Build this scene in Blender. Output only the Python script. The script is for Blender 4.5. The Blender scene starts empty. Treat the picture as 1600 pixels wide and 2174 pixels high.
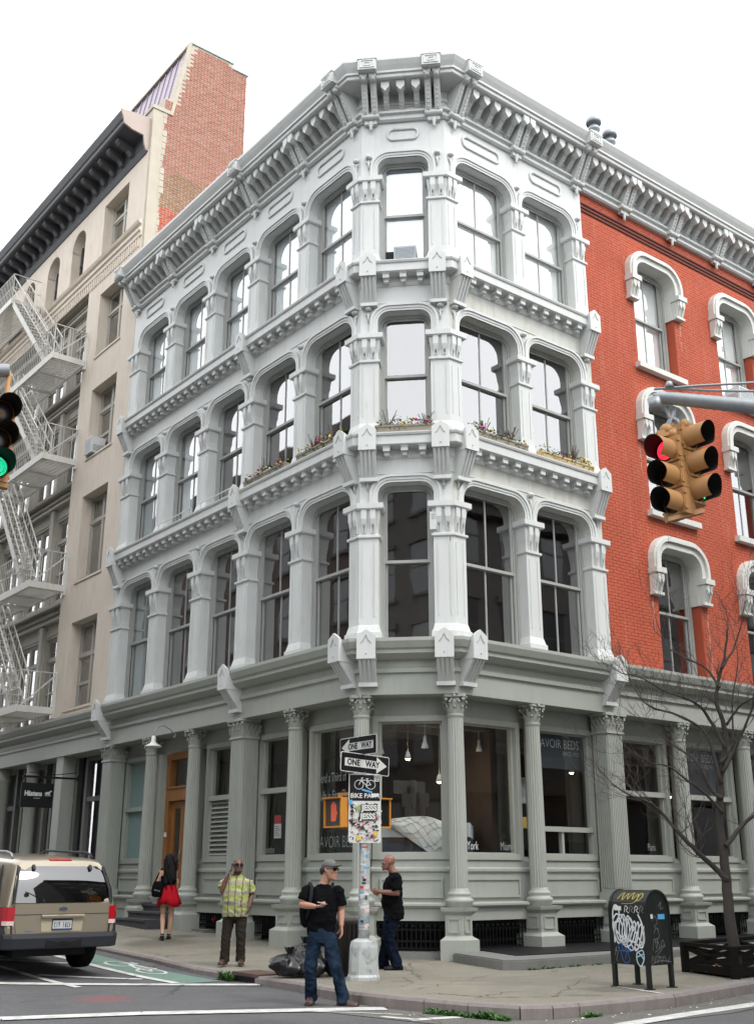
import bpy, math, random
from mathutils import Matrix, Vector, noise
R_ = math.radians
SC = bpy.context.scene
COL = SC.collection

# ------------------------------------------------------------------ camera, light, exposure
CAM_H = 1.47
cam_d = bpy.data.cameras.new("camera")
cam = bpy.data.objects.new("camera", cam_d)
COL.objects.link(cam)
cam.location = (0, 0, CAM_H)
cam.rotation_euler = (R_(90 + 18.236), 0, 0)
cam_d.sensor_fit = 'HORIZONTAL'
cam_d.sensor_width = 36.0
cam_d.lens = 2340.0 / 1600.0 * 36.0
cam_d.clip_start = 0.1
cam_d.clip_end = 2000
SC.camera = cam
SC.view_settings.view_transform = 'Standard'
SC.view_settings.look = 'None'
SC.view_settings.exposure = 0.22
SC.view_settings.gamma = 1.0
SC.view_settings.use_curve_mapping = False

SUN_EL, SUN_AZ = R_(52), R_(128)        # azimuth clockwise from +Y (the viewing direction)
world = bpy.data.worlds.new("World")
SC.world = world
world.use_nodes = True
wn, wl = world.node_tree.nodes, world.node_tree.links
wn.clear()
w_out = wn.new('ShaderNodeOutputWorld')
w_bg = wn.new('ShaderNodeBackground')
w_sky = wn.new('ShaderNodeTexSky')
w_sky.sky_type = 'NISHITA'
w_sky.sun_disc = False
w_sky.sun_elevation = SUN_EL
w_sky.sun_rotation = SUN_AZ
w_sky.air_density = 1.0
w_sky.dust_density = 5.0
w_sky.ozone_density = 1.0
w_hs = wn.new('ShaderNodeHueSaturation')   # an overcast sky: the blue is taken out and cloud evens it
w_hs.inputs['Saturation'].default_value = 0.12
w_mix = wn.new('ShaderNodeMix')
w_mix.data_type = 'RGBA'
w_mix.inputs[0].default_value = 0.80
w_mix.inputs[7].default_value = (21.0, 21.4, 22.0, 1)
w_bg.inputs['Strength'].default_value = 0.13
wl.new(w_sky.outputs[0], w_hs.inputs['Color'])
wl.new(w_hs.outputs[0], w_mix.inputs[6])
wl.new(w_mix.outputs[2], w_bg.inputs['Color'])
wl.new(w_bg.outputs[0], w_out.inputs['Surface'])

sun_d = bpy.data.lights.new("sun", 'SUN')
sun_d.energy = 1.5
sun_d.angle = R_(18)
sun_d.color = (1.0, 0.95, 0.87)
sun = bpy.data.objects.new("sun", sun_d)
COL.objects.link(sun)
_sd = Vector((math.sin(SUN_AZ) * math.cos(SUN_EL), math.cos(SUN_AZ) * math.cos(SUN_EL), math.sin(SUN_EL)))
sun.rotation_euler = (-_sd).to_track_quat('-Z', 'Y').to_euler()
sun.location = (30, -30, 60)

# ------------------------------------------------------------------ plan of the street corner
A = Vector((-0.318, 19.4067, 0))
B = Vector((1.3861, 19.2, 0))
dL = Vector((-0.61687, 0.78706, 0))
dR = Vector((0.78711, 0.61681, 0))
dC = Vector((0.99273, -0.12038, 0))
CW = 1.7166

def frame(o, x, y):
    m = Matrix.Identity(4)
    for i in range(3):
        m[i][0], m[i][1], m[i][2], m[i][3] = x[i], y[i], (0, 0, 1)[i], o[i]
    return m
FL = frame(A, -dL, dR)                       # x to the right along the wall, y into the building
FR = frame(B, dR, dL)
FC = frame(A, dC, Vector((0.12038, 0.99273, 0)))
FRM = {'L': FL, 'C': FC, 'R': FR}

def _sp(t):
    return 0.5 * (t + math.sqrt(t * t + 1))
def ground(x, y):
    """height of the road surface: the left street climbs, the right one hardly"""
    p = Vector((x, y, 0))
    return 0.045 * _sp((p - A).dot(dL) - 0.5) + 0.012 * _sp((p - B).dot(dR) - 0.5)

# ------------------------------------------------------------------ mesh helpers
I4 = Matrix.Identity(4)
WM = {}                                      # world matrix of each object

class MB:
    def __init__(s):
        s.v, s.f, s.m, s.sm = [], [], [], []
    def add(s, vs, fs, mi=0, smooth=False):
        b = len(s.v)
        s.v.extend(vs)
        for f in fs:
            s.f.append(tuple(i + b for i in f))
            s.m.append(mi)
            s.sm.append(smooth)
        return s
    def box(s, x0, x1, y0, y1, z0, z1, mi=0):
        return s.add([(x0, y0, z0), (x1, y0, z0), (x1, y1, z0), (x0, y1, z0), (x0, y0, z1), (x1, y0, z1), (x1, y1, z1), (x0, y1, z1)],
                     [(3, 2, 1, 0), (4, 5, 6, 7), (0, 1, 5, 4), (1, 2, 6, 5), (2, 3, 7, 6), (3, 0, 4, 7)], mi)
    def prism(s, lo, hi, mi=0, smooth=False, caps=True):
        """two rings of 3-D points joined"""
        n = len(lo)
        fs = [(i, (i + 1) % n, n + (i + 1) % n, n + i) for i in range(n)]
        s.add(list(lo) + list(hi), fs, mi, smooth)
        if caps:
            b = len(s.v) - 2 * n
            s.f.append(tuple(b + i for i in range(n - 1, -1, -1)))
            s.f.append(tuple(b + n + i for i in range(n)))
            s.m += [mi, mi]
            s.sm += [False, False]
        return s
    def xprof(s, prof, x0, x1, mi=0):
        """polygon of (y,z) extruded along x"""
        return s.prism([(x0, y, z) for y, z in prof], [(x1, y, z) for y, z in prof], mi)
    def yprof(s, prof, y0, y1, mi=0):
        """polygon of (x,z) extruded along y"""
        return s.prism([(x, y0, z) for x, z in prof], [(x, y1, z) for x, z in prof], mi)
    def zprof(s, prof, z0, z1, mi=0):
        return s.prism([(x, y, z0) for x, y in prof], [(x, y, z1) for x, y in prof], mi)
    def lathe(s, prof, c=(0, 0, 0), n=16, mi=0, smooth=True, axis='z', cap=True):
        """prof: list of (radius, height)"""
        rings = []
        for r, h in prof:
            ring = []
            for k in range(n):
                a = 2 * math.pi * k / n
                u, w = r * math.cos(a), r * math.sin(a)
                if axis == 'z':
                    ring.append((c[0] + u, c[1] + w, c[2] + h))
                elif axis == 'y':
                    ring.append((c[0] + u, c[1] + h, c[2] - w))
                else:
                    ring.append((c[0] + h, c[1] + u, c[2] + w))
            rings.append(ring)
        return s.rings(rings, mi, smooth, cap)
    def rings(s, rings, mi=0, smooth=True, cap=True, closed=True):
        n = len(rings[0])
        b = len(s.v)
        for r in rings:
            s.v.extend(r)
        m = n if closed else n - 1
        for j in range(len(rings) - 1):
            for k in range(m):
                k2 = (k + 1) % n
                s.f.append((b + j * n + k, b + j * n + k2, b + (j + 1) * n + k2, b + (j + 1) * n + k))
                s.m.append(mi)
                s.sm.append(smooth)
        if cap:
            s.f.append(tuple(b + k for k in range(n - 1, -1, -1)))
            s.f.append(tuple(b + (len(rings) - 1) * n + k for k in range(n)))
            s.m += [mi, mi]
            s.sm += [False, False]
        return s
    def tube(s, pts, r, n=8, mi=0, smooth=True, cap=True):
        """round bar through pts; r a number or one per point"""
        pts = [Vector(p) for p in pts]
        rs = r if isinstance(r, (list, tuple)) else [r] * len(pts)
        rings = []
        prev = None
        for i, p in enumerate(pts):
            t = (pts[min(i + 1, len(pts) - 1)] - pts[max(i - 1, 0)])
            t = t.normalized() if t.length > 1e-9 else Vector((0, 0, 1))
            if prev is None:
                u = t.orthogonal().normalized()
            else:
                u = prev - t * prev.dot(t)
                u = u.normalized() if u.length > 1e-6 else t.orthogonal().normalized()
            prev = u
            w = t.cross(u)
            rings.append([tuple(p + (u * math.cos(2 * math.pi * k / n) + w * math.sin(2 * math.pi * k / n)) * rs[i]) for k in range(n)])
        return s.rings(rings, mi, smooth, cap)
    def bar(s, p, q, w, h, mi=0, up=(0, 0, 1)):
        """rectangular bar from p to q"""
        p, q = Vector(p), Vector(q)
        t = (q - p).normalized()
        u = t.cross(Vector(up))
        u = u.normalized() if u.length > 1e-5 else t.orthogonal().normalized()
        v = u.cross(t)
        def ring(c):
            return [tuple(c + u * a * w / 2 + v * b * h / 2) for a, b in ((-1, -1), (1, -1), (1, 1), (-1, 1))]
        return s.prism(ring(p), ring(q), mi)
    def ball(s, c, r, n=10, mi=0, sc=(1, 1, 1)):
        rings = []
        m = max(4, n // 2 + 1)
        for j in range(1, m):
            a = math.pi * j / m
            rings.append([(c[0] + r * sc[0] * math.sin(a) * math.cos(2 * math.pi * k / n), c[1] + r * sc[1] * math.sin(a) * math.sin(2 * math.pi * k / n),
                           c[2] - r * sc[2] * math.cos(a)) for k in range(n)])
        return s.rings(rings, mi, True, True)
    def disc(s, c, r, n=20, mi=0, nrm='y', r2=None):
        pts = []
        for k in range(n):
            a = 2 * math.pi * k / n
            u, w = r * math.cos(a), (r2 or r) * math.sin(a)
            pts.append((c[0] + u, c[1], c[2] + w) if nrm == 'y' else (c[0] + u, c[1] + w, c[2]))
        return s.add(pts, [tuple(range(n))], mi)
    def map(s, fn):
        s.v = [tuple(fn(*v)) for v in s.v]
        return s
    def mesh(s, name, mats):
        me = bpy.data.meshes.new(name)
        me.from_pydata([tuple(v) for v in s.v], [], s.f)
        if not isinstance(mats, (list, tuple)):
            mats = [mats]
        for m in mats:
            me.materials.append(m)
        me.polygons.foreach_set('material_index', s.m)
        me.polygons.foreach_set('use_smooth', s.sm)
        me.update()
        return me
    def part(s, name, mats, parent=None, M=I4, label=None, kind=None, fix=True):
        me = s.mesh(name, mats)
        if fix:
            fix_normals(me)
        return link(name, me, parent, M, label, kind)

import bmesh
def fix_normals(me):
    bm = bmesh.new()
    bm.from_mesh(me)
    bmesh.ops.recalc_face_normals(bm, faces=bm.faces)
    bm.to_mesh(me)
    bm.free()

def link(name, data, parent=None, M=I4, label=None, kind=None):
    o = bpy.data.objects.new(name, data)
    COL.objects.link(o)
    if parent is not None:
        o.parent = parent
        o.matrix_basis = WM[parent.name].inverted() @ M
    else:
        o.matrix_basis = M
    WM[o.name] = M.copy()
    if label:
        o['label'] = label
    if kind:
        o['kind'] = kind
    return o

def thing(name, label, cat, loc=(0, 0, 0), group=None, M=None, data=None):
    o = link(name, data, None, M if M is not None else Matrix.Translation(Vector(loc)))
    o['label'] = label
    o['category'] = cat
    if group:
        o['group'] = group
    return o
def tag(o, label, cat, group=None):
    o['label'] = label
    o['category'] = cat
    if group:
        o['group'] = group
    return o
def structure(o):
    o['kind'] = 'structure'
    return o
def T(x, y, z):
    return Matrix.Translation((x, y, z))
def RZ(a):
    return Matrix.Rotation(a, 4, 'Z')

# plan polylines: offsets with mitres
def offs(pts, o):
    """offset a plan polyline to its right-hand (outer) side, walking left to right seen from outside"""
    pts = [Vector((p[0], p[1])) for p in pts]
    ns = []
    for i in range(len(pts) - 1):
        d = (pts[i + 1] - pts[i]).normalized()
        ns.append(Vector((d.y, -d.x)))
    out = []
    for i, p in enumerate(pts):
        if i == 0:
            m = ns[0]
        elif i == len(pts) - 1:
            m = ns[-1]
        else:
            m = (ns[i - 1] + ns[i])
            m = m / (1 + ns[i - 1].dot(ns[i]))
        out.append(p + m * o)
    return out
def sweep(mb, pts, prof, mi=0, ends=True):
    """closed profile of (out, z) carried along a plan polyline"""
    rings = []
    cache = {}
    for o, z in prof:
        if o not in cache:
            cache[o] = offs(pts, o)
    for i in range(len(pts)):
        rings.append([(cache[o][i].x, cache[o][i].y, z) for o, z in prof])
    return mb.rings(rings, mi, False, ends)
def ext(pts, o):
    """lengthen both ends of a polyline by o"""
    pts = [Vector((p[0], p[1])) for p in pts]
    d0 = (pts[1] - pts[0]).normalized()
    d1 = (pts[-1] - pts[-2]).normalized()
    return [pts[0] - d0 * o] + pts[1:-1] + [pts[-1] + d1 * o]
def stack(mb, pts, secs, depth, mi=0):
    """a shaft built on a plan polyline: secs = (out, z) up the height; back stays at depth"""
    rings = []
    for o, z in secs:
        e = ext(pts, o)
        fr = offs(e, o)
        bk = offs(e, -depth)
        rings.append([(p.x, p.y, z) for p in fr] + [(p.x, p.y, z) for p in reversed(bk)])
    return mb.rings(rings, mi, False, True)
def arch_pts(x0, x1, zb, crown, r, o=0.0, n=7):
    """inverted-U contour from (x0,zb) over the crown to (x1,zb), pushed outward by o"""
    r = min(r, (x1 - x0) / 2 - 0.01)
    p = [(x0 - o, zb)]
    for k in range(n):
        a = math.pi - (math.pi / 2) * k / (n - 1)
        p.append((x0 + r + (r + o) * math.cos(a), crown - r + (r + o) * math.sin(a)))
    for k in range(n):
        a = math.pi / 2 - (math.pi / 2) * k / (n - 1)
        p.append((x1 - r + (r + o) * math.cos(a), crown - r + (r + o) * math.sin(a)))
    p.append((x1 + o, zb))
    return p
def ring_between(mb, inner, outer, y0, y1, mi=0):
    """band between two open contours of the same count, from y0 (front) to y1"""
    n = len(inner)
    vs = [(x, y0, z) for x, z in inner] + [(x, y0, z) for x, z in outer] + [(x, y1, z) for x, z in inner] + [(x, y1, z) for x, z in outer]
    fs = []
    for i in range(n - 1):
        fs += [(i, i + 1, n + i + 1, n + i), (i, 2 * n + i, 2 * n + i + 1, i + 1), (n + i, n + i + 1, 3 * n + i + 1, 3 * n + i)]
    fs += [(0, n, 3 * n, 2 * n), (n - 1, 3 * n - 1, 4 * n - 1, 2 * n - 1)]
    return mb.add(vs, fs, mi)
def frame_box(mb, x0, x1, z0, z1, w, y0, y1, mi=0):
    mb.box(x0, x0 + w, y0, y1, z0, z1, mi)
    mb.box(x1 - w, x1, y0, y1, z0, z1, mi)
    mb.box(x0 + w, x1 - w, y0, y1, z0, z0 + w, mi)
    mb.box(x0 + w, x1 - w, y0, y1, z1 - w, z1, mi)
    return mb
def text_mesh(s, size, bold=0.0, align='CENTER', depth=0.0, xs=1.0):
    """lettering as a flat mesh in the x-z plane"""
    cu = bpy.data.curves.new('lettering', 'FONT')
    cu.body = s
    cu.size = size
    cu.align_x = align
    cu.align_y = 'CENTER'
    cu.offset = bold
    cu.extrude = depth
    cu.resolution_u = 3
    ob = bpy.data.objects.new('lettering', cu)
    COL.objects.link(ob)
    me = bpy.data.meshes.new_from_object(ob.evaluated_get(bpy.context.evaluated_depsgraph_get()))
    bpy.data.objects.remove(ob)
    bpy.data.curves.remove(cu)
    me.transform(Matrix.Scale(xs, 4, (1, 0, 0)))
    me.transform(Matrix.Rotation(math.pi / 2, 4, 'X'))
    return me
def lettering(s, size, mat, parent, M, bold=0.0, align='CENTER', xs=1.0, name='lettering'):
    me = text_mesh(s, size, bold, align, 0.0, xs)
    me.materials.append(mat)
    return link(name, me, parent, M)

# ------------------------------------------------------------------ materials
def new_mat(name):
    m = bpy.data.materials.new(name)
    m.use_nodes = True
    nt = m.node_tree
    return m, nt.nodes, nt.links, nt.nodes['Principled BSDF']
def mat(name, col, rough=0.6, metal=0.0, vary=0.10, scale=3.0, grime=0.0, gcol=(0.10, 0.09, 0.07), bump=0.0, bscale=40.0, spec=0.5, stretch=1.0, coat=0.0, rust=0.0):
    """plain stuff with uneven colour: broad noise, vertical streaks of grime, fine bump"""
    m, n, l, b = new_mat(name)
    b.inputs['Roughness'].default_value = rough
    b.inputs['Metallic'].default_value = metal
    b.inputs['Specular IOR Level'].default_value = spec
    b.inputs['Coat Weight'].default_value = coat
    geo = n.new('ShaderNodeNewGeometry')
    nz = n.new('ShaderNodeTexNoise')
    nz.inputs['Scale'].default_value = scale
    nz.inputs['Detail'].default_value = 4
    l.new(geo.outputs['Position'], nz.inputs['Vector'])
    mx = n.new('ShaderNodeMix')
    mx.data_type = 'RGBA'
    c = Vector(col) * (0.86 if max(col) > .1 else 1.0)
    mx.inputs[6].default_value = (*(c * (1 - vary)), 1)
    mx.inputs[7].default_value = (*(c * (1 + vary)), 1)
    l.new(nz.outputs[0], mx.inputs[0])
    last = mx.outputs[2]
    if grime > 0:
        mp = n.new('ShaderNodeMapping')
        mp.inputs['Scale'].default_value = (5, 5, 0.7 * stretch)
        l.new(geo.outputs['Position'], mp.inputs['Vector'])
        n2 = n.new('ShaderNodeTexNoise')
        n2.inputs['Scale'].default_value = 1.6
        n2.inputs['Detail'].default_value = 6
        n2.inputs['Roughness'].default_value = 0.65
        l.new(mp.outputs[0], n2.inputs['Vector'])
        rp = n.new('ShaderNodeMapRange')
        rp.inputs[1].default_value = 0.50
        rp.inputs[2].default_value = 0.78
        rp.inputs[3].default_value = 0.0
        rp.inputs[4].default_value = grime
        l.new(n2.outputs[0], rp.inputs[0])
        m2 = n.new('ShaderNodeMix')
        m2.data_type = 'RGBA'
        m2.inputs[7].default_value = (*gcol, 1)
        l.new(rp.outputs[0], m2.inputs[0])
        l.new(last, m2.inputs[6])
        last = m2.outputs[2]
    if rust > 0:
        mp = n.new('ShaderNodeMapping')
        mp.inputs['Scale'].default_value = (3.1, 3.1, 0.55)
        l.new(geo.outputs['Position'], mp.inputs['Vector'])
        n4 = n.new('ShaderNodeTexNoise')
        n4.inputs['Scale'].default_value = 2.4
        n4.inputs['Detail'].default_value = 9
        n4.inputs['Roughness'].default_value = 0.72
        l.new(mp.outputs[0], n4.inputs['Vector'])
        r4 = n.new('ShaderNodeMapRange')
        r4.inputs[1].default_value = 0.60
        r4.inputs[2].default_value = 0.74
        r4.inputs[4].default_value = rust
        l.new(n4.outputs[0], r4.inputs[0])
        m4 = n.new('ShaderNodeMix')
        m4.data_type = 'RGBA'
        m4.inputs[7].default_value = (0.33, 0.24, 0.14, 1)
        l.new(r4.outputs[0], m4.inputs[0])
        l.new(last, m4.inputs[6])
        last = m4.outputs[2]
    l.new(last, b.inputs['Base Color'])
    if bump > 0:
        n3 = n.new('ShaderNodeTexNoise')
        n3.inputs['Scale'].default_value = bscale
        n3.inputs['Detail'].default_value = 5
        l.new(geo.outputs['Position'], n3.inputs['Vector'])
        bp = n.new('ShaderNodeBump')
        bp.inputs['Strength'].default_value = bump
        bp.inputs['Distance'].default_value = 0.01
        l.new(n3.outputs[0], bp.inputs['Height'])
        l.new(bp.outputs[0], b.inputs['Normal'])
    return m
def glass(name, tint=(0.95, 0.97, 0.97), ior=1.9, wavy=0.004, base=0.04):
    m, n, l, b = new_mat(name)
    n.remove(b)
    out = n['Material Output']
    tr = n.new('ShaderNodeBsdfTransparent')
    tr.inputs[0].default_value = (*tint, 1)
    gl = n.new('ShaderNodeBsdfGlossy')
    gl.inputs['Roughness'].default_value = 0.02
    gl.inputs['Color'].default_value = (1, 1, 1, 1)
    fr = n.new('ShaderNodeFresnel')
    g0 = n.new('ShaderNodeNewGeometry')      # a pane is thin: both its faces mirror alike
    mi_ = n.new('ShaderNodeMix')
    mi_.inputs[2].default_value = ior
    mi_.inputs[3].default_value = 1.0 / ior
    l.new(g0.outputs['Backfacing'], mi_.inputs[0])
    l.new(mi_.outputs[0], fr.inputs['IOR'])
    ad = n.new('ShaderNodeMath')
    ad.operation = 'ADD'
    ad.inputs[1].default_value = base
    ad.use_clamp = True
    mx = n.new('ShaderNodeMixShader')
    geo = n.new('ShaderNodeNewGeometry')
    nz = n.new('ShaderNodeTexNoise')
    nz.inputs['Scale'].default_value = 1.3
    nz.inputs['Detail'].default_value = 1
    bp = n.new('ShaderNodeBump')
    bp.inputs['Strength'].default_value = wavy * 10
    bp.inputs['Distance'].default_value = 0.05
    l.new(geo.outputs['Position'], nz.inputs['Vector'])
    l.new(nz.outputs[0], bp.inputs['Height'])
    l.new(bp.outputs[0], gl.inputs['Normal'])
    l.new(fr.outputs[0], ad.inputs[0])
    l.new(ad.outputs[0], mx.inputs[0])
    l.new(tr.outputs[0], mx.inputs[1])
    l.new(gl.outputs[0], mx.inputs[2])
    l.new(mx.outputs[0], out.inputs['Surface'])
    return m
def emit(name, col, strength):
    m, n, l, b = new_mat(name)
    b.inputs['Base Color'].default_value = (*col, 1)
    b.inputs['Emission Color'].default_value = (*col, 1)
    b.inputs['Emission Strength'].default_value = strength
    return m
RUST = (0.20, 0.12, 0.06)
M_iron = mat('grey_painted_iron', (0.66, 0.68, 0.665), 0.5, vary=0.08, scale=1.2, grime=0.32, gcol=(0.38, 0.36, 0.31), bump=0.08, bscale=25, rust=0.30)
M_iron_low = mat('shaded_grey_green_iron', (0.395, 0.415, 0.375), 0.5, vary=0.09, scale=1.5, grime=0.30, gcol=(0.22, 0.21, 0.18), bump=0.08, bscale=25, rust=0.22)  # same grey paint as upstairs, street shade mixed into its darker tone
M_iron_dirty = mat('stained_painted_iron', (0.60, 0.61, 0.57), 0.6, vary=0.10, scale=2.0, grime=0.75, gcol=(0.40, 0.33, 0.20), bump=0.1)
M_frame = mat('window_frame_paint', (0.40, 0.41, 0.39), 0.5, vary=0.08, grime=0.3, gcol=(0.2, 0.18, 0.15))
M_glass = glass('window_glass', ior=2.1, base=0.16)
M_shopglass = glass('shop_glass', ior=1.75, base=0.03, wavy=0.004)
M_dark = mat('dark_room', (0.05, 0.045, 0.04), 0.9)
M_darkmetal = mat('dark_metal', (0.03, 0.03, 0.03), 0.5, vary=0.3, spec=0.2)
M_black = mat('black_paint', (0.011, 0.011, 0.012), 0.5, vary=0.3, spec=0.15)
M_white = mat('white_paint', (0.75, 0.76, 0.74), 0.5, vary=0.05)
M_blind = mat('roller_blind', (0.92, 0.93, 0.93), 0.9, vary=0.03)
M_curtain = mat('sheer_curtain', (0.88, 0.92, 0.93), 0.9, vary=0.06)
M_redpaint = mat('red_painted_brick', (0.48, 0.088, 0.038), 0.8, vary=0.22, scale=1.3, grime=0.42, gcol=(0.50, 0.19, 0.12), bump=0.3, bscale=60)
M_redmortar = mat('red_painted_mortar', (0.42, 0.078, 0.034), 0.85, vary=0.12)
M_hood = mat('white_painted_hood', (0.66, 0.67, 0.63), 0.5, vary=0.06, grime=0.35, gcol=(0.4, 0.37, 0.28))
M_beige = mat('beige_stucco', (0.73, 0.645, 0.545), 0.85, vary=0.10, scale=0.8, grime=0.45, gcol=(0.34, 0.28, 0.23), bump=0.15, bscale=50)
M_sandframe = mat('beige_window_frame', (0.45, 0.43, 0.38), 0.6, vary=0.08)
M_cornice2 = mat('dark_cornice_paint', (0.050, 0.052, 0.058), 0.6, vary=0.15, grime=0.3)
M_cornice_end = mat('pinkish_cornice_return', (0.48, 0.40, 0.35), 0.8, vary=0.1)
M_escape = mat('pale_fire_escape_paint', (0.66, 0.65, 0.60), 0.55, vary=0.1, grime=0.3, gcol=(0.25, 0.2, 0.15))
M_brick = mat('weathered_brick', (0.40, 0.165, 0.115), 0.85, vary=0.28, scale=9, grime=0.35, gcol=(0.28, 0.18, 0.11), bump=0.3, bscale=70)
M_mortar = mat('pale_mortar', (0.56, 0.50, 0.42), 0.9, vary=0.15, grime=0.3)
M_sooty = mat('sooty_brown_brick', (0.32, 0.17, 0.095), 0.9, vary=0.30, scale=9, bump=0.3, bscale=70)
M_metalroof = mat('violet_grey_seamed_metal', (0.36, 0.31, 0.37), 0.45, metal=0.3, vary=0.06)
M_palestone = mat('pale_parapet_stone', (0.52, 0.47, 0.385), 0.85, vary=0.12, grime=0.4, gcol=(0.35, 0.28, 0.2))
M_copper = mat('green_coping_metal', (0.42, 0.55, 0.50), 0.5, vary=0.1)
M_wood = mat('varnished_oak', (0.31, 0.135, 0.040), 0.35, vary=0.25, scale=6, stretch=0.3)
M_stone = mat('bluestone_step', (0.20, 0.20, 0.19), 0.85, vary=0.15, scale=5, grime=0.4, bump=0.25)
M_darkstep = mat('dark_stair_tread', (0.045, 0.045, 0.05), 0.7, vary=0.2)
M_yellow = mat('ochre_signal_paint', (0.42, 0.215, 0.075), 0.55, vary=0.12, grime=0.2, gcol=(0.25, 0.13, 0.05))
M_orange = mat('orange_signal_paint', (0.60, 0.25, 0.03), 0.5, vary=0.10)
M_galv = mat('galvanised_steel', (0.34, 0.37, 0.39), 0.5, metal=0.5, vary=0.12, grime=0.25)
M_silver = mat('flaking_silver_paint', (0.52, 0.55, 0.54), 0.45, metal=0.25, vary=0.15, scale=8, grime=0.9, gcol=(0.10, 0.08, 0.06), stretch=6)
M_bark = mat('dark_bark', (0.038, 0.032, 0.028), 0.9, vary=0.35, scale=15, bump=0.5, bscale=60)
M_twig = mat('grey_twig_bark', (0.060, 0.048, 0.043), 0.85, vary=0.3, scale=15)
M_leaf = mat('weed_green', (0.06, 0.16, 0.03), 0.7, vary=0.4, scale=12)
M_leaf2 = mat('flower_leaf', (0.09, 0.17, 0.05), 0.7, vary=0.4, scale=12)
M_spike = mat('dark_spike_leaf', (0.10, 0.07, 0.06), 0.7, vary=0.3)
M_pink = mat('pink_petal', (0.55, 0.05, 0.22), 0.7, vary=0.2)
M_yellowp = mat('yellow_petal', (0.65, 0.50, 0.05), 0.7, vary=0.2)
M_whitep = mat('white_petal', (0.75, 0.72, 0.62), 0.7)
M_planter = mat('bare_wood_planter', (0.30, 0.265, 0.21), 0.8, vary=0.2, grime=0.3)
M_trashbag = mat('black_plastic_bag', (0.010, 0.010, 0.012), 0.30, vary=0.2, bump=0.4, bscale=14)
# ------------------------------------------------------------------ the grey corner building
def W(f, x, y=0.0):
    v = FRM[f] @ Vector((x, y, 0))
    return (v.x, v.y)
corner = thing('corner_building', 'grey cast iron corner building with red brick side and bracketed roof cornice', 'building', (0.5, 19.5, 0.14))
LEND, REND = -10.42, 15.2
PATH = [W('L', LEND), W('L', 0), W('R', 0), W('R', REND)]
PATH_IRON = [W('L', LEND), W('L', 0), W('R', 0), W('R', 4.15)]
PIL = {'L': [(-10.415, -9.915), (-8.32, -7.90), (-6.264, -5.852), (-4.285, -3.866), (-2.239, -1.861)], 'R': [(1.88, 2.20), (3.77, 4.14)]}
OPEN = {'L': [(-9.915, -8.32), (-7.90, -6.264), (-5.852, -4.285), (-3.866, -2.239), (-1.861, -0.27)], 'C': [(0.335, 1.38)], 'R': [(0.27, 1.88), (2.20, 3.77)]}
EDGE = {'L': [-10.415, -8.11, -6.058, -4.076, -2.05, 0.0], 'C': [0.0, CW], 'R': [0.0, 2.04, 4.14]}
FLOORS = [dict(base=5.42, neck=7.33, ab=8.00, crown=8.42, top=8.90), dict(base=9.32, neck=10.88, ab=11.50, crown=12.00, top=12.56),
          dict(base=12.98, neck=14.46, ab=15.08, crown=15.55, top=16.45)]

def prongs(mb, p0, p1, ztop, zneck, n):
    """leaf blocks under an abacus along one straight face p0-p1 (plan)"""
    p0, p1 = Vector(p0), Vector(p1)
    d = (p1 - p0)
    ln = d.length
    d.normalize()
    nr = Vector((d.y, -d.x))
    for k in range(n):
        c = p0 + d * (ln * (k + 0.5) / n)
        w = min(0.052, ln / n * 0.36)
        zb = ztop - 0.17
        zt = ztop - 0.31
        for o, hw, a, b in ((0.085, w, zb, ztop),):
            q = [c - d * hw + nr * o, c + d * hw + nr * o, c + d * hw - nr * 0.02, c - d * hw - nr * 0.02]
            mb.prism([(v.x, v.y, a) for v in q], [(v.x, v.y, b) for v in q])
        q = [c - d * w + nr * 0.085, c + d * w + nr * 0.085, c + d * w, c - d * w]
        tip = c + nr * 0.055
        b = len(mb.v)
        mb.add([(v.x, v.y, zb) for v in q] + [(tip.x, tip.y, zt)], [(1, 0, 4), (2, 1, 4), (3, 2, 4), (0, 3, 4)])
        for s in (-1, 1):                    # two slim stems running down to the neck
            e0 = c + d * s * w * 0.75 + nr * 0.055
            e1 = c + d * s * w * 0.45 + nr * 0.012
            mb.bar((e0.x, e0.y, zb), (e1.x, e1.y, zneck + 0.03), 0.022, 0.05, 0, (nr.x, nr.y, 0))

def pilaster(path, F, n):
    b, nk, ab = F['base'], F['neck'], F['ab']
    mb = MB()
    stack(mb, path, [(0.075, b), (0.075, b + 0.16), (0.055, b + 0.17), (0.03, b + 0.27), (0.02, b + 0.30), (0.02, nk)], 0.30)
    cap = MB()
    stack(cap, path, [(0.03, nk), (0.055, nk + 0.02), (0.055, nk + 0.06), (0.02, nk + 0.075), (0.012, nk + 0.08), (0.012, nk + 0.22), (0.035, ab - 0.24), (0.05, ab - 0.125)], 0.30)
    stack(cap, path, [(0.085, ab - 0.125), (0.11, ab - 0.10), (0.11, ab)], 0.30)
    pp = [Vector(p) for p in path]
    for i in range(len(pp) - 1):
        prongs(cap, pp[i], pp[i + 1], ab - 0.125, nk + 0.08, n)
        # raised panel on the shaft
        d = (pp[i + 1] - pp[i]).normalized()
        nr = Vector((d.y, -d.x))
        for s in (0, 1):
            e = (pp[i] + d * 0.055) if s == 0 else (pp[i + 1] - d * 0.055)
            e = e + nr * 0.02
            mb.bar((e.x, e.y, b + 0.45), (e.x, e.y, nk - 0.10), 0.018, 0.024, 0, (nr.x, nr.y, 0))
    o = mb.part('pilaster', M_iron, corner)
    cap.part('capital', M_iron, o)
    return o

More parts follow.
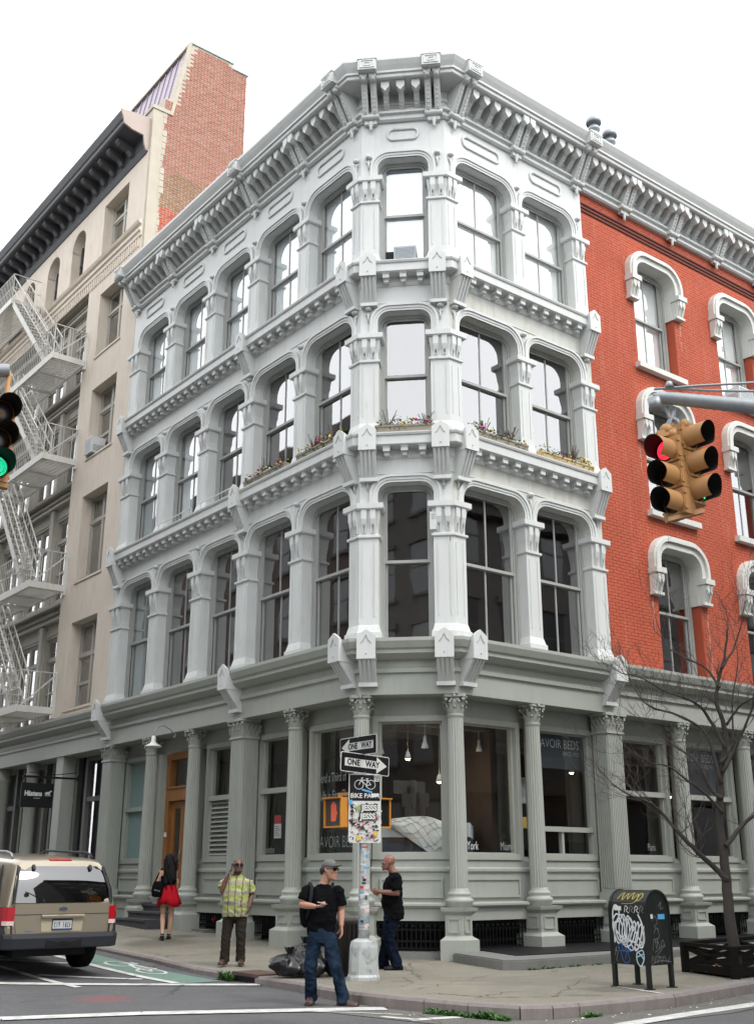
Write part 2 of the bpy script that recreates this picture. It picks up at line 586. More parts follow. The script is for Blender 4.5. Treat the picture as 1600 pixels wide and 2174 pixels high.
def sash_window(f, x0, x1, F, muntin=True, y=0.21, blind=None, mats=(None, None), stile=0.05):
    """arched frame, two sashes, panes, and what hangs behind them"""
    fm = mats[0] or M_frame
    b, c = F['base'], F['crown']
    M = FRM[f]
    mb = MB()
    ring_between(mb, arch_pts(x0, x1, b, c, F.get('r', 0.30)), arch_pts(x0 + 0.07, x1 - 0.07, b, c - 0.07, F.get('r', 0.30) - 0.07), y, y + 0.05)
    ring_between(mb, arch_pts(x0 + 0.07, x1 - 0.07, b, c - 0.07, 0.2), arch_pts(x0 + 0.11, x1 - 0.11, b, c - 0.11, 0.12), y + 0.03, y + 0.07)
    mb.box(x0, x1, y - 0.06, y + 0.10, b - 0.02, b + 0.07)
    w = mb.part('window', fm, corner, M)
    xa, xb = x0 + 0.10, x1 - 0.10
    zm = b + 0.07 + (c - b) * 0.485
    s = MB()
    for (za, zb, yy) in ((zm - 0.02, c - 0.06, y + 0.05), (b + 0.07, zm + 0.03, y + 0.09)):
        frame_box(s, xa, xb, za, zb, stile, yy, yy + 0.04)
        if muntin:
            xm = (xa + xb) / 2
            s.box(xm - 0.014, xm + 0.014, yy + 0.005, yy + 0.035, za + stile, zb - stile)
    s.box(xa, xb, y + 0.035, y + 0.06, zm - 0.02, zm + 0.035)
    s.part('sash', fm, w, M)
    for (za, zb, yy) in ((zm + 0.02, c - 0.09, y + 0.07), (b + 0.10, zm - 0.01, y + 0.11)):
        g = MB()
        g.add([(xa + 0.04, yy, za), (xb - 0.04, yy, za), (xb - 0.04, yy, zb), (xa + 0.04, yy, zb)], [(0, 1, 2, 3)])
        g.part('pane', M_glass, w, M, fix=False)
    if blind:
        kind, zf, mt = blind
        bl = MB()
        zb_ = c - 0.02 - (c - b) * zf
        n = 40 if kind == 'curtain' else 1
        pts = []
        for k in range(n + 1):
            x = xa + (xb - xa) * k / n
            yy = y + 0.165 + (0.02 * math.sin(k * 2.1) if kind == 'curtain' else 0)
            pts.append((x, yy))
        if kind == 'drapes':                 # drawn to both sides
            for (u, v) in ((xa, xa + (xb - xa) * 0.36), (xb - (xb - xa) * 0.30, xb)):
                q = [(u + (v - u) * k / 14, y + 0.20 + 0.04 * math.sin(k * 1.9)) for k in range(15)]
                bl.rings([[(p[0], p[1], zb_) for p in q], [(p[0], p[1], c) for p in q]], 0, True, False, False)
        else:
            bl.rings([[(p[0], p[1], zb_) for p in pts], [(p[0], p[1], c) for p in pts]], 0, kind == 'curtain', False, False)
            if kind == 'blind':
                bl.box(xa, xb, y + 0.155, y + 0.175, zb_ - 0.03, zb_)
        bl.part('curtain' if kind != 'blind' else 'roller_blind', mt, w, M)
    return w

M_bluecurtain = mat('blue_grey_curtain', (0.30, 0.36, 0.37), 0.9, vary=0.08)
M_paleblind = mat('pale_blue_blind', (0.76, 0.84, 0.90), 0.9, vary=0.03)
def floret(mb, f, x, z, s=1.0):
    M = FRM[f]
    def P(a, b, c):
        v = M @ Vector((a, b, c))
        return (v.x, v.y, v.z)
    mb.ball(P(x, -0.05, z + 0.13 * s), 0.045 * s, 8)
    mb.ball(P(x, -0.035, z + 0.13 * s), 0.075 * s, 8, sc=(1, 1, 0.7))
    mb.tube([P(x, -0.02, z + 0.08 * s), P(x, -0.03, z - 0.06 * s), P(x, -0.015, z - 0.17 * s)], [0.016, 0.022, 0.006], 6)
    for q in (-1, 1):
        mb.tube([P(x, -0.02, z - 0.03 * s), P(x + q * 0.05 * s, -0.03, z + 0.02 * s), P(x + q * 0.055 * s, -0.02, z + 0.06 * s)], [0.012, 0.014, 0.005], 5)

for fi, F in enumerate(FLOORS):
    for f in 'LCR':
        ops, ed = OPEN[f], EDGE[f]
        for k, (x0, x1) in enumerate(ops):
            r = 0.24 if f == 'C' else 0.32
            mb = MB()
            con = arch_pts(x0, x1, F['ab'], F['crown'], r)
            e0, e1 = ed[k], ed[k + 1]
            n = len(con)
            outr = []
            for i, (x, z) in enumerate(con):
                if i == 0:
                    outr.append((e0, F['ab']))
                elif i == n - 1:
                    outr.append((e1, F['ab']))
                elif i < (n // 2):
                    t = (i - 1) / 6.0
                    outr.append((e0 + (x - e0) * max(0, t - 0.5) * 2, F['top']) if t >= 0.5 else (e0, z))
                else:
                    t = (i - n // 2) / 6.0
                    outr.append((x + (e1 - x) * t * 2, F['top']) if t <= 0.5 else (e1, z))
            # make the outer corner points exact
            for i, p in enumerate(outr):
                pass
            ring_between(mb, con, outr, 0.0, 0.24)
            mb.add([(e0, 0, F['ab']), (e0, 0, F['top']), (e0, 0, outr[4][1]), (x0, 0, F['top'])], [])
            # fill the two upper corners between the last side point and the first top point
            for i in range(n - 1):
                a, b2 = outr[i], outr[i + 1]
                if abs(a[0] - e0) < 1e-6 and abs(b2[0] - e0) > 1e-9 or (abs(a[0] - e0) < 1e-6 and a[1] < F['top'] - 1e-6 and abs(b2[1] - F['top']) < 1e-6):
                    mb.add([(a[0], 0, a[1]), (e0, 0, F['top']), (b2[0], 0, b2[1])], [(0, 1, 2)])
                if abs(b2[0] - e1) < 1e-6 and b2[1] < F['top'] - 1e-6 and abs(a[1] - F['top']) < 1e-6:
                    mb.add([(a[0], 0, a[1]), (e1, 0, F['top']), (b2[0], 0, b2[1])], [(0, 1, 2)])
            stained = (f == 'R' and fi < 2)
            ap = mb.part('arch_panel', M_iron_dirty if stained else M_iron, corner, FRM[f])
            m2 = MB()
            for (o0, o1, yy) in ((0.0, 0.045, -0.02), (0.045, 0.10, -0.035), (0.10, 0.15, -0.06)):
                zb = F['ab'] + 0.001
                ring_between(m2, arch_pts(x0, x1, zb, F['crown'], r, o0), arch_pts(x0, x1, zb, F['crown'], r, o1), yy, 0.02)
            m2.part('arch_moulding', M_iron, ap, FRM[f])
            blind = None
            if fi == 2:
                blind = ('blind', 0.97, M_paleblind) if f == 'C' else (('blind', 0.98, M_blind) if f == 'R' else ('curtain', 1.0, M_curtain))
            elif f == 'L' and (k == 0 or (fi == 1 and k == 1)):
                blind = ('curtain', 1.0, M_bluecurtain) if k == 0 else ('drapes', 1.0, M_curtain)
            sash_window(f, x0, x1, dict(F, r=r), f != 'C', 0.21, blind)
    # pilasters
    for f in 'LR':
        for (x0, x1) in PIL[f]:
            pilaster([W(f, x0), W(f, x1)], F, 2)
    pilaster([W('L', -0.27), W('L', 0), W('C', 0.335)], F, 2)
    pilaster([W('C', CW - 0.335), W('R', 0), W('R', 0.27)], F, 2)
    # small flower bosses between the arches
    fl = MB()
    zf = F['ab'] + (0.42 if fi < 2 else 0.36)
    for f, xs in (('L', [-8.11, -6.06, -4.08, -2.05, -0.14]), ('C', [0.15, CW - 0.15]), ('R', [0.14, 2.04, 3.97])):
        for x in xs:
            floret(fl, f, x, zf)
    fl.part('flower_boss', M_iron, corner, kind='stuff')
    if fi < 2:                               # thin moulding line above the arches
        ln = MB()
        sweep(ln, PATH_IRON, [(-0.01, F['crown'] + 0.17), (0.015, F['crown'] + 0.17), (0.015, F['crown'] + 0.19), (-0.01, F['crown'] + 0.19)])
        ln.part('moulding_line', M_iron, corner)

# string courses with dentils at the third and fourth floors
def console_bracket(f, x, Z, out=0.36, w=0.33, low=0.90, mt=None, parent=None):
    """gabled front plate on a fluted taper"""
    mb = MB()
    h = w / 2
    mb.yprof([(x - h, Z - 0.36), (x + h, Z - 0.36), (x + h, Z + 0.05), (x, Z + 0.16), (x - h, Z + 0.05)], -out, -out + 0.05)
    mb.xprof([(0.0, Z - 0.36), (-out + 0.05, Z - 0.36), (-out + 0.05, Z + 0.03), (0.0, Z + 0.03)], x - h + 0.01, x + h - 0.01)
    mb.xprof([(0.0, Z - 0.36), (-out + 0.06, Z - 0.36), (-0.09, Z - low + 0.07), (0.0, Z - low + 0.07)], x - h + 0.02, x + h - 0.02)
    for k in range(4):
        xc = x - h + 0.05 + (w - 0.10) * k / 3
        mb.xprof([(-out + 0.08, Z - 0.36), (-out + 0.03, Z - 0.36), (-0.115, Z - low + 0.09), (-0.07, Z - low + 0.09)], xc - 0.022, xc + 0.022)
    mb.box(x - h, x + h, -0.13, 0.0, Z - low, Z - low + 0.07)
    # incised trefoil on the plate: three thin raised lines
    for (a, b) in (((-0.09, -0.08), (-0.04, -0.03)), ((-0.04, -0.03), (0.0, 0.06)), ((0.0, 0.06), (0.04, -0.03)), ((0.04, -0.03), (0.09, -0.08))):
        mb.bar((x + a[0], -out - 0.004, Z + a[1]), (x + b[0], -out - 0.004, Z + b[1]), 0.012, 0.012, 1, (0, 1, 0))
    mb.ball((x, -out - 0.002, Z - 0.27), 0.014, 6, 1)
    return mb.part('console_bracket', [mt or M_iron, M_frame], parent or corner, FRM[f])

BRK = [('L', -10.16), ('L', -4.07), ('L', -0.21), ('C', 0.175), ('C', CW - 0.175), ('R', 0.21), ('R', 3.96)]
dent = MB()
dent.box(-0.065, 0.065, -0.21, 0.0, -0.10, 0.0)
dent.box(-0.045, 0.045, -0.15, 0.0, -0.17, -0.10)
dent.box(-0.075, 0.075, -0.225, 0.0, -0.02, 0.012)
me_dent = dent.mesh('dentil', M_iron)
fix_normals(me_dent)
for F in FLOORS[1:]:
    Z = F['base']
    mb = MB()
    sweep(mb, PATH_IRON, [(-0.30, Z - 0.44), (0.012, Z - 0.44), (0.03, Z - 0.40), (0.03, Z - 0.255), (0.235, Z - 0.245), (0.26, Z - 0.225), (0.26, Z - 0.07),
                          (0.285, Z - 0.055), (0.30, Z - 0.02), (0.30, Z), (-0.30, Z + 0.02)])
    sc = mb.part('string_course', M_iron, corner)
    for f, a, b, n in (('L', -9.85, -4.42, 17), ('L', -3.75, -0.52, 10), ('C', 0.52, CW - 0.52, 3), ('R', 0.52, 3.62, 10)):
        for k in range(n):
            link('dentil', me_dent, sc, FRM[f] @ T(a + (b - a) * k / (n - 1), 0, Z - 0.245))
    for f, x in BRK:
        console_bracket(f, x, Z)

# storefront entablature
mb = MB()
ENT = [(-0.60, 4.47), (0.02, 4.47), (0.02, 4.83), (0.07, 4.85), (0.07, 4.92), (0.02, 4.95), (0.02, 5.06), (0.12, 5.08), (0.25, 5.16), (0.25, 5.22), (0.29, 5.25), (0.34, 5.36), (0.34, 5.42), (-0.30, 5.43)]
sweep(mb, PATH, ENT)
mb.part('entablature', M_iron_low, corner)
for f, x in BRK:
    console_bracket(f, x, 5.40, 0.42, 0.33, 0.80, M_iron if f != 'L' or x > -1 else M_iron)

# roof cornice
mb = MB()
sweep(mb, PATH, [(-0.3, 16.40), (0.05, 16.40), (0.09, 16.44), (0.09, 16.49), (0.05, 16.52), (0.05, 16.58), (0.12, 16.60), (0.12, 16.66), (0.02, 16.68), (0.02, 16.86), (0.06, 16.88), (0.06, 16.93),
                 (0.02, 16.95), (0.02, 17.20), (0.10, 17.22), (0.54, 17.22), (0.56, 17.25), (0.56, 17.36), (0.60, 17.38), (0.60, 17.46), (0.66, 17.60), (0.71, 17.74), (0.71, 17.82), (0.0, 17.90), (-0.3, 17.90)])
def squash(m):
    m.map(lambda x, y, z: (x, y, z if z < 16.40 else (16.40 + (z - 16.40) * 0.854 if z < 17.2201 else 17.10 + (z - 17.22) * 0.62)))
squash(mb)
cornice = mb.part('cornice', M_iron, corner)
fb = MB()
sweep(fb, PATH[:3], [(0.40, 17.46), (0.66, 17.46), (0.66, 17.56), (0.40, 17.58)])
fb.part('roof_flashing', M_white, cornice)
roofm = MB()
rp = offs(PATH, -0.25)
bk = [W('R', REND, 9), W('L', LEND, 9)]
roofm.add([(p[0], p[1], 17.3) for p in rp] + [(p[0], p[1], 17.3) for p in bk], [tuple(range(6))])
roofm.part('roof', M_darkmetal, corner)
mod = MB()                                   # small modillion with pointed head
mod.xprof([(0.0, 16.72), (-0.05, 16.72), (-0.10, 16.76), (-0.36, 17.04), (-0.40, 17.10), (-0.40, 17.22), (0.0, 17.22)], -0.055, 0.055)
mod.yprof([(-0.085, 17.06), (0.0, 16.94), (0.085, 17.06), (0.085, 17.215), (-0.085, 17.215)], -0.46, -0.30)
for k in range(5):
    t = k / 4.0
    mod.ball((0, -0.12 - 0.22 * t, 16.79 + 0.24 * t), 0.024, 6)
squash(mod)
me_mod = mod.mesh('modillion', M_iron)
fix_normals(me_mod)
con = MB()                                   # paired console with a capping block
for s in (-1, 1):
    xc = s * 0.095
    con.xprof([(0.0, 16.46), (-0.13, 16.46), (-0.18, 16.55), (-0.40, 17.02), (-0.46, 17.16), (-0.56, 17.24), (0.0, 17.24)], xc - 0.062, xc + 0.062)
    con.xprof([(-0.10, 16.55), (-0.20, 16.55), (-0.42, 17.02), (-0.48, 17.12), (-0.40, 17.12)], xc - 0.022, xc + 0.022)
    for k in range(6):
        t = k / 5.0
        con.ball((xc, -0.215 - 0.205 * t, 16.60 + 0.44 * t), 0.026, 6)
    con.ball((xc, -0.585, 17.20), 0.06, 10)
    con.box(xc - 0.072, xc + 0.072, -0.63, -0.30, 17.23, 17.37)
con.lathe([(0.055, -0.19), (0.075, -0.17), (0.06, -0.10), (0.075, -0.03), (0.075, 0.03), (0.06, 0.10), (0.075, 0.17), (0.055, 0.19)], (0, -0.12, 16.50), 10, axis='x')
con.box(-0.13, 0.13, -0.10, 0.0, 16.34, 16.46)
con.lathe([(0.01, -0.24), (0.035, -0.20), (0.03, -0.15), (0.06, -0.06), (0.05, 0.0)], (0, -0.07, 16.42), 8)
con.box(-0.19, 0.19, -0.76, -0.45, 17.36, 17.78)
con.yprof([(-0.205, 17.76), (0.205, 17.76), (0.205, 17.80), (0, 17.87), (-0.205, 17.80)], -0.775, -0.40)
frame_box(con, -0.15, 0.15, 17.42, 17.72, 0.03, -0.775, -0.76)
frame_box(con, -0.08, 0.08, 17.50, 17.64, 0.025, -0.772, -0.76)
squash(con)
me_con = con.mesh('cornice_console', M_iron)
fix_normals(me_con)
plain = MB()                                 # the same console where no capping block stands
con2 = MB()
for s in (-1, 1):
    xc = s * 0.095
    con2.xprof([(0.0, 16.46), (-0.13, 16.46), (-0.18, 16.55), (-0.40, 17.02), (-0.46, 17.16), (-0.50, 17.22), (0.0, 17.22)], xc - 0.062, xc + 0.062)
    con2.yprof([(xc - 0.08, 17.06), (xc, 16.96), (xc + 0.08, 17.06), (xc + 0.08, 17.215), (xc - 0.08, 17.215)], -0.53, -0.34)
    for k in range(6):
        t = k / 5.0
        con2.ball((xc, -0.20 - 0.20 * t, 16.60 + 0.42 * t), 0.026, 6)
con2.lathe([(0.055, -0.19), (0.075, -0.17), (0.06, -0.10), (0.075, -0.03), (0.075, 0.03), (0.06, 0.10), (0.075, 0.17), (0.055, 0.19)], (0, -0.12, 16.50), 10, axis='x')
con2.box(-0.13, 0.13, -0.10, 0.0, 16.34, 16.46)
con2.lathe([(0.01, -0.24), (0.035, -0.20), (0.03, -0.15), (0.06, -0.06), (0.05, 0.0)], (0, -0.07, 16.42), 8)
squash(con2)
me_con2 = con2.mesh('cornice_console', M_iron)
fix_normals(me_con2)
CONS = [('L', -10.20, 1), ('L', -8.11, 0), ('L', -6.06, 0), ('L', -4.07, 1), ('L', -2.05, 0), ('L', -0.24, 1), ('C', 0.20, 1), ('C', CW - 0.20, 1), ('R', 0.24, 1), ('R', 2.04, 0), ('R', 3.96, 1),
        ('R', 5.62, 0), ('R', 7.42, 0), ('R', 9.22, 0), ('R', 11.02, 0), ('R', 12.82, 0), ('R', 14.62, 1)]
for i, (f, x, big) in enumerate(CONS):
    link('cornice_console', me_con if big else me_con2, cornice, FRM[f] @ T(x, 0, 0))
    if i + 1 < len(CONS) and CONS[i + 1][0] == f:
        x2 = CONS[i + 1][1]
        n = 5 if f == 'L' else 5
        a, b = x + 0.20 + 0.08, x2 - 0.20 - 0.08
        n = 3 if f == 'C' else int(round((b - a) / 0.30)) + 1
        if f == 'C':
            a, b = a + 0.06, b - 0.06
        for k in range(n):
            link('modillion', me_mod, cornice, FRM[f] @ T(a + (b - a) * k / (n - 1), 0, 0))
pn = MB()
frame_box(pn, 0.45, CW - 0.45, 16.69, 16.85, 0.03, -0.045, 0)
squash(pn)
pn.part('frieze_panel', M_iron, cornice, FC)
# frieze loops
def loop(x0, x1, z0, z1, f):
    r = (z1 - z0) / 2
    pts = []
    for k in range(9):
        a = math.pi / 2 + math.pi * k / 8
        pts.append((x0 + r + r * math.cos(a) * 0.8, -0.012, (z0 + z1) / 2 + r * math.sin(a)))
    for k in range(9):
        a = -math.pi / 2 + math.pi * k / 8
        pts.append((x1 - r + r * math.cos(a) * 0.8, -0.012, (z0 + z1) / 2 + r * math.sin(a)))
    pts.append(pts[0])
    mb = MB()
    mb.tube(pts, 0.028, 6)
    return mb.part('frieze_loop', M_iron, corner, FRM[f])
for f, xs in (('L', [(-9.75, -8.70), (-7.65, -6.55), (-5.60, -4.55), (-3.60, -2.55), (-1.60, -0.60)]), ('C', [(0.52, 1.20)]), ('R', [(0.48, 1.58), (2.48, 3.50)])):
    for a, b in xs:
        loop(a, b, 15.97, 16.22, f)

# ------------------------------------------------------------------ red brick side of the corner building
RX0, RX1, RY = 4.14, 15.2, 0.05
BWIN = [(5.88, 7.34), (9.06, 10.52), (12.24, 13.70)]
BROW = [dict(z0=5.43, z1=8.25), dict(z0=9.02, z1=11.78), dict(z0=12.57, z1=15.30)]
BR = random.Random(5)
def brick_field(x0, x1, z0, z1, y, holes, mb, bl=0.203, bh=0.060, j=0.010, proud=0.008, jit=0.0025, course0=0):
    """running bond; returns the list of whole bricks (x,z) as well as filling mb with the cut ones"""
    whole = []
    c = course0
    z = z0
    while z + bh < z1 + 1e-4:
        free = [(x0, x1)]
        for (hx0, hx1, hz0, hz1) in holes:
            if hz0 - 0.02 < z + bh / 2 < hz1 + 0.02:
                nf = []
                for a, b in free:
                    if hx1 <= a or hx0 >= b:
                        nf.append((a, b))
                    else:
                        if hx0 > a:
                            nf.append((a, hx0))
                        if hx1 < b:
                            nf.append((hx1, b))
                free = nf
        st = (bl + j)
        x = math.floor(x0 / st) * st - (st / 2 if c % 2 else 0)
        while x < x1:
            for a, b in free:
                u, v = max(x, a), min(x + bl, b)
                if v - u > 0.035:
                    if v - u > bl - 1e-4:
                        whole.append((u, z, y - proud + BR.uniform(-jit, jit)))
                    else:
                        brick_box(mb, u, v, y - proud + BR.uniform(-jit, jit), y + 0.01, z, z + bh)
            x += st
        z += bh + j
        c += 1
    return whole
def brick_box(mb, x0, x1, y0, y1, z0, z1, mi=0):
    mb.add([(x0, y0, z0), (x1, y0, z0), (x1, y0, z1), (x0, y0, z1), (x0, y1, z0), (x1, y1, z0), (x1, y1, z1), (x0, y1, z1)],
           [(0, 1, 2, 3), (4, 0, 3, 7), (1, 5, 6, 2), (3, 2, 6, 7), (4, 5, 1, 0)], mi)
def lay_bricks(whole, mb, M, parent, mt, count=300, bl=0.203, bh=0.060):
    cl = Vector((0, 0, CAM_H))
    whole.sort(key=lambda p: ((M @ Vector((p[0], p[2], p[1]))) - cl).length)
    one = MB()
    brick_box(one, 0, bl, 0, 0.018, 0, bh)
    me = one.mesh('brick', mt)
    for (u, z, y) in whole[:count]:
        link('brick', me, parent, M @ T(u, y, z))
    for (u, z, y) in whole[count:]:
        brick_box(mb, u, u + bl, y, y + 0.018, z, z + bh)

holes = [(a - 0.02, b + 0.02, r['z0'] - 0.12, r['z1']) for a, b in BWIN for r in BROW]
mb = MB()
xs = [RX0] + [v for p in BWIN for v in p] + [RX1]
for i in range(len(xs) - 1):
    if i % 2 == 0:
        mb.box(xs[i], xs[i + 1], RY, RY + 0.40, 5.42, 16.42)
    else:
        zz = 5.42
        for r in BROW:
            if r['z0'] - 0.13 > zz:
                mb.box(xs[i], xs[i + 1], RY, RY + 0.40, zz, r['z0'] - 0.10)
            zz = r['z1']
        mb.box(xs[i], xs[i + 1], RY, RY + 0.40, zz, 16.42)
for z in (15.93, 16.03, 16.13):              # three dark corbel courses under the cornice
    mb.box(RX0 + 0.01, RX1, RY - 0.03, RY, z, z + 0.045, 1)
M_reddark = mat('dark_red_course', (0.10, 0.025, 0.018), 0.8)
bw = mb.part('brick_wall', [M_redmortar, M_reddark], corner, FR)
mb = MB()
wh = brick_field(RX0 + 0.005, RX1, 5.44, 15.92, RY, holes, mb)
wh += brick_field(RX0 + 0.005, RX1, 16.19, 16.40, RY, [], mb)
lay_bricks(wh, mb, FR, bw, M_redpaint)
mb.part('brickwork', M_redpaint, bw, FR, kind='stuff', fix=False)

def hood(x0, x1, r):
    zc = r['z1'] - 0.04                      # inner crown
    sp = zc - 0.52
    mb = MB()
    xa, xb = x0 + 0.02, x1 - 0.02
    ring_between(mb, arch_pts(xa, xb, sp, zc, 0.33), arch_pts(xa, xb, sp, zc, 0.33, 0.14), -0.10, 0.30)
    ring_between(mb, arch_pts(xa, xb, sp, zc, 0.33, 0.14), arch_pts(xa, xb, sp, zc, 0.33, 0.22), -0.16, RY + 0.02)
    ring_between(mb, arch_pts(xa, xb, sp, zc, 0.33, 0.22), arch_pts(xa, xb, sp, zc, 0.33, 0.27), -0.12, RY + 0.02)
    o = mb.part('window_hood', M_hood, corner, FR)
    for s, e in ((-1, xa), (1, xb)):
        c = MB()
        u0, u1 = (e - 0.30, e + 0.03) if s < 0 else (e - 0.03, e + 0.30)
        c.box(u0, u1, -0.20, 0.28, sp - 0.12, sp)
        c.xprof([(0.05, sp - 0.12), (-0.15, sp - 0.12), (-0.14, sp - 0.25), (-0.05, sp - 0.52), (0.05, sp - 0.52)], u0 + 0.03, u1 - 0.03)
        c.box(u0 + 0.01, u1 - 0.01, -0.10, 0.05, sp - 0.58, sp - 0.52)
        for q in (0.33, 0.67):
            xc = u0 + (u1 - u0) * q
            c.yprof([(xc - 0.045, sp - 0.13), (xc - 0.045, sp - 0.24), (xc, sp - 0.34), (xc + 0.045, sp - 0.24), (xc + 0.045, sp - 0.13)], -0.175, -0.12)
            c.bar((xc, -0.15, sp - 0.25), (xc, -0.06, sp - 0.52), 0.03, 0.03)
        if s > 0:
            c.box(e - 0.03, e + 0.0, 0.05, 0.28, sp - 0.58, sp - 0.12)
        c.part('hood_corbel', M_hood, o, FR)
    return o
for (a, b) in BWIN:
    for ri, r in enumerate(BROW):
        hood(a, b, r)
        F = dict(base=r['z0'], crown=r['z1'] - 0.05, r=0.33)
        sash_window('R', a + 0.02, b - 0.02, F, True, 0.26, ('blind', 0.98 if ri == 2 else 0.55, M_blind) if ri == 2 else None)
        if ri:
            s = MB()
            s.box(a - 0.14, b + 0.14, -0.10, 0.26, r['z0'] - 0.13, r['z0'])
            s.part('window_sill', M_hood, corner, FR)

# rooms behind the upper windows
mb = MB()
PI2 = [W('L', LEND + 0.1), W('L', 0), W('R', 0), W('R', REND - 0.1)]
for z in (5.25, 8.95, 12.62, 16.42):
    sweep(mb, PI2, [(-0.45, z), (-2.0, z), (-2.0, z + 0.12), (-0.45, z + 0.12)])
sweep(mb, PI2, [(-1.90, 5.2), (-2.0, 5.2), (-2.0, 16.5), (-1.90, 16.5)])
M_room = mat('dim_brown_room', (0.034, 0.026, 0.020), 0.9, vary=0.5, scale=0.9)
mb.part('upper_rooms', M_room, corner)
# ------------------------------------------------------------------ ground: road, kerb, pavement
def lp(s, o):                                # point by distance along the left front and out from it
    v = A + dL * s - dR * o
    return (v.x, v.y)
def rp_(s, o):
    v = B + dR * s - dL * o
    return (v.x, v.y)
KERB = [lp(45, 2.6), lp(30, 2.6), lp(18, 2.6), lp(12, 2.6), (-6.81, 23.05), (-5.59, 21.89), (-4.76, 21.01), (-3.72, 19.71), (-2.76, 18.28), (-1.85, 17.04), (-1.02, 15.75), (-0.72, 15.15), (-0.28, 14.37), (0.14, 13.85),
        (0.54, 13.50), (1.0, 13.10), (1.52, 12.80), (1.87, 12.86), (2.18, 13.04), (2.87, 13.53), (3.46, 13.98), (4.95, 15.65), rp_(3.0, 4.95), rp_(8, 4.95), rp_(16, 4.95), rp_(30, 4.95)]
KH = [.07] * 4 + [.07, .07, .07, .08, .09, .10, .12, .12, .13, .14, .14, .14, .14, .14, .14, .14, .14, .14, .14, .14, .14, .14]
def walk_z(x, y, h=0.14):
    return ground(x, y) + h
mb = MB()
NX, NY = 70, 80
gx = [-60 + 120 * i / NX for i in range(NX + 1)]
gy = [-45 + 105 * j / NY for j in range(NY + 1)]
vs = [(x, y, ground(x, y)) for y in gy for x in gx]
fs = [(j * (NX + 1) + i, j * (NX + 1) + i + 1, (j + 1) * (NX + 1) + i + 1, (j + 1) * (NX + 1) + i) for j in range(NY) for i in range(NX)]
mb.add(vs, fs, 0, True)
# and far beyond the last buildings
far = [(-900, -900), (900, -900), (900, 900), (-900, 900)]
mb.add([(x, y, -0.6) for x, y in far], [(0, 1, 2, 3)])

def asphalt(name, base=(0.088, 0.088, 0.091), green=None, spots=()):
    m, n, l, b = new_mat(name)
    b.inputs['Roughness'].default_value = 0.85
    geo = n.new('ShaderNodeNewGeometry')
    def nz(sc, det=5, rough=0.6):
        t = n.new('ShaderNodeTexNoise')
        t.inputs['Scale'].default_value = sc
        t.inputs['Detail'].default_value = det
        t.inputs['Roughness'].default_value = rough
        l.new(geo.outputs['Position'], t.inputs['Vector'])
        return t
    def ramp(src, a, bb, lo, hi):
        t = n.new('ShaderNodeMapRange')
        for i, v in enumerate((a, bb, lo, hi)):
            t.inputs[i + 1].default_value = v
        l.new(src, t.inputs[0])
        return t.outputs[0]
    def mix(f, a, bb):
        t = n.new('ShaderNodeMix')
        t.data_type = 'RGBA'
        if isinstance(f, float):
            t.inputs[0].default_value = f
        else:
            l.new(f, t.inputs[0])
        for i, v in ((6, a), (7, bb)):
            if isinstance(v, tuple):
                t.inputs[i].default_value = (*v, 1)
            else:
                l.new(v, t.inputs[i])
        return t.outputs[2]
    c = Vector(base)
    big = mix(ramp(nz(0.35).outputs[0], .35, .65, 0, 1), tuple(c * 0.80), tuple(c * 1.18))
    big = mix(ramp(nz(2.2, 6, .7).outputs[0], .45, .7, 0, .7), big, tuple(c * 1.4))
    big = mix(ramp(nz(.9, 7, .75).outputs[0], .52, .66, 0, .55), big, tuple(c * .62))
    if green:
        big = mix(ramp(nz(5, 6, .75).outputs[0], .40, .66, .92, .15), big, green)
    sp = mix(ramp(nz(70, 3).outputs[0], .38, .64, 0, 1), tuple(c * 0.45), tuple(c * 1.8))
    col = mix(0.45, big, sp)
    b.inputs['Specular IOR Level'].default_value = .25
    vor = n.new('ShaderNodeTexVoronoi')      # cracks
    vor.feature = 'DISTANCE_TO_EDGE'
    vor.inputs['Scale'].default_value = 0.55
    wp = n.new('ShaderNodeMix')
    wp.data_type = 'VECTOR'
    wp.inputs[0].default_value = 0.25
    l.new(geo.outputs['Position'], wp.inputs[4])
    l.new(nz(1.5).outputs[1], wp.inputs[5])
    l.new(wp.outputs[1], vor.inputs['Vector'])
    mask = ramp(nz(0.5, 2).outputs[0], .48, .56, 0, 0.75)
    cr = n.new('ShaderNodeMath')
    cr.operation = 'MULTIPLY'
    l.new(ramp(vor.outputs[0], 0.0, 0.012, 1, 0), cr.inputs[0])
    l.new(mask, cr.inputs[1])
    col = mix(cr.outputs[0], col, tuple(c * 0.30))
    for (sx, sy, sr, sc_, sa) in spots:
        wv = n.new('ShaderNodeMix')
        wv.data_type = 'VECTOR'
        wv.inputs[0].default_value = 0.0
        va = n.new('ShaderNodeVectorMath')
        va.operation = 'MULTIPLY_ADD'
        l.new(nz(1.8, 4, .7).outputs[1], va.inputs[0])
        va.inputs[1].default_value = (sr * 1.4, sr * 1.4, 0)
        l.new(geo.outputs['Position'], va.inputs[2])
        vm = n.new('ShaderNodeVectorMath')
        vm.operation = 'DISTANCE'
        l.new(va.outputs[0], vm.inputs[0])
        mm = n.new('ShaderNodeVectorMath')
        mm.operation = 'MULTIPLY'
        mm.inputs[1].default_value = (1, 1, 0)
        l.new(va.outputs[0], mm.inputs[0])
        l.new(mm.outputs[0], vm.inputs[0])
        vm.inputs[1].default_value = (sx + sr * .7, sy + sr * .7, 0)
        col = mix(ramp(vm.outputs['Value'], sr * .45, sr * 1.05, sa, 0), col, sc_)
    l.new(col, b.inputs['Base Color'])
    bp = n.new('ShaderNodeBump')
    bp.inputs['Strength'].default_value = 0.5
    bp.inputs['Distance'].default_value = 0.012
    l.new(nz(60, 4).outputs[0], bp.inputs['Height'])
    l.new(bp.outputs[0], b.inputs['Normal'])
    return m
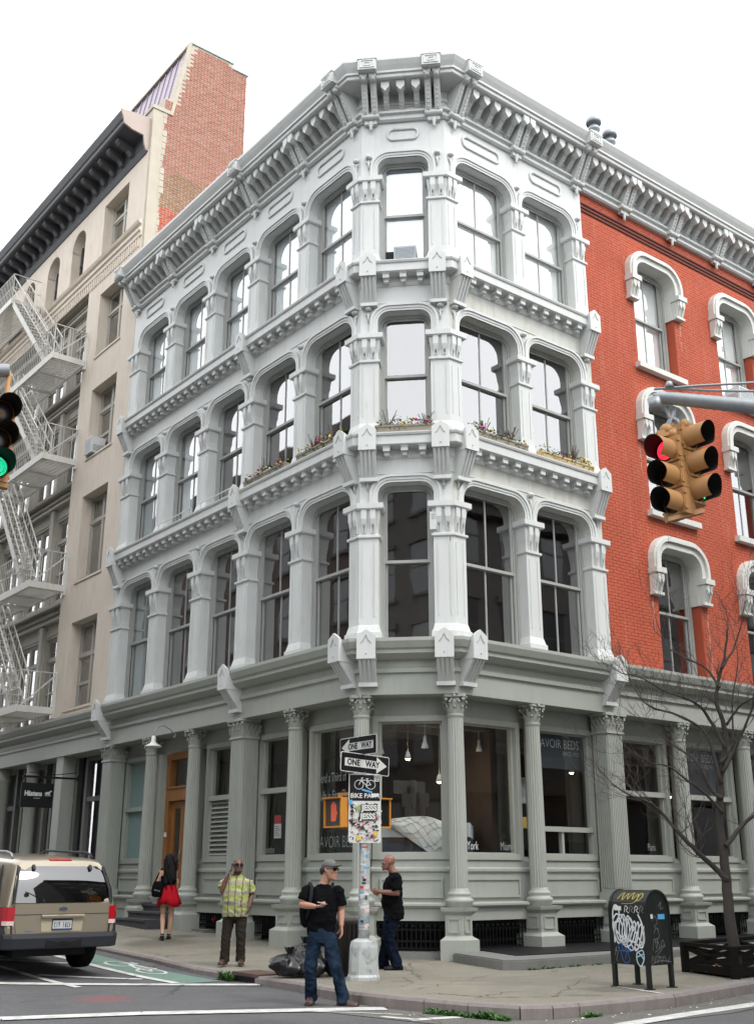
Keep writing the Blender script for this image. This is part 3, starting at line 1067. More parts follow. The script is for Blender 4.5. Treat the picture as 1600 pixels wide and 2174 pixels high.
M_asphalt = asphalt('asphalt', spots=[(-3.4, 14.9, .45, (.20, .075, .075), .6), (-1.2, 12.4, .5, (.05, .05, .05), .4), (0.9, 12.2, .4, (.14, .13, .12), .5), (-5.2, 14.2, .9, (.06, .06, .06), .4)])
M_green = asphalt('worn_green_lane_paint', (0.13, 0.16, 0.145), (0.10, 0.235, 0.175))
_d = (.085, .08, .065)
M_conc = asphalt('pavement_concrete', (0.185, 0.172, 0.140), spots=[(*lp(4.2, 1.5), .75, _d, .7), (*lp(4.9, .6), .35, _d, .6), (*lp(2.0, 1.2), .6, (.13, .12, .10), .5), (0.9, 15.2, .8, (.26, .235, .185), .5), (1.9, 15.6, .9, (.15, .14, .125), .5), (-.9, 16.6, .6, (.12, .11, .095), .6), (2.9, 14.6, .5, (.12, .115, .10), .6), (1.2, 17.6, .7, (.23, .215, .17), .5)])
M_gutter = asphalt('broken_gutter_asphalt', (0.12, 0.115, 0.105))
M_kerb = mat('granite_kerb', (0.23, 0.20, 0.19), 0.85, vary=0.22, scale=6, grime=0.5, bump=0.35, bscale=35)
M_line = asphalt('worn_white_line', (0.30, 0.30, 0.29), (0.78, 0.79, 0.76))
road = structure(mb.part('road', M_asphalt, None))

# pavement sheet from kerb to the building line
mb = MB()
inner = offs([lp(45, -1.0), lp(30, -1.0), lp(18, -1.0), lp(12, -1.0), lp(7, -1.0), lp(4.8, -1), lp(3.6, -1.0), lp(2.2, -1), lp(1.2, -1), lp(0.6, -1.0), lp(0.3, -1)], 0)
inner = [Vector(p) for p in [lp(45, -1), lp(30, -1), lp(18, -1), lp(12, -1), lp(7, -1), lp(4.8, -1), lp(3.6, -1), lp(2.2, -1), lp(1.2, -1), lp(0.8, -1), lp(.6, -1), lp(.5, -1), lp(.4, -1), (0.2, 20.2), (0.45, 20.2),
                              (0.7, 20.2), (0.95, 20.2), rp_(.4, -1), rp_(.5, -1), rp_(.7, -1), rp_(1.2, -1), rp_(2.5, -1), rp_(4, -1), rp_(9, -1), rp_(17, -1), rp_(30, -1)]]
K2 = offs(KERB, -0.14)
K2 = [Vector(p) for p in K2]
ns = 6
for i in range(len(KERB) - 1):
    for j in range(ns):
        q = []
        for (ii, jj) in ((i, j), (i + 1, j), (i + 1, j + 1), (i, j + 1)):
            t = jj / ns
            p = K2[ii].lerp(inner[ii], t)
            h = KH[ii] + (0.14 - KH[ii]) * min(1, t * 2)
            q.append((p.x, p.y, ground(p.x, p.y) + h))
        mb.add(q, [(0, 1, 2, 3)], 0, True)
pave = structure(mb.part('pavement', M_conc, None))
# kerb stones, with joints
kerb = structure(link('kerb', None, None, T(0.5, 13.5, 0)))
rk = random.Random(3)
acc = []
for i in range(len(KERB) - 1):
    a, b = Vector(KERB[i]), Vector(KERB[i + 1])
    L = (b - a).length
    n = max(1, int(round(L / 2.2)))
    for k in range(n):
        acc.append((a.lerp(b, k / n), a.lerp(b, (k + 1) / n), KH[i] + (KH[i + 1] - KH[i]) * k / n, KH[i] + (KH[i + 1] - KH[i]) * (k + 1) / n))
for (a, b, ha, hb) in acc:
    d = (b - a).normalized()
    nr = Vector((d.y, -d.x))
    if ((a + b) / 2 - Vector((0, 15))).length > 25:
        pass
    mbk = MB()
    a2, b2 = a + d * 0.003, b - d * 0.003
    j = rk.uniform(-.008, .008)
    rings = []
    for p, h in ((a2, ha), (b2, hb)):
        g_ = ground(p.x, p.y)
        o, i_ = p + nr * (0.02 + j), p - nr * 0.15
        rings.append([(o.x, o.y, g_ - 0.1), (o.x, o.y, g_ + h - 0.03), (o.x - nr.x * .025, o.y - nr.y * .025, g_ + h + 0.002), (i_.x, i_.y, g_ + h + 0.004), (i_.x, i_.y, g_ - 0.1)])
    mbk.rings(rings, 0, False, True)
    mbk.part('kerb_stone', M_kerb, kerb)

def ground_strip(pts, w, name, mt, lift=0.008, parent=None, h=0.0, sub=10):
    """painted strip along a polyline on the ground"""
    mb = MB()
    pl = [Vector(p) for p in pts]
    for i in range(len(pl) - 1):
        a, b = pl[i], pl[i + 1]
        d = (b - a).normalized()
        nr = Vector((d.y, -d.x)) * w / 2
        for k in range(sub):
            u, v = a.lerp(b, k / sub), a.lerp(b, (k + 1) / sub)
            q = [u + nr, v + nr, v - nr, u - nr]
            mb.add([(p.x, p.y, ground(p.x, p.y) + h + lift) for p in q], [(0, 1, 2, 3)])
    o = mb.part(name, mt, parent)
    if parent is None:
        structure(o)
    return o
def ground_poly(rows, name, mt, lift, h=0.0):
    """sheet between two polylines of equal count"""
    mb = MB()
    a, b = rows
    for i in range(len(a) - 1):
        for j in range(3):
            q = []
            for (ii, jj) in ((i, j), (i + 1, j), (i + 1, j + 1), (i, j + 1)):
                p = Vector(a[ii]).lerp(Vector(b[ii]), jj / 3)
                q.append((p.x, p.y, ground(p.x, p.y) + h + lift))
            mb.add(q, [(0, 1, 2, 3)], 0, True)
    return structure(mb.part(name, mt, None))
ss = [-0.55 + 0.8 * k for k in range(40)]
ground_poly(([lp(s, 2.62 + 0.25) for s in ss], [lp(s, 3.52) for s in ss]), 'bike_lane', M_green, 0.006)
marks = structure(link('road_markings', None, None, T(-2, 15, 0)))
ground_strip([lp(-0.45, 3.55), lp(12, 3.58), lp(32, 3.6)], 0.13, 'lane_line', M_line, 0.010, marks, sub=24)
ground_strip([lp(-0.2, 4.9), lp(12, 4.95), lp(30, 4.95)], 0.11, 'lane_line', M_line, 0.010, marks, sub=24)
for s in (0.3, 2.6, 4.9, 7.2):
    ground_strip([lp(s, 3.7), lp(s + 1.2, 4.8)], 0.13, 'buffer_stripe', M_line, 0.010, marks, sub=6)
ground_strip([(-9, 16.55), (-5.3, 16.58), (-1.62, 16.64)], 0.24, 'stop_line', M_line, 0.012, marks)
ground_strip([(-9, 11.9), (-4.0, 12.86), (-2.6, 13.33), (0.1, 13.80)], 0.30, 'crossing_line', M_line, 0.012, marks)
ground_strip([(-0.9, 13.55), (-0.2, 13.40), (0.28, 13.22)], 0.05, 'crossing_line', M_line, 0.010, marks)
ground_strip([(0.35, 12.75), (0.9, 13.02)], 0.16, 'crossing_line', M_line, 0.010, marks, sub=3)
ground_strip([(0.05, 13.05), (0.5, 12.75)], 0.10, 'crossing_line', M_line, 0.010, marks, sub=3)
ground_strip([(2.5, 12.35), (3.4, 13.25), (5.2, 14.9)], 0.22, 'crossing_line', M_line, 0.010, marks)
# bicycle symbol in the lane
bs = MB()
def gp(s, o, lift=0.011):
    x, y = lp(s, o)
    return (x, y, ground(x, y) + lift)
def ring_on_ground(s0, o0, r1, r2, w):
    n = 24
    vs = []
    for k in range(n):
        a = 2 * math.pi * k / n
        vs.append(gp(s0 + r1 * math.cos(a), o0 + r2 * math.sin(a)))
        vs.append(gp(s0 + (r1 - w * 1.2) * math.cos(a), o0 + (r2 - w) * math.sin(a)))
    bs.add(vs, [(2 * k, 2 * ((k + 1) % n), 2 * ((k + 1) % n) + 1, 2 * k + 1) for k in range(n)])
def seg_on_ground(s0, o0, s1, o1, w=0.05):
    p, q = Vector((s0, o0)), Vector((s1, o1))
    d = (q - p).normalized()
    nr = Vector((d.y, -d.x)) * w / 2
    bs.add([gp(*(p + nr)), gp(*(q + nr)), gp(*(q - nr)), gp(*(p - nr))], [(0, 1, 2, 3)])
ring_on_ground(1.15, 3.12, 0.38, 0.20, 0.05)
ring_on_ground(2.30, 3.12, 0.38, 0.20, 0.05)
for a in ((1.15, 3.12, 1.55, 2.95), (1.55, 2.95, 2.2, 2.98), (2.3, 3.12, 2.15, 2.86), (1.7, 3.12, 2.2, 2.98), (1.15, 3.12, 1.7, 3.12), (1.7, 3.12, 1.5, 2.90), (2.15, 2.86, 2.4, 2.86), (1.4, 2.9, 1.62, 2.9)):
    seg_on_ground(*a)
bs.part('bicycle_symbol', M_line, marks)
# gutter: broken asphalt by the right kerb, and stains
gK = [Vector(p) for p in KERB[12:25]]
ground_poly(([p for p in offs(gK, 0.03)], [p for p in offs(gK, 0.75)]), 'gutter', M_gutter, 0.006)
# pavement joints and cracks as thin dark grooves
M_crack = mat('crack_dirt', (0.085, 0.078, 0.062), 0.95)
cr = structure(link('pavement_joints', None, None, T(1, 15, 0.14)))
rc = random.Random(8)
def crack(p, q, w=0.012, amp=0.06, n=12):
    mb = MB()
    p, q = Vector(p), Vector(q)
    d = (q - p).normalized()
    nr = Vector((d.y, -d.x))
    pts = [p.lerp(q, k / n) + nr * (rc.uniform(-amp, amp) if 0 < k < n else 0) for k in range(n + 1)]
    for i in range(n):
        a, b = pts[i], pts[i + 1]
        dd = (b - a).normalized()
        m = Vector((dd.y, -dd.x))
        w0 = w * rc.uniform(.2, .8)
        qd = [a + m * w0, b + m * w0, b - m * w0, a - m * w0]
        mb.add([(v.x, v.y, ground(v.x, v.y) + 0.1445) for v in qd], [(0, 1, 2, 3)])
    mb.part('pavement_crack', M_crack, cr)
crack((0.5, 14.6), (1.75, 16.9)); crack((0.6, 14.1), (1.2, 13.75), 0.02); crack((1.2, 13.75), (1.6, 14.3), 0.014); crack((1.6, 14.3), (3.2, 14.9), 0.012); crack((1.1, 13.6), (2.6, 13.85), 0.018)
crack((2.1, 14.0), (2.9, 16.3)); crack((-0.2, 15.2), (0.6, 15.9), .012); crack((0.6, 15.9), (0.3, 18.6), .01); crack((0.6, 15.9), (2.0, 15.4), .01); crack((2.6, 14.4), (3.4, 14.2), .016)
for s in (1.2, 2.9, 4.6, 6.3, 8.0):
    crack(lp(s, 0.1), lp(s, 2.4), 0.008, 0.012)
crack(lp(-0.3, 1.25), lp(9, 1.25), 0.008, 0.012, 20)
for s in (2.6, 5.0, 7.5):
    crack(rp_(s, 2.0), rp_(s, 4.8), 0.008, 0.012)

# ------------------------------------------------------------------ storefront of the corner building
GF = 'LCR'
colm = MB()
n = 40
def flut(r, z, d=0.014):
    return [((r - (d if k % 2 else 0)) * math.cos(2 * math.pi * k / n), (r - (d if k % 2 else 0)) * math.sin(2 * math.pi * k / n), z) for k in range(n)]
rings = []
for z, r, d in ((1.20, .172, 0), (1.235, .156, 0), (1.26, .153, .013), (2.2, .151, .013), (3.2, .143, .013), (4.06, .134, .012), (4.08, .136, 0), (4.10, .148, 0), (4.13, .148, 0), (4.14, .13, 0)):
    rings.append(flut(r, z, d))
colm.rings(rings, 0, False, True)
me_col = colm.mesh('column', M_iron_low)
fix_normals(me_col)
cb = MB()
cb.lathe([(.27, .95), (.27, 1.02), (.285, 1.03), (.295, 1.06), (.285, 1.09), (.25, 1.10), (.235, 1.13), (.245, 1.15), (.25, 1.17), (.24, 1.19), (.215, 1.20), (.20, 1.205)], n=28)
cb.map(lambda x, y, z: (x * .80, y * .80, z))
me_cb = cb.mesh('base', M_iron_low)
fix_normals(me_cb)
def leaf(mb, a, r0, z0, z1, w, curl):
    ca, sa = math.cos(a), math.sin(a)
    def P(r, t, z):
        return (ca * r - sa * t, sa * r + ca * t, z)
    h = z1 - z0
    q = [(r0, w, z0), (r0 + 0.015, w * 1.05, z0 + h * .5), (r0 + curl * .6, w * .8, z0 + h * .85), (r0 + curl, w * .5, z1), (r0 + curl * 1.25, w * .35, z1 - h * .12)]
    vs = []
    for r, t, z in q:
        vs += [P(r, -t, z), P(r + 0.018, 0, z), P(r, t, z)]
    mb.add(vs, [(3 * i + j, 3 * i + j + 1, 3 * i + j + 4, 3 * i + j + 3) for i in range(4) for j in range(2)], 0, True)
    mb.ball(P(r0 + curl * 1.1, 0, z1 - h * .06), 0.020, 6)
def capital_mesh(square=False):
    mb = MB()
    if not square:
        mb.lathe([(.15, 4.12), (.155, 4.2), (.165, 4.32), (.20, 4.42)], n=16)
        for k in range(8):
            leaf(mb, 2 * math.pi * k / 8, .15, 4.14, 4.26, .055, .07)
            leaf(mb, 2 * math.pi * (k + .5) / 8, .155, 4.18, 4.35, .055, .09)
        for k in range(4):
            a = math.pi / 4 + math.pi / 2 * k
            mb.ball((.25 * math.cos(a), .25 * math.sin(a), 4.385), .042, 8)
            mb.ball((.19 * math.cos(a - .4), .19 * math.sin(a - .4), 4.375), .03, 8)
            mb.ball((.19 * math.cos(a + .4), .19 * math.sin(a + .4), 4.375), .03, 8)
            mb.ball((.225 * math.cos(a + math.pi / 4), .225 * math.sin(a + math.pi / 4), 4.44), .04, 8)
        ab = []
        for k in range(4):
            a = math.pi / 4 + math.pi / 2 * k
            ab += [(.30 * math.cos(a - .12), .30 * math.sin(a - .12)), (.30 * math.cos(a + .12), .30 * math.sin(a + .12)), (.205 * math.cos(a + math.pi / 4), .205 * math.sin(a + math.pi / 4))]
        mb.zprof(ab, 4.42, 4.475)
    else:
        mb.box(-.30, .30, -.26, .26, 4.12, 4.42)
        mb.box(-.33, .33, -.29, .29, 4.08, 4.12)
        for (fx, fy, ang, half) in ((0, -.26, -math.pi / 2, .30), (-.30, 0, math.pi, .26), (.30, 0, 0, .26)):
            for i in range(4):
                t = -half + half * 2 * (i + .5) / 4
                for (z0, z1, cu, sh) in ((4.14, 4.26, .06, 0), (4.18, 4.36, .08, half / 4)):
                    m2 = MB()
                    leaf(m2, 0, 0.0, z0, z1, .055, cu)
                    ca, sa = math.cos(ang), math.sin(ang)
                    tt = t + sh
                    m2.map(lambda x, y, z: (fx + ca * x - sa * (y + tt), fy + sa * x + ca * (y + tt), z))
                    mb.add(m2.v, m2.f, 0, True)
        for sx in (-1, 1):
            mb.ball((sx * .34, -.30, 4.385), .045, 8)
            mb.ball((sx * .12, -.30, 4.385), .032, 8)
        mb.ball((0, -.31, 4.44), .04, 8)
        mb.zprof([(-.40, -.34), (-.33, -.37), (.0, -.31), (.33, -.37), (.40, -.34), (.36, .26), (-.36, .26)], 4.42, 4.475)
    return mb
_cm = capital_mesh()
_cm.map(lambda x, y, z: (x * .84, y * .84, z))
me_cap = _cm.mesh('capital', M_iron_low)
fix_normals(me_cap)
_cm = capital_mesh(True)
_cm.map(lambda x, y, z: (x * .76, y * .76, z))
me_capsq = _cm.mesh('capital', M_iron_low)
fix_normals(me_capsq)
pier = MB()
pier.box(-.28, .28, -.24, .26, 1.16, 4.10)
for k in range(9):
    x = -.25 + .5 * k / 8
    pier.box(x - .018, x + .018, -.262, -.24, 1.24, 4.05)
for k in range(7):
    y = -.20 + .40 * k / 6
    for s in (-1, 1):
        pier.box(min(s * .28, s * .302), max(s * .28, s * .302), y - .018, y + .018, 1.24, 4.05)
pier.map(lambda x, y, z: (x * .76, y * .76, z))
me_pier = pier.mesh('pier', M_iron_low)
fix_normals(me_pier)
pb = MB()
pb.box(-.36, .36, -.33, .30, .95, 1.03); pb.box(-.345, .345, -.315, .29, 1.03, 1.09); pb.box(-.325, .325, -.295, .28, 1.09, 1.16)
pb.map(lambda x, y, z: (x * .76, y * .76, z))
me_pb = pb.mesh('base', M_iron_low)
fix_normals(me_pb)
def pedestal(mb, path, zb):
    stack(mb, path, [(0.08, zb - 0.3), (0.08, zb + 0.30), (0.02, zb + 0.34), (0.0, zb + 0.36), (0.0, 0.84), (0.02, 0.86), (0.06, 0.90), (0.075, 0.955), (0.075, 0.965)], 0.55)
    pp = [Vector(p) for p in path]
    for i in range(len(pp) - 1):
        d = pp[i + 1] - pp[i]
        ln = d.length
        d.normalize()
        nr = Vector((d.y, -d.x))
        if ln < 0.2:
            continue
        a, b = pp[i] + d * .08 + nr * .008, pp[i + 1] - d * .08 + nr * .008
        z0, z1 = zb + 0.42, 0.80
        for (u, v) in (((a, z0), (b, z0)), ((a, z1), (b, z1)), ((a, z0), (a, z1)), ((b, z0), (b, z1))):
            mb.bar((u[0].x, u[0].y, u[1]), (v[0].x, v[0].y, v[1]), 0.03, 0.03, 0, (nr.x, nr.y, 0))
def zwalk(f, x, y=-0.3):
    p = W(f, x, y)
    return ground(*p) + 0.14
COLS = [('L', -2.22, 0), ('L', -4.06, 1), ('L', -6.12, 0), ('L', -8.12, 0), ('L', -10.12, 1), ('R', 2.02, 0), ('R', 4.10, 1), ('R', 6.33, 0), ('R', 8.6, 0), ('R', 10.7, 0), ('R', 12.8, 0), ('R', 14.85, 1)]
def put_column(M, sq, name='column'):
    o = link('pier' if sq else 'column', me_pier if sq else me_col, corner, M)
    link('capital', me_capsq if sq else me_cap, o, M)
    link('base', me_pb if sq else me_cb, o, M)
    return o
for f, x, sq in COLS:
    M = FRM[f] @ T(x, 0.18, 0)
    o = put_column(M, sq)
    p = MB()
    h = 0.255 if sq else 0.205
    zb = zwalk(f, x)
    # three visible faces: path round the pedestal
    pth = [W(f, x - h, 0.5), W(f, x - h, -0.03), W(f, x + h, -0.03), W(f, x + h, 0.5)]
    stack_path = pth
    mbp = MB()
    rg = []
    for o_, z in [(0.08, zb - 0.3), (0.08, zb + 0.30), (0.02, zb + 0.34), (0.0, zb + 0.36), (0.0, 0.84), (0.02, 0.86), (0.06, 0.90), (0.075, 0.955)]:
        e = offs(pth, o_)
        rg.append([(v.x, v.y, z) for v in e])
    mbp.rings(rg, 0, False, True)
    pp = [Vector(q) for q in pth]
    for i in range(3):
        d = pp[i + 1] - pp[i]
        ln = d.length
        d.normalize()
        nr = Vector((d.y, -d.x))
        a, b = pp[i] + d * .075 + nr * .006, pp[i + 1] - d * .075 + nr * .006
        if i == 0:
            a = pp[i] + d * .2
        if i == 2:
            b = pp[i + 1] - d * .2
        z0, z1 = zb + 0.43, 0.79
        if z1 - z0 > 0.05:
            for (u, v) in (((a, z0), (b, z0)), ((a, z1), (b, z1)), ((a, z0), (a, z1)), ((b, z0), (b, z1))):
                mbp.bar((u[0].x, u[0].y, u[1]), (v[0].x, v[0].y, v[1]), 0.03, 0.03, 0, (nr.x, nr.y, 0))
    mbp.part('pedestal', M_iron_low, o)
for which in (0, 1):                         # the two columns at the cut corner
    c = Vector((A if which == 0 else B)) + ((dR * 0.04 + Vector((0.12038, 0.99273, 0)) * 0.15) if which == 0 else (dL * 0.06 + Vector((0.12038, 0.99273, 0)) * 0.15))
    M = T(c.x, c.y, 0) @ RZ(-0.121)
    o = put_column(M, 0)
    mbp = MB()
    if which == 0:
        pth = [W('L', -0.20, 0.40), W('L', -0.20, -0.03), (offs([W('L', -1), W('L', 0), W('C', 1)], 0.03)[1])[:], W('C', 0.27, -0.03), W('C', 0.27, 0.40)]
    else:
        pth = [W('C', CW - 0.27, 0.40), W('C', CW - 0.27, -0.03), (offs([W('C', 0), W('R', 0), W('R', 1)], 0.03)[1])[:], W('R', 0.20, -0.03), W('R', 0.20, 0.40)]
    zb = 0.16
    rg = []
    for o_, z in [(0.08, zb - 0.3), (0.08, zb + 0.30), (0.02, zb + 0.34), (0.0, zb + 0.36), (0.0, 0.84), (0.02, 0.86), (0.06, 0.90), (0.075, 0.955)]:
        e = offs(pth, o_)
        rg.append([(v.x, v.y, z) for v in e])
    mbp.rings(rg, 0, False, True)
    pp = [Vector(q) for q in pth]
    for i in (1, 2):
        d = pp[i + 1] - pp[i]
        d.normalize()
        nr = Vector((d.y, -d.x))
        a, b = pp[i] + d * .05 + nr * .006, pp[i + 1] - d * .05 + nr * .006
        z0, z1 = zb + 0.42, 0.79
        for (u, v) in (((a, z0), (b, z0)), ((a, z1), (b, z1)), ((a, z0), (a, z1)), ((b, z0), (b, z1))):
            mbp.bar((u[0].x, u[0].y, u[1]), (v[0].x, v[0].y, v[1]), 0.03, 0.03, 0, (nr.x, nr.y, 0))
    mbp.part('pedestal', M_iron_low, o)

# bulkhead, ledge and header behind the columns
YG = 0.56                                    # depth of the shop glass
def lowwall(path):
    mb = MB()
    sweep(mb, path, [(-YG - .12, 1.02), (-0.44, 1.02), (-0.44, 1.50), (-0.40, 1.53), (-0.40, 1.57), (-0.45, 1.60), (-0.45, 1.70), (-0.50, 1.78), (-YG - .12, 1.78)])
    o = mb.part('bulkhead', M_iron_low, corner)
    mb = MB()
    sweep(mb, path, [(-0.75, 0.74), (-0.28, 0.74), (-0.28, 0.93), (-0.23, 0.95), (-0.20, 0.98), (-0.20, 1.01), (-0.26, 1.03), (-0.75, 1.03)])
    mb.part('ledge', M_iron_low, o)
    return o
lw1 = lowwall([W('L', -10.4), W('L', -7.85)])
lw2 = lowwall([W('L', -6.30), W('L', 0), W('R', 0), W('R', REND)])
mb = MB()
sweep(mb, PATH, [(-YG - .1, 4.10), (-0.48, 4.10), (-0.48, 4.16), (-0.50, 4.18), (-0.50, 4.50), (-YG - .1, 4.50)])
mb.part('window_header', M_iron_low, corner)
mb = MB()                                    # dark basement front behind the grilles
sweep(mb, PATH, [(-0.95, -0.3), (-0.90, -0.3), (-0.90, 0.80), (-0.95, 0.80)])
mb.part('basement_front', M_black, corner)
mb = MB()                                    # stone curb under the grilles
sweep(mb, [W('L', -6.3), W('L', 0), W('R', 0)], [(-0.55, -0.2), (-0.16, -0.2), (-0.16, 0.26), (-0.55, 0.26)])
sweep(mb, [W('L', -10.4), W('L', -5.3)], [(-0.55, -0.2), (-0.16, -0.2), (-0.16, 0.42), (-0.55, 0.42)])
mb.part('area_curb', M_stone, corner)

BAYS = [('L', -2.22, 0.0), ('L', -4.06, -2.22), ('L', -6.12, -4.06), ('L', -8.12, -6.12), ('L', -10.12, -8.12), ('C', 0.0, CW), ('R', 0.0, 2.02), ('R', 2.02, 4.10), ('R', 4.10, 6.33), ('R', 6.33, 8.6), ('R', 8.6, 10.7), ('R', 10.7, 12.8), ('R', 12.8, 14.85)]
def bay_x(f, a, b):
    """glass extents inside a bay: mitred at the cut corner"""
    k = YG * 0.4142
    xa, xb = a + 0.20, b - 0.20
    if f == 'L' and b == 0:
        xb = -k - 0.06
    if f == 'C':
        xa, xb = k + 0.06, CW - k - 0.06
    if f == 'R' and a == 0:
        xa = k + 0.06
    return xa, xb
def bulk_panel(f, xa, xb, par):
    mb = MB()
    a, b = xa + 0.03, xb - 0.03
    frame_box(mb, a, b, 1.10, 1.42, 0.035, 0.40, 0.445)
    mb.box(a + .035, b - .035, 0.425, 0.445, 1.135, 1.385)
    mb.part('panel', M_iron_low, par, FRM[f])
def grille(f, xa, xb, zb):
    mb = MB()
    M = FRM[f]
    n = int((xb - xa) / 0.075)
    for k in range(n + 1):
        x = xa + (xb - xa) * k / n
        mb.box(x - .007, x + .007, 0.33, 0.345, zb, 0.72)
    for z in (zb + 0.06, 0.42 if zb < .38 else .5, 0.60, 0.70):
        mb.box(xa, xb, 0.345, 0.355, z - .012, z + .012)
    for k in range(int((xb - xa) / 0.12)):
        mb.ball((xa + 0.06 + .12 * k, 0.335, 0.655), 0.032, 6, sc=(1, .4, 1))
    mb.part('area_grille', M_black, corner, M)
def shop_window(f, a, b, transom=None, lower=None, mull=None, glassmat=None):
    xa, xb = bay_x(f, a, b)
    mb = MB()
    frame_box(mb, xa - .10, xb + .10, 1.72, 4.16, 0.10, YG - .14, YG - .05)
    frame_box(mb, xa, xb, 1.80, 4.08, 0.045, YG - .05, YG + .04)
    if transom:
        mb.box(xa, xb, YG - .10, YG + .03, transom - .05, transom + .05)
        if mull is not None:
            xm = xa + (xb - xa) * mull
            mb.box(xm - .025, xm + .025, YG - .03, YG + .03, transom, 4.08)
    if lower:
        mb.box(xa, xb, YG - .08, YG + .03, lower - .045, lower + .045)
        xm = (xa + xb) / 2
        mb.box(xm - .03, xm + .03, YG - .05, YG + .03, 1.80, lower)
    w = mb.part('shop_window', M_iron_low, corner, FRM[f])
    zs = [1.84] + ([lower] if lower else []) + ([transom] if transom else []) + [4.04]
    for i in range(len(zs) - 1):
        g_ = MB()
        g_.add([(xa + .04, YG, zs[i]), (xb - .04, YG, zs[i]), (xb - .04, YG, zs[i + 1]), (xa + .04, YG, zs[i + 1])], [(0, 1, 2, 3)])
        g_.part('pane', glassmat or M_shopglass, w, FRM[f], fix=False)
    return w, xa, xb
M_frost = mat('frosted_blue_glass', (0.24, 0.35, 0.34), 0.35, vary=0.05)
shop = {}
for i, (f, a, b) in enumerate(BAYS):
    if i == 3:
        continue
    kw = {}
    if i == 1: kw = dict(transom=3.05, mull=.72)
    if i == 2: kw = dict(transom=3.02)
    if i == 4: kw = dict(transom=2.95, glassmat=M_frost)
    if i == 7: kw = dict(lower=2.28)
    if i in (8, 9, 10, 11, 12): kw = dict(transom=3.02, mull=.30 if i == 8 else None)
    w, xa, xb = shop_window(f, a, b, **kw)
    shop[i] = (w, xa, xb)
    bulk_panel(f, xa, xb, lw1 if i == 4 else lw2)
    zz = zwalk(f, (a + b) / 2)
    if i == 4:
        p = MB(); p.box(xa - .1, xb + .1, 0.30, 0.36, zz, 0.76); p.part('stall_panel', M_iron_low, corner, FRM[f])
    else:
        grille(f, xa - .06, xb + .06, zz + 0.10)
# louvred vent in the third bay
w, xa, xb = shop[2]
lv = MB()
lv.box(xa + .03, xb - .03, YG + .06, YG + .08, 1.84, 3.0)
lv.part('vent_backing', M_black, w, FL)
slat = MB()
slat.xprof([(YG - .06, 0.0), (YG - .045, -0.005), (YG + .05, 0.07), (YG + .04, 0.085)], xa + .03, xb - .03)
me_slat = slat.mesh('slat', M_iron_low)
fix_normals(me_slat)
for k in range(12):
    link('slat', me_slat, w, FL @ T(0, 0, 1.86 + k * 0.094))
# oak door bay
xa, xb = -7.88, -6.36
zd = 0.98
dr = MB()
frame_box(dr, xa, xb, zd - .05, 4.12, 0.16, YG - .10, YG + .06)
dr.box(xa + .16, xb - .16, YG - .12, YG + .06, 3.05, 3.32)
dr.box(xa + .16, xb - .16, YG - .15, YG + .02, 3.32, 3.36)
door = dr.part('entrance_door', M_wood, corner, FL)
g_ = MB()
g_.add([(xa + .16, YG, 3.36), (xb - .16, YG, 3.36), (xb - .16, YG, 3.98), (xa + .16, YG, 3.98)], [(0, 1, 2, 3)])
g_.part('transom_pane', M_shopglass, door, FL, fix=False)
for s in (0, 1):
    u0 = xa + .16 + s * (xb - xa - .32) / 2
    u1 = u0 + (xb - xa - .32) / 2
    lf = MB()
    frame_box(lf, u0 + .005, u1 - .005, zd, 3.04, 0.15, YG - .02, YG + .03)
    lf.box(u0 + .15, u1 - .15, YG - .015, YG + .03, zd + .15, zd + .55)
    lf.part('door_leaf', M_wood, door, FL)
    g_ = MB()
    g_.add([(u0 + .15, YG + .01, zd + .55), (u1 - .15, YG + .01, zd + .55), (u1 - .15, YG + .01, 2.9), (u0 + .15, YG + .01, 2.9)], [(0, 1, 2, 3)])
    g_.part('door_pane', M_shopglass, door, FL, fix=False)
hd = MB()
hd.tube([((xa + xb) / 2 - .06, YG - .04, 1.75), ((xa + xb) / 2 - .06, YG - .07, 1.85), ((xa + xb) / 2 - .06, YG - .04, 1.98)], .012)
hd.part('door_handle', M_galv, door, FL)
pl = MB(); pl.box(xa + .05, xa + .15, YG - .115, YG - .10, 2.28, 2.38); pl.part('notice_plate', M_white, door, FL)
sv = MB()
for s in (-1, 1):
    sv.box(xa - .12 if s < 0 else xb, xa if s < 0 else xb + .12, 0.3, YG + .1, 0.9, 4.1)
sv.part('door_jamb', M_iron_low, corner, FL)
zs0 = zwalk('L', -7.1, -.6)
for k, (y0, zt) in enumerate(((-0.62, 0.17), (-0.28, 0.34), (0.06, 0.51))):
    st = MB()
    zt2 = zs0 + (zd - zs0) * (k + 1) / 4 + .02
    st.box(xa - .0, xb + .0, y0, YG + .1, zs0 - .2, zt2)
    st.box(xa - .0, xb + .0, y0 - .03, y0 + .02, zt2 - .035, zt2 + .005)
    st.part('entrance_step', M_darkstep, corner, FL)
st = MB(); st.box(xa, xb, 0.38, YG + .3, zs0 - .2, zd); st.part('entrance_step', M_darkstep, corner, FL)

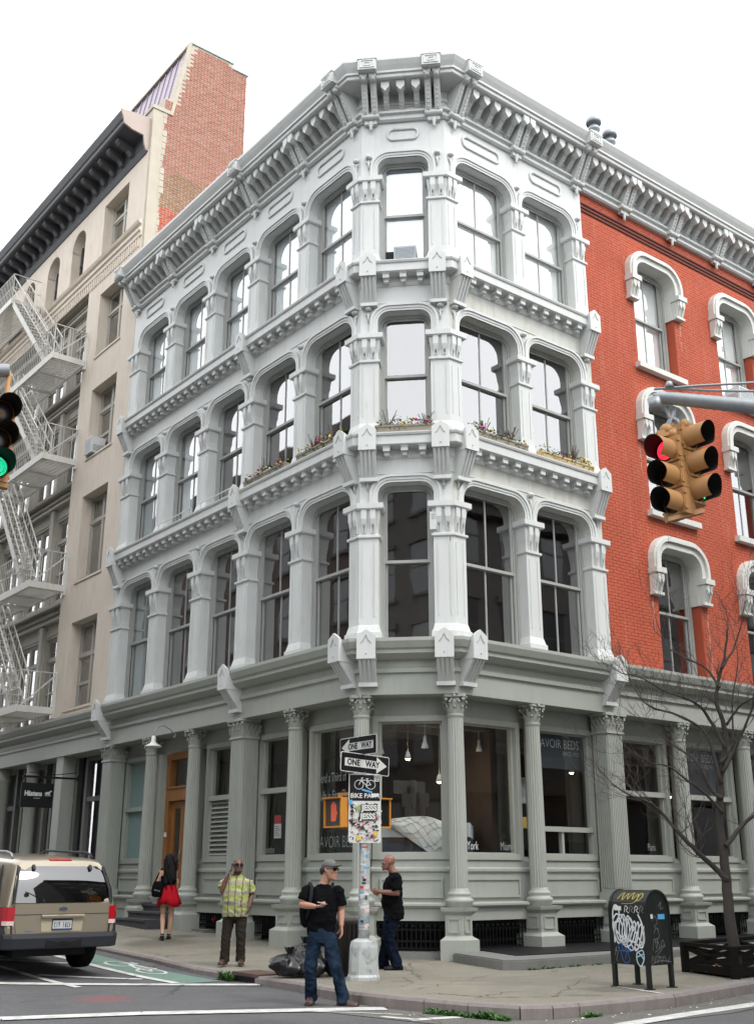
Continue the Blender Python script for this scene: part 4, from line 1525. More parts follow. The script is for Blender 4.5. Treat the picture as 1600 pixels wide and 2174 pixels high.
# shop interior
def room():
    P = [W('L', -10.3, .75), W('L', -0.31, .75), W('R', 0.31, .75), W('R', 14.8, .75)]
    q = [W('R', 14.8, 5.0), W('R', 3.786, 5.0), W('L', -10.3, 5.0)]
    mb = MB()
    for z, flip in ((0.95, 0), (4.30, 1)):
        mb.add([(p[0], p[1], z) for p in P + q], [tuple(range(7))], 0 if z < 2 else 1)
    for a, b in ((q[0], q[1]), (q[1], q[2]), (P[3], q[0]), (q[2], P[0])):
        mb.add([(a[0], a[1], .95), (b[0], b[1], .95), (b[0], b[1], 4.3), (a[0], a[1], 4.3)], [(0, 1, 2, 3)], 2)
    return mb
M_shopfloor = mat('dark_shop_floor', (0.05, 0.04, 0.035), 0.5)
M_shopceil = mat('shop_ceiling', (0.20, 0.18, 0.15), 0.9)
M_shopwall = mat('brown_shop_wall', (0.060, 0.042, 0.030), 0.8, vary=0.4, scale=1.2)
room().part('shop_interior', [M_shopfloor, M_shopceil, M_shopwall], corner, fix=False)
bm_ = MB()
for k in range(4):
    bm_.box(0.5, 11.0, 1.5 + k * .9, 1.72 + k * .9, 4.12, 4.30)
bm_.part('ceiling_beam', M_shopceil, corner, FR)
pt = MB()
pt.box(2.1, 2.25, 1.4, 4.9, .95, 4.3); pt.box(5.2, 5.4, 2.2, 4.9, .95, 3.4)
pt.part('partition', M_shopwall, corner, FR)
hb = MB()
hb.box(0.5, 1.7, 2.3, 2.5, .95, 2.3); hb.box(2.6, 3.9, 2.6, 2.8, .95, 2.25); hb.box(4.6, 5.0, 1.7, 1.9, .95, 2.1)
hb.part('headboard', M_black, corner, FR)
# ------------------------------------------------------------------ beige neighbour up the left street
beige = thing('beige_building', 'tall beige stucco building with dark bracketed cornice and brick party wall', 'building', (*lp(12, -2), 0.7))
def Lq(mb_fn):
    return mb_fn
S0, S1 = 10.42, 34.0
def wall_with_holes(mb, x0, x1, z0, z1, y0, y1, holes, mi=0):
    """box wall with rectangular openings, cut into a grid of boxes"""
    xs = sorted(set([x0, x1] + [min(max(h[i], x0), x1) for h in holes for i in (0, 1)]))
    for a, b in zip(xs[:-1], xs[1:]):
        if b - a < 1e-5:
            continue
        m = (a + b) / 2
        hs = sorted([(h[2], h[3]) for h in holes if h[0] < m < h[1]])
        z = z0
        for (u, v) in hs:
            if u > z:
                mb.box(a, b, y0, y1, z, u, mi)
            z = max(z, v)
        if z < z1:
            mb.box(a, b, y0, y1, z, z1, mi)
BW = [(5.66, 8.03), (9.20, 11.70), (12.85, 15.02), (16.10, 18.20)]
holes = [(-13.08, -11.40, a, b) for a, b in BW] + [(-13.30, -11.60, 19.60, 21.42)]
REC = (-25.5, -13.98)
holes += [(REC[0], REC[1], 5.45, 18.95)]
ARW = [(-15.72, -14.68), (-17.80, -16.76), (-19.95, -18.92), (-22.05, -21.0), (-24.1, -23.1)]
holes += [(a, b, 19.60, 21.50) for a, b in ARW]
holes += [(-28.6, -26.9, a, b) for a, b in BW]
mb = MB()
wall_with_holes(mb, -S1, -S0 - .02, 5.43, 21.9, 0.0, 0.45, holes)
bwall = mb.part('wall', M_beige, beige, FL)
# arched heads
for a, b in ARW:
    m = MB()
    c = arch_pts(a, b, 20.9, 21.46, 0.52, 0.0, 8)
    o = [(max(a, min(b, x)), 21.5) if 0 < i < len(c) - 1 else (x, z) for i, (x, z) in enumerate(c)]
    ring_between(m, c, o, 0.002, 0.44)
    m.part('arch_head', M_beige, bwall, FL)
    m = MB()
    frame_box(m, a, b, 19.6, 21.5, .07, .30, .36)
    m.box(a, b, .29, .35, 20.45, 20.52)
    w = m.part('window', M_cornice2, beige, FL)
    g_ = MB(); g_.add([(a, .34, 19.6), (b, .34, 19.6), (b, .34, 21.5), (a, .34, 21.5)], [(0, 1, 2, 3)]); g_.part('pane', M_glass, w, FL, fix=False)
def cross_window(a, b, z0, z1, y=0.30, fm=None, split=.70, mid=True, gl=True):
    m = MB()
    fm = fm or M_sandframe
    frame_box(m, a, b, z0, z1, .07, y, y + .08)
    xm = (a + b) / 2
    m.box(xm - .06, xm + .06, y - .01, y + .07, z0, z1)
    zt = z0 + (z1 - z0) * split
    m.box(a, b, y - .012, y + .07, zt - .05, zt + .05)
    w = m.part('window', fm, beige, FL)
    s = MB()
    for u, v in ((a + .07, xm - .06), (xm + .06, b - .07)):
        frame_box(s, u, v, z0 + .07, zt - .05, .05, y + .02, y + .06)
        frame_box(s, u, v, zt + .05, z1 - .07, .04, y + .02, y + .06)
        if mid:
            zz = z0 + (zt - z0) * .48
            s.box(u, v, y + .01, y + .06, zz - .04, zz + .04)
    s.part('sash', fm, w, FL)
    for u, v in ((a + .07, xm - .06), (xm + .06, b - .07)):
        g_ = MB(); g_.add([(u, y + .05, z0 + .07), (v, y + .05, z0 + .07), (v, y + .05, z1 - .07), (u, y + .05, z1 - .07)], [(0, 1, 2, 3)])
        g_.part('pane', M_glass, w, FL, fix=False)
    return w
for i, (z0, z1) in enumerate(BW):
    for (a, b) in ((-13.08, -11.40), (-28.6, -26.9)):
        cross_window(a, b, z0, z1, split=.62 if i == 0 else .70, mid=(i in (0, 2)))
    m = MB(); m.box(-13.12, -11.36, -.03, .30, z0 - .06, z0); m.part('window_sill', M_beige, beige, FL)
cross_window(-13.30, -11.60, 19.60, 21.42, mid=False)
# recessed iron bay behind the fire escape
M_bayiron = mat('pale_bay_iron', (0.50, 0.48, 0.42), 0.6, vary=0.08, grime=0.55, gcol=(0.30, 0.26, 0.20))
RX = [-25.5, -23.0, -20.6, -18.3, -16.05, -13.98]
for i, (z0, z1) in enumerate(((5.45, 9.0), (9.0, 12.65), (12.65, 15.9), (15.9, 18.95))):
    m = MB()
    zs = z0 + .12
    zh = z1 - .95
    hl = [(RX[k] + .22, RX[k + 1] - .22, zs, zh) for k in range(5)]
    wall_with_holes(m, REC[0], REC[1], z0, z1, 0.42, 0.62, hl)
    for k in range(6):
        m.box(max(REC[0], RX[k] - .12), min(REC[1], RX[k] + .12), 0.30, 0.42, z0, z1 - .55)
    m.box(REC[0], REC[1], 0.26, 0.42, z1 - .52, z1 - .44)
    m.box(REC[0], REC[1], 0.32, 0.42, z1 - .30, z1 - .22)
    m.box(REC[0], REC[1], 0.22, 0.42, z1 - .10, z1)
    bay = m.part('iron_bay', M_bayiron, beige, FL)
    for k in range(5):
        m = MB()
        frame_box(m, RX[k] + .28, RX[k + 1] - .28, z1 - .88, z1 - .58, .03, 0.39, 0.42)
        m.part('bay_panel', M_bayiron, bay, FL)
        w = cross_window(hl[k][0], hl[k][1], zs, zh, y=.48, split=.74, mid=True)
# bands and cornice
m = MB()
sweep(m, [W('L', -S1), W('L', -S0 - .03)], [(0, 18.98), (.04, 18.98), (.04, 19.10), (.09, 19.14), (.09, 19.22), (.03, 19.24), (.03, 19.34), (.10, 19.38), (.14, 19.46), (0, 19.50)])
band = m.part('band_course', M_beige, beige)
ft = MB(); ft.xprof([(0, 18.70), (-.035, 18.70), (-.035, 18.96), (0, 18.96)], -.035, .035)
m = MB()
x = -S1 + .1
while x < -S0 - .15:
    m.box(x, x + .07, -.035, 0.0, 18.66, 18.96)
    x += .15
m.part('fluting', M_beige, band, FL, kind='stuff')
m = MB()
sweep(m, [W('L', -S1), W('L', -S0 - .1)], [(-.2, 21.80), (.03, 21.80), (.06, 21.86), (.10, 21.95), (.10, 22.02), (.12, 22.05), (.12, 22.35), (.20, 22.40), (.76, 22.46), (.80, 22.50), (.80, 22.62), (.84, 22.66), (.92, 22.84), (.92, 22.90), (-.2, 23.0)])
c2 = m.part('cornice', M_cornice2, beige)
br = MB()
br.xprof([(-.10, 22.02), (-.20, 22.05), (-.30, 22.18), (-.58, 22.26), (-.66, 22.34), (-.66, 22.45), (-.10, 22.42)], -.10, .10)
me_br = br.mesh('modillion', M_cornice2); fix_normals(me_br)
x = -S1 + .4
while x < -S0 - .3:
    link('modillion', me_br, c2, FL @ T(x, 0, 0)); x += .62
m = MB()
m.prism([v for v in [(-S0 - .10, -o, z) for o, z in ((-.2, 21.80), (.06, 21.86), (.14, 22.05), (.18, 22.32), (.55, 22.36), (.80, 22.46), (.84, 22.64), (.94, 22.92), (-.2, 23.02))]],
        [v for v in [(-S0 - .04, -o, z) for o, z in ((-.2, 21.80), (.06, 21.86), (.14, 22.05), (.18, 22.32), (.55, 22.36), (.80, 22.46), (.84, 22.64), (.94, 22.92), (-.2, 23.02))]])
m.part('cornice_return', M_cornice_end, beige, FL)
# party wall of brick: plane square to the street at the shared boundary
FP = frame(A + dL * 10.34, dR, dL)           # x back from the street, y up the street
m = MB()
m.prism([(0.36, 0.0, 17.0), (3.15, 0.0, 17.0), (3.15, 0.0, 26.05), (2.62, 0.0, 26.05), (2.62, 0, 26.25), (1.14, 0.0, 26.25), (.66, 0, 23.85), (.36, 0, 23.85)],
        [(0.36, 0.5, 17.0), (3.15, 0.5, 17.0), (3.15, 0.5, 26.05), (2.62, 0.5, 26.05), (2.62, .5, 26.25), (1.14, 0.5, 26.25), (.66, .5, 23.85), (.36, .5, 23.85)])
pw = m.part('party_wall', M_mortar, beige, FP)
def clip_party(wh):
    out = []
    for (u, z, y) in wh:
        lft = 0.38 if z < 23.8 else 0.66 + 0.48 * (z - 23.85) / 2.4 + .06
        if u < lft or (z > 25.98 and u > 2.42):
            continue
        out.append((u, z, y))
    return out
def zone(u, z):
    q = z + .35 * noise.noise(Vector((u * 1.3, z * 1.1, 2))) + .25 * noise.noise(Vector((u * 7, z * 9, 5)))
    return 0 if z + .12 * noise.noise(Vector((u * 2, z, 3))) < 20.0 else (1 if q < 21.25 else 2)
for zi, (zr0, zr1, mt, cnt) in enumerate(((17.5, 20.4, M_redpaint, 20), (19.7, 22.0, M_sooty, 60), (20.6, 26.2, M_brick, 220))):
    m = MB()
    junk = MB()
    zg = 17.5 + .077 * round((zr0 - 17.5) / .077)
    wh = brick_field(0.38, 3.15, zg, zr1, 0.0, [], junk, bl=.205, bh=.056, j=.021, proud=.010, jit=.004, course0=int(round((zg - 17.5) / .077)))
    wh = [w_ for w_ in clip_party(wh) if zone(w_[0] + .1, w_[1]) == zi]
    for i in range(0, len(junk.v), 8):
        v = junk.v[i]
        lft = 0.38 if v[2] < 23.8 else 0.66 + 0.48 * (v[2] - 23.85) / 2.4 + .06
        if zone(v[0], v[2]) == zi and lft - .01 <= v[0] and not (v[2] > 25.98 and v[0] > 2.4):
            m.add(junk.v[i:i + 8], [(0, 1, 2, 3), (4, 0, 3, 7), (1, 5, 6, 2), (3, 2, 6, 7), (4, 5, 1, 0)])
    lay_bricks(wh, m, FP, pw, mt, cnt, bl=.205, bh=.056)
    m.part('brickwork', mt, pw, FP, kind='stuff', fix=False)
m = MB()
m.prism([(0.02, -.01, 17.0), (0.36, -.01, 17.0), (0.36, -.01, 23.3), (0.02, -.01, 23.3)], [(0.02, .5, 17.0), (0.36, .5, 17.0), (0.36, .5, 23.3), (0.02, .5, 23.3)])
m.prism([(-.02, -.04, 23.3), (0.66, -.04, 23.3), (0.66, -.04, 23.42), (-.02, -.04, 23.42)], [(-.02, .55, 23.3), (0.66, .55, 23.3), (0.66, .55, 23.42), (-.02, .55, 23.42)])
rq = random.Random(4)
z = 17.2
while z < 23.2:                              # ragged toothing of pale stone against the brick
    m.box(0.36, 0.36 + rq.uniform(.02, .16), -.016, .02, z, z + .2)
    z += .22
m.part('pale_quoin', M_palestone, beige, FP)
m = MB()
m.box(1.10, 2.66, -.04, .56, 26.25, 26.33); m.box(2.62, 3.20, -.04, .56, 26.05, 26.12)
m.part('coping', M_copper, beige, FP)
# sloping metal roof behind the cornice
m = MB()
m.prism([(0.66, .06, 23.4), (1.14, .06, 26.2), (1.6, .06, 26.2), (1.6, .06, 23.4)], [(0.66, 21, 23.4), (1.14, 21, 26.2), (1.6, 21, 26.2), (1.6, 21, 23.4)])
mr = m.part('metal_roof', M_metalroof, beige, FP)
sm = MB(); sm.bar((0.65, 0, 23.4), (1.13, 0, 26.2), .04, .05, 0, (0, 1, 0))
me_sm = sm.mesh('seam', M_metalroof); fix_normals(me_sm)
y = .4
while y < 20:
    link('seam', me_sm, mr, FP @ T(0, y, 0)); y += .42
m = MB(); m.bar((0.62, .03, 23.4), (1.10, .03, 26.25), .10, .12, 0, (0, 1, 0)); m.bar((1.12, 0, 26.24), (1.12, 21, 26.24), .14, .08)
m.part('roof_edge', M_palestone, mr, FP)
# entablature and shop front of the beige building
m = MB()
sweep(m, [W('L', -S1), W('L', -S0 - .03)], [(o - .02, z - .03) for o, z in ENT])
m.part('entablature', M_iron_low, beige)
M_shopgrey = mat('grey_shopfront_paint', (0.20, 0.205, 0.19), 0.55, vary=0.08, grime=0.2)  # one even grey for the shop window frames
m = MB()
m.box(-S1, -S0 - .5, 1.0, 1.1, 0.3, 4.5)
m.part('shopfront_back', M_black, beige, FL)
for k, x in enumerate((-13.15, -15.4, -17.6, -19.8, -22.0, -24.2, -26.4)):
    zb = zwalk('L', x)
    m = MB()
    if k % 2 == 0 and k < 1:
        m.box(x - .22, x + .22, .05, .4, zb - .3, 4.46)
        m.part('shopfront_pier', M_iron_low, beige, FL)
    else:
        m.lathe([(.20, zb - .3), (.19, zb + .3), (.175, zb + .4), (.16, 4.05), (.19, 4.08), (.19, 4.16), (.16, 4.18), (.20, 4.46)], (x, .22, 0), 16)
        m.part('shopfront_column', M_iron_low, beige, FL)
for a, b in ((-12.95, -10.8), (-15.2, -13.4), (-17.4, -15.6), (-19.6, -17.8), (-21.8, -20.0), (-24, -22.2)):
    zb = zwalk('L', a)
    m = MB()
    frame_box(m, a, b, zb, 4.5, .14, .70, .82)
    m.box(a, b, .72, .80, 3.3, 3.42)
    m.box((a + b) / 2 - .07, (a + b) / 2 + .07, .70, .80, zb, 4.5)
    m.box(a, b, .70, .85, zb, zb + .7)
    w = m.part('shop_window', M_shopgrey, beige, FL)
    g_ = MB(); g_.add([(a, .80, zb + .7), (b, .80, zb + .7), (b, .80, 4.5), (a, .80, 4.5)], [(0, 1, 2, 3)]); g_.part('pane', M_glass, w, FL, fix=False)
# rooms and roof so that no window looks through to the sky
m = MB()
for z in (5.3, 9.0, 12.65, 15.9, 19.3, 22.5):
    m.box(-S1, -S0 - .1, .75, 3.0, z, z + .1)
m.box(-S1, -S0 - .1, 2.9, 3.0, 0, 22.6); m.box(-S0 - .2, -S0 - .1, .46, 3.0, 0, 22.6)
m.part('upper_rooms', M_room, beige, FL)

# ------------------------------------------------------------------ fire escape
fe = thing('fire_escape', 'pale iron fire escape zigzagging down the beige building front', 'fire escape', (*lp(16, 0.5), 5.6))
D = 1.03
PS0, PS1 = 13.75, 24.0
def Px(s, o, z):                             # in the FL frame
    return (-s, -o, z)
PLAT = [5.62, 9.05, 12.85, 16.05]
for pi, z in enumerate(PLAT):
    m = MB()
    for o in (0.06, D):
        m.box(-PS1, -PS0, -o - .02, -o + .02, z, z + .20)
    m.box(-PS0 - .03, -PS0 + .02, -D, -.04, z, z + .18)
    s = PS0 + 1.2
    while s < PS1:
        m.box(-s - .03, -s + .03, -D, -.05, z - .04, z + .02)
        s += 1.3
    pf = m.part('platform', M_escape, fe, FL)
    m = MB()
    s = PS0 + .06
    while s < PS1:                           # slats lie along the depth, a stair hole is left open
        hole = PS0 + 2.4 < s < PS0 + 5.0
        m.box(-s - .024, -s + .024, (-D + .02) if not hole else -.48, -.06, z + .02, z + .045)
        s += .115
    m.part('slat', M_escape, pf, FL, kind='stuff')
    # guard rail
    m = MB()
    zt = z + 1.12
    for zz in (zt, z + .62):
        m.bar(Px(PS0, D, zz), Px(PS1, D, zz), .026, .018)
        if zz == zt:
            m.bar(Px(PS0, .04, zz), Px(PS0, D, zz), .032, .02)
    m.bar(Px(PS0 + .05, D - .02, z + .1), Px(PS0, .05, z + 1.05), .05, .03)
    s = PS0
    while s < PS1:
        m.bar(Px(s, D, z + .18), Px(s, D, zt), .011, .011)
        s += .155
    o = .2
    while o < D:
        m.bar(Px(PS0, o, z + .18), Px(PS0, o, zt), .014, .014)
        o += .27
    m.bar(Px(PS0, .03, z - .1), Px(PS0, .03, zt + .05), .10, .03)
    m.part('railing', M_escape, fe, FL)
    # stair up to the next platform
    za, zb = z + .15, (PLAT[pi + 1] + .1) if pi < 3 else 20.0
    sa, sb = PS0 + .75, PS0 + 3.9 if pi < 3 else PS0 + 4.6
    for o in (.52, D - .06):
        m = MB()
        m.bar(Px(sa, o, za), Px(sb, o, zb), .02, .17)
        stn = m.part('stair_stringer', M_escape, fe, FL)
        m = MB()
        for dz in (.95, .5):
            m.bar(Px(sa - .05, o, za + dz), Px(sb, o, zb + dz), .03, .03)
        m.bar(Px(sa, o, za), Px(sa, o, za + .98), .03, .03)
        n = 14
        for k in range(n):
            t = (k + .5) / n
            m.bar(Px(sa + (sb - sa) * t, o, za + (zb - za) * t), Px(sa + (sb - sa) * t, o, za + (zb - za) * t + .95), .011, .011)
        m.part('stair_rail', M_escape, fe, FL)
    tr = MB(); tr.box(-.11, .11, -(D - .07), -.53, -.012, .012)
    me_tr = tr.mesh('tread', M_escape); fix_normals(me_tr)
    n = int((zb - za) / .22)
    for k in range(1, n):
        t = k / n
        link('tread', me_tr, fe, FL @ T(-(sa + (sb - sa) * t), 0, za + (zb - za) * t))
# top landing
m = MB()
z = 19.75
for o in (.06, D):
    m.box(-PS1, -18.1, -o - .02, -o + .02, z, z + .2)
m.box(-18.12, -18.08, -D, -.04, z, z + .18)
pf = m.part('platform', M_escape, fe, FL)
m = MB()
s = 18.2
while s < PS1:
    m.box(-s - .024, -s + .024, -D + .02, -.06, z + .02, z + .045); s += .115
m.part('slat', M_escape, pf, FL, kind='stuff')
m = MB()
for zz in (z + 1.12, z + .62):
    m.bar(Px(18.1, D, zz), Px(PS1, D, zz), .032, .02); m.bar(Px(18.1, .04, zz), Px(18.1, D, zz), .032, .02)
s = 18.1
while s < PS1:
    m.bar(Px(s, D, z + .18), Px(s, D, z + 1.12), .014, .014); s += .155
m.part('railing', M_escape, fe, FL)

# ------------------------------------------------------------------ buildings across the streets, mirrored in the windows
M_opp1 = mat('brown_brick_far', (0.055, 0.038, 0.030), 0.85, vary=0.2, scale=2)
M_opp2 = mat('grey_stone_far', (0.060, 0.056, 0.052), 0.85, vary=0.15, scale=2)
M_oppg = mat('far_window_dark', (0.03, 0.035, 0.04), 0.15)
M_opproof = mat('dark_roofing', (0.06, 0.06, 0.065), 0.8)
def opposite(name, label, F, x0, x1, depth, H, mt, rows, gable=0.0):
    t = thing(name, label, 'building', F @ Vector(((x0 + x1) / 2, 1, 0)))
    m = MB(); m.box(x0, x1, 0, depth, -1, H)
    m.part('wall', mt, t, F)
    m = MB(); m.box(x0 - .2, x1 + .2, -.7, .1, H - .6, H); m.box(x0 - .1, x1 + .1, -.35, .1, H - 1.1, H - .6)
    m.part('cornice', M_opp2, t, F)
    if gable:
        m = MB(); m.prism([(x0, -.3, H), (x1, -.3, H), (x1, depth, H), (x0, depth, H)], [(x0 + 2, depth * .4, H + gable), (x1 - 2, depth * .4, H + gable), (x1 - 2, depth * .6, H + gable), (x0 + 2, depth * .6, H + gable)])
        m.part('roof', M_opproof, t, F)
    w, fr = MB(), MB()
    fh = (H - 5.2) / rows
    n = int((x1 - x0) / 2.2)
    for r in range(rows):
        for k in range(n):
            x = x0 + (x1 - x0) * (k + .5) / n
            z = 5.0 + fh * r + .6
            w.box(x - .55, x + .55, -.02, .02, z, z + fh * .62)
            fr.box(x - .70, x + .70, -.12, .01, z + fh * .62, z + fh * .62 + .22); fr.box(x - .68, x + .68, -.1, .01, z - .14, z)
            fr.box(x - .55, x + .55, -.04, .0, z + fh * .3, z + fh * .3 + .06)
    w.part('window', M_oppg, t, F, kind='stuff'); fr.part('window_trim', M_opp2, t, F, kind='stuff')
    m = MB(); m.box(x0, x1, -.25, .05, 4.2, 4.9); 
    for k in range(n + 1):
        x = x0 + (x1 - x0) * k / n
        m.box(x - .2, x + .2, -.12, .02, -.5, 4.2)
    m.part('shopfront', M_opp2, t, F)
    m = MB(); m.box(x0 + .3, x1 - .3, -.03, .02, .4, 4.1); m.part('shop_glass', M_oppg, t, F)
nw = frame(A - dR * 15.5, dL, -dR)           # faces the left front; x runs up the street
opposite('plain_row_building', 'plain brown building adjoining the red brick side at its far end', frame(B + dR * 15.4, dR, dL), 0, 26, 12, 16.0, M_opp1, 4)
opposite('brown_loft_building', 'brown brick loft building across the left street facing the grey corner building', nw, 1.5, 46, 9, 21.0, M_opp1, 5)
se = frame(B - dL * 13.5, -dR, -dL)
opposite('grey_row_building', 'low grey stone building across the right street facing the red brick side', se, -46, -1.0, 9, 15.2, M_opp2, 3)
sw = frame(A - dR * 15.5 - dL * 15.8, -dR, -dL)
opposite('grey_corner_block', 'grey stone block with sloping dark roof behind the crossing', sw, -2.0, 34, 10, 18.6, M_opp2, 4, 3.0)
# ------------------------------------------------------------------ shop lettering, window display, fittings
M_letter = mat('white_vinyl_letter', (0.62, 0.64, 0.64), 0.6, vary=0.02)
M_letdim = mat('grey_vinyl_letter', (0.30, 0.32, 0.32), 0.6, vary=0.02)
M_banner = mat('dark_slate_banner', (0.030, 0.034, 0.042), 0.6)
w = shop[0][0]
lettering('Spend a Third of Your', 0.24, M_letdim, w, FL @ T(-2.03, YG - .012, 3.18), 0.0, 'LEFT', .58)
lettering('Life in First Class', 0.24, M_letdim, w, FL @ T(-1.90, YG - .012, 2.86), 0.0, 'LEFT', .58)
lettering('SAVOIR BEDS', 0.30, M_letdim, w, FL @ T(-2.0, YG - .012, 2.03), -0.006, 'LEFT', .72)
w = shop[1][0]
lettering('London', 0.20, M_letdim, w, FL @ T(-3.80, YG - .012, 1.93), 0.0, 'LEFT', .62)
lettering('New York', 0.20, M_letdim, w, FL @ T(-3.02, YG - .012, 1.93), 0.0, 'LEFT', .62)
w = shop[6][0]
lettering('New York', 0.20, M_letter, w, FR @ T(0.36, YG - .012, 1.95), 0.0, 'LEFT', .66)
lettering('Miami', 0.20, M_letdim, w, FR @ T(1.46, YG - .012, 1.95), 0.0, 'LEFT', .62)
lettering('Paris', 0.20, M_letdim, shop[8][0], FR @ T(5.55, YG - .012, 1.99), 0.0, 'LEFT', .62)
for i, x0, x1, xr in ((7, shop[7][1], shop[7][2], 3.72), (9, shop[9][1], shop[9][2], 8.05), (10, shop[10][1], shop[10][2], 10.2)):
    b = MB(); b.box(x0, x1, YG + .03, YG + .045, 3.40 if i == 7 else 3.08, 4.06)
    o = b.part('window_banner', M_banner, corner, FR)
    lettering('SAVOIR BEDS', 0.245, M_letter, o, FR @ T(xr, YG + .025, 3.86), -0.004, 'RIGHT', .80)
    lettering('SINCE 1905', 0.115, M_letdim, o, FR @ T(xr - .02, YG + .025, 3.69), 0.0, 'RIGHT', .80)
# red-headed notice in the second bay
b = MB(); b.box(-3.50, -3.26, YG + .02, YG + .03, 2.15, 2.42); nt = b.part('paper_notice', M_white, corner, FL)
M_red = mat('red_print', (0.45, 0.03, 0.04), 0.6)
b = MB(); b.box(-3.50, -3.26, YG + .018, YG + .031, 2.42, 2.58); b.part('notice_header', M_red, nt, FL)
b = MB()
for k in range(6):
    b.box(-3.47, -3.29 - (k % 3) * .03, YG + .016, YG + .02, 2.19 + k * .035, 2.20 + k * .035)
b.part('notice_print', M_darkmetal, nt, FL)
# picture with a taxi and white blocks in the bay beside the pier
b = MB(); b.box(2.32, 2.95, YG + .35, YG + .37, 1.9, 3.25); po = b.part('street_poster', M_black, corner, FR)
M_pgrey = mat('poster_grey', (0.28, 0.30, 0.32), 0.6, vary=0.6, scale=14)
M_pyel = mat('poster_yellow', (0.50, 0.33, 0.04), 0.6, vary=0.3, scale=9)
b = MB(); b.box(2.34, 2.93, YG + .34, YG + .35, 2.75, 3.23, 0); b.box(2.34, 2.60, YG + .34, YG + .35, 2.30, 2.50, 1); b.yprof([(2.5, 2.3), (2.9, 2.3), (2.88, 2.42), (2.78, 2.45), (2.72, 2.56), (2.55, 2.56), (2.5, 2.45)], YG + .335, YG + .345, 0)
b.part('poster_print', [M_pgrey, M_pyel], po, FR)

# the bed in the corner window
bed = thing('display_bed', 'showroom bed with white quilt folded over a navy base in corner window', 'bed', FC @ Vector((1.0, 1.6, .95)))
M_navy = mat('navy_bed_base', (0.020, 0.024, 0.036), 0.8)
M_quilt = mat('white_quilt', (0.78, 0.80, 0.76), 0.9, vary=0.05)
M_matt = mat('pale_blue_mattress', (0.48, 0.52, 0.56), 0.9, vary=0.05)
BW_ = 1.85
b = MB(); b.box(-.05, BW_, .92, 2.6, .97, 2.10); b.part('bed_base', M_navy, bed, FC)
b = MB(); b.box(-.05, BW_, .90, 2.6, 2.10, 2.34); b.part('mattress', M_matt, bed, FC)
b = MB()                                      # quilt: drapes from the top to the lower right over the front
nx, nz = 16, 12
vs = []
for j in range(nz + 1):
    for i in range(nx + 1):
        u, v = i / nx, j / nz
        x = .38 + 1.30 * u
        top = 2.40 + .05 * math.sin(u * 3.4) - (.24 * ((u - .55) / .45) ** 1.6 if u > .55 else 0)
        low = max(1.80, 2.30 - .62 * min(1, max(0, (u - .04) / .72)))
        low = min(low, top - .01)
        z = top + (low - top) * v
        y = .86 - .05 * math.sin(v * 3.1) + .012 * math.sin(u * 25) * math.sin(v * 16)
        vs.append((x, y, z))
b.add(vs, [(j * (nx + 1) + i, j * (nx + 1) + i + 1, (j + 1) * (nx + 1) + i + 1, (j + 1) * (nx + 1) + i) for j in range(nz) for i in range(nx)], 0, True)
b.add([(.38, .84, 2.40), (1.10, .84, 2.44), (1.68, .84, 2.16), (1.68, 2.6, 2.3), (1.1, 2.6, 2.50), (.38, 2.6, 2.48)], [(0, 1, 4, 5), (1, 2, 3, 4)])
qu = b.part('quilt', M_quilt, bed, FC)
b = MB()
M_seam = mat('quilt_seam', (0.42, 0.44, 0.44), 0.9)
for k in range(-3, 9):                        # quilting seams in diagonals
    for sg in (1, -1):
        p = []
        for t in range(9):
            v = t / 8
            u = (k * .16 + sg * v * .5) if sg > 0 else (k * .16 + .5 - v * .5)
            if 0.02 <= u <= .98:
                i, j = u * nx, v * nz
                q = Vector(vs[int(round(j)) * (nx + 1) + int(round(i))])
                p.append((q.x, q.y - .006, q.z))
        if len(p) > 2:
            b.tube(p, .004, 4)
b.part('seam', M_seam, qu, FC, kind='stuff')

# lit spots and track lights inside the shop
M_bulb = emit('lit_bulb', (1.0, 0.72, 0.38), 40.0)
SPOTS = [('R', 1.50, 1.6, 3.48), ('R', 2.16, 1.6, 3.49), ('R', 4.59, 1.6, 3.47), ('C', 0.77, .9, 3.45), ('C', 1.33, .9, 3.04), ('R', 6.2, 2.2, 3.3), ('R', 8.8, 2.4, 3.2)]
for i, (f, x, y, z) in enumerate(SPOTS):
    where = ['near the corner column', 'in the middle of the corner right hand shop window', 'beyond the pier under the banner', 'above the bed in the corner window', 'low at the right edge of the corner window', 'behind the transom bar past the square pier', 'behind the bare street tree'][i]
    t = thing('spot_lamp', 'small lit spot lamp ' + where, 'lamp', FRM[f] @ Vector((x, y, 4.28)), 'spot lamps in the shop')
    m = MB(); m.tube([(x, y, 4.28), (x, y, z + .10)], .003, 5); m.lathe([(.02, .14), (.045, .08), (.06, 0.0), (.052, .005)], (x, y, z), 12, cap=False)
    m.part('lamp_shade', M_white, t, FRM[f])
    m = MB(); m.ball((x, y, z + .01), .040, 8); m.part('bulb', M_bulb, t, FRM[f])
    ld = bpy.data.lights.new('bulb_light', 'POINT')
    ld.energy = 2.5; ld.color = (1.0, .72, .42); ld.shadow_soft_size = .05
    lo = bpy.data.objects.new('bulb_light', ld); COL.objects.link(lo); lo.parent = t
    lo.location = (0, 0, z - .08 - 4.28)
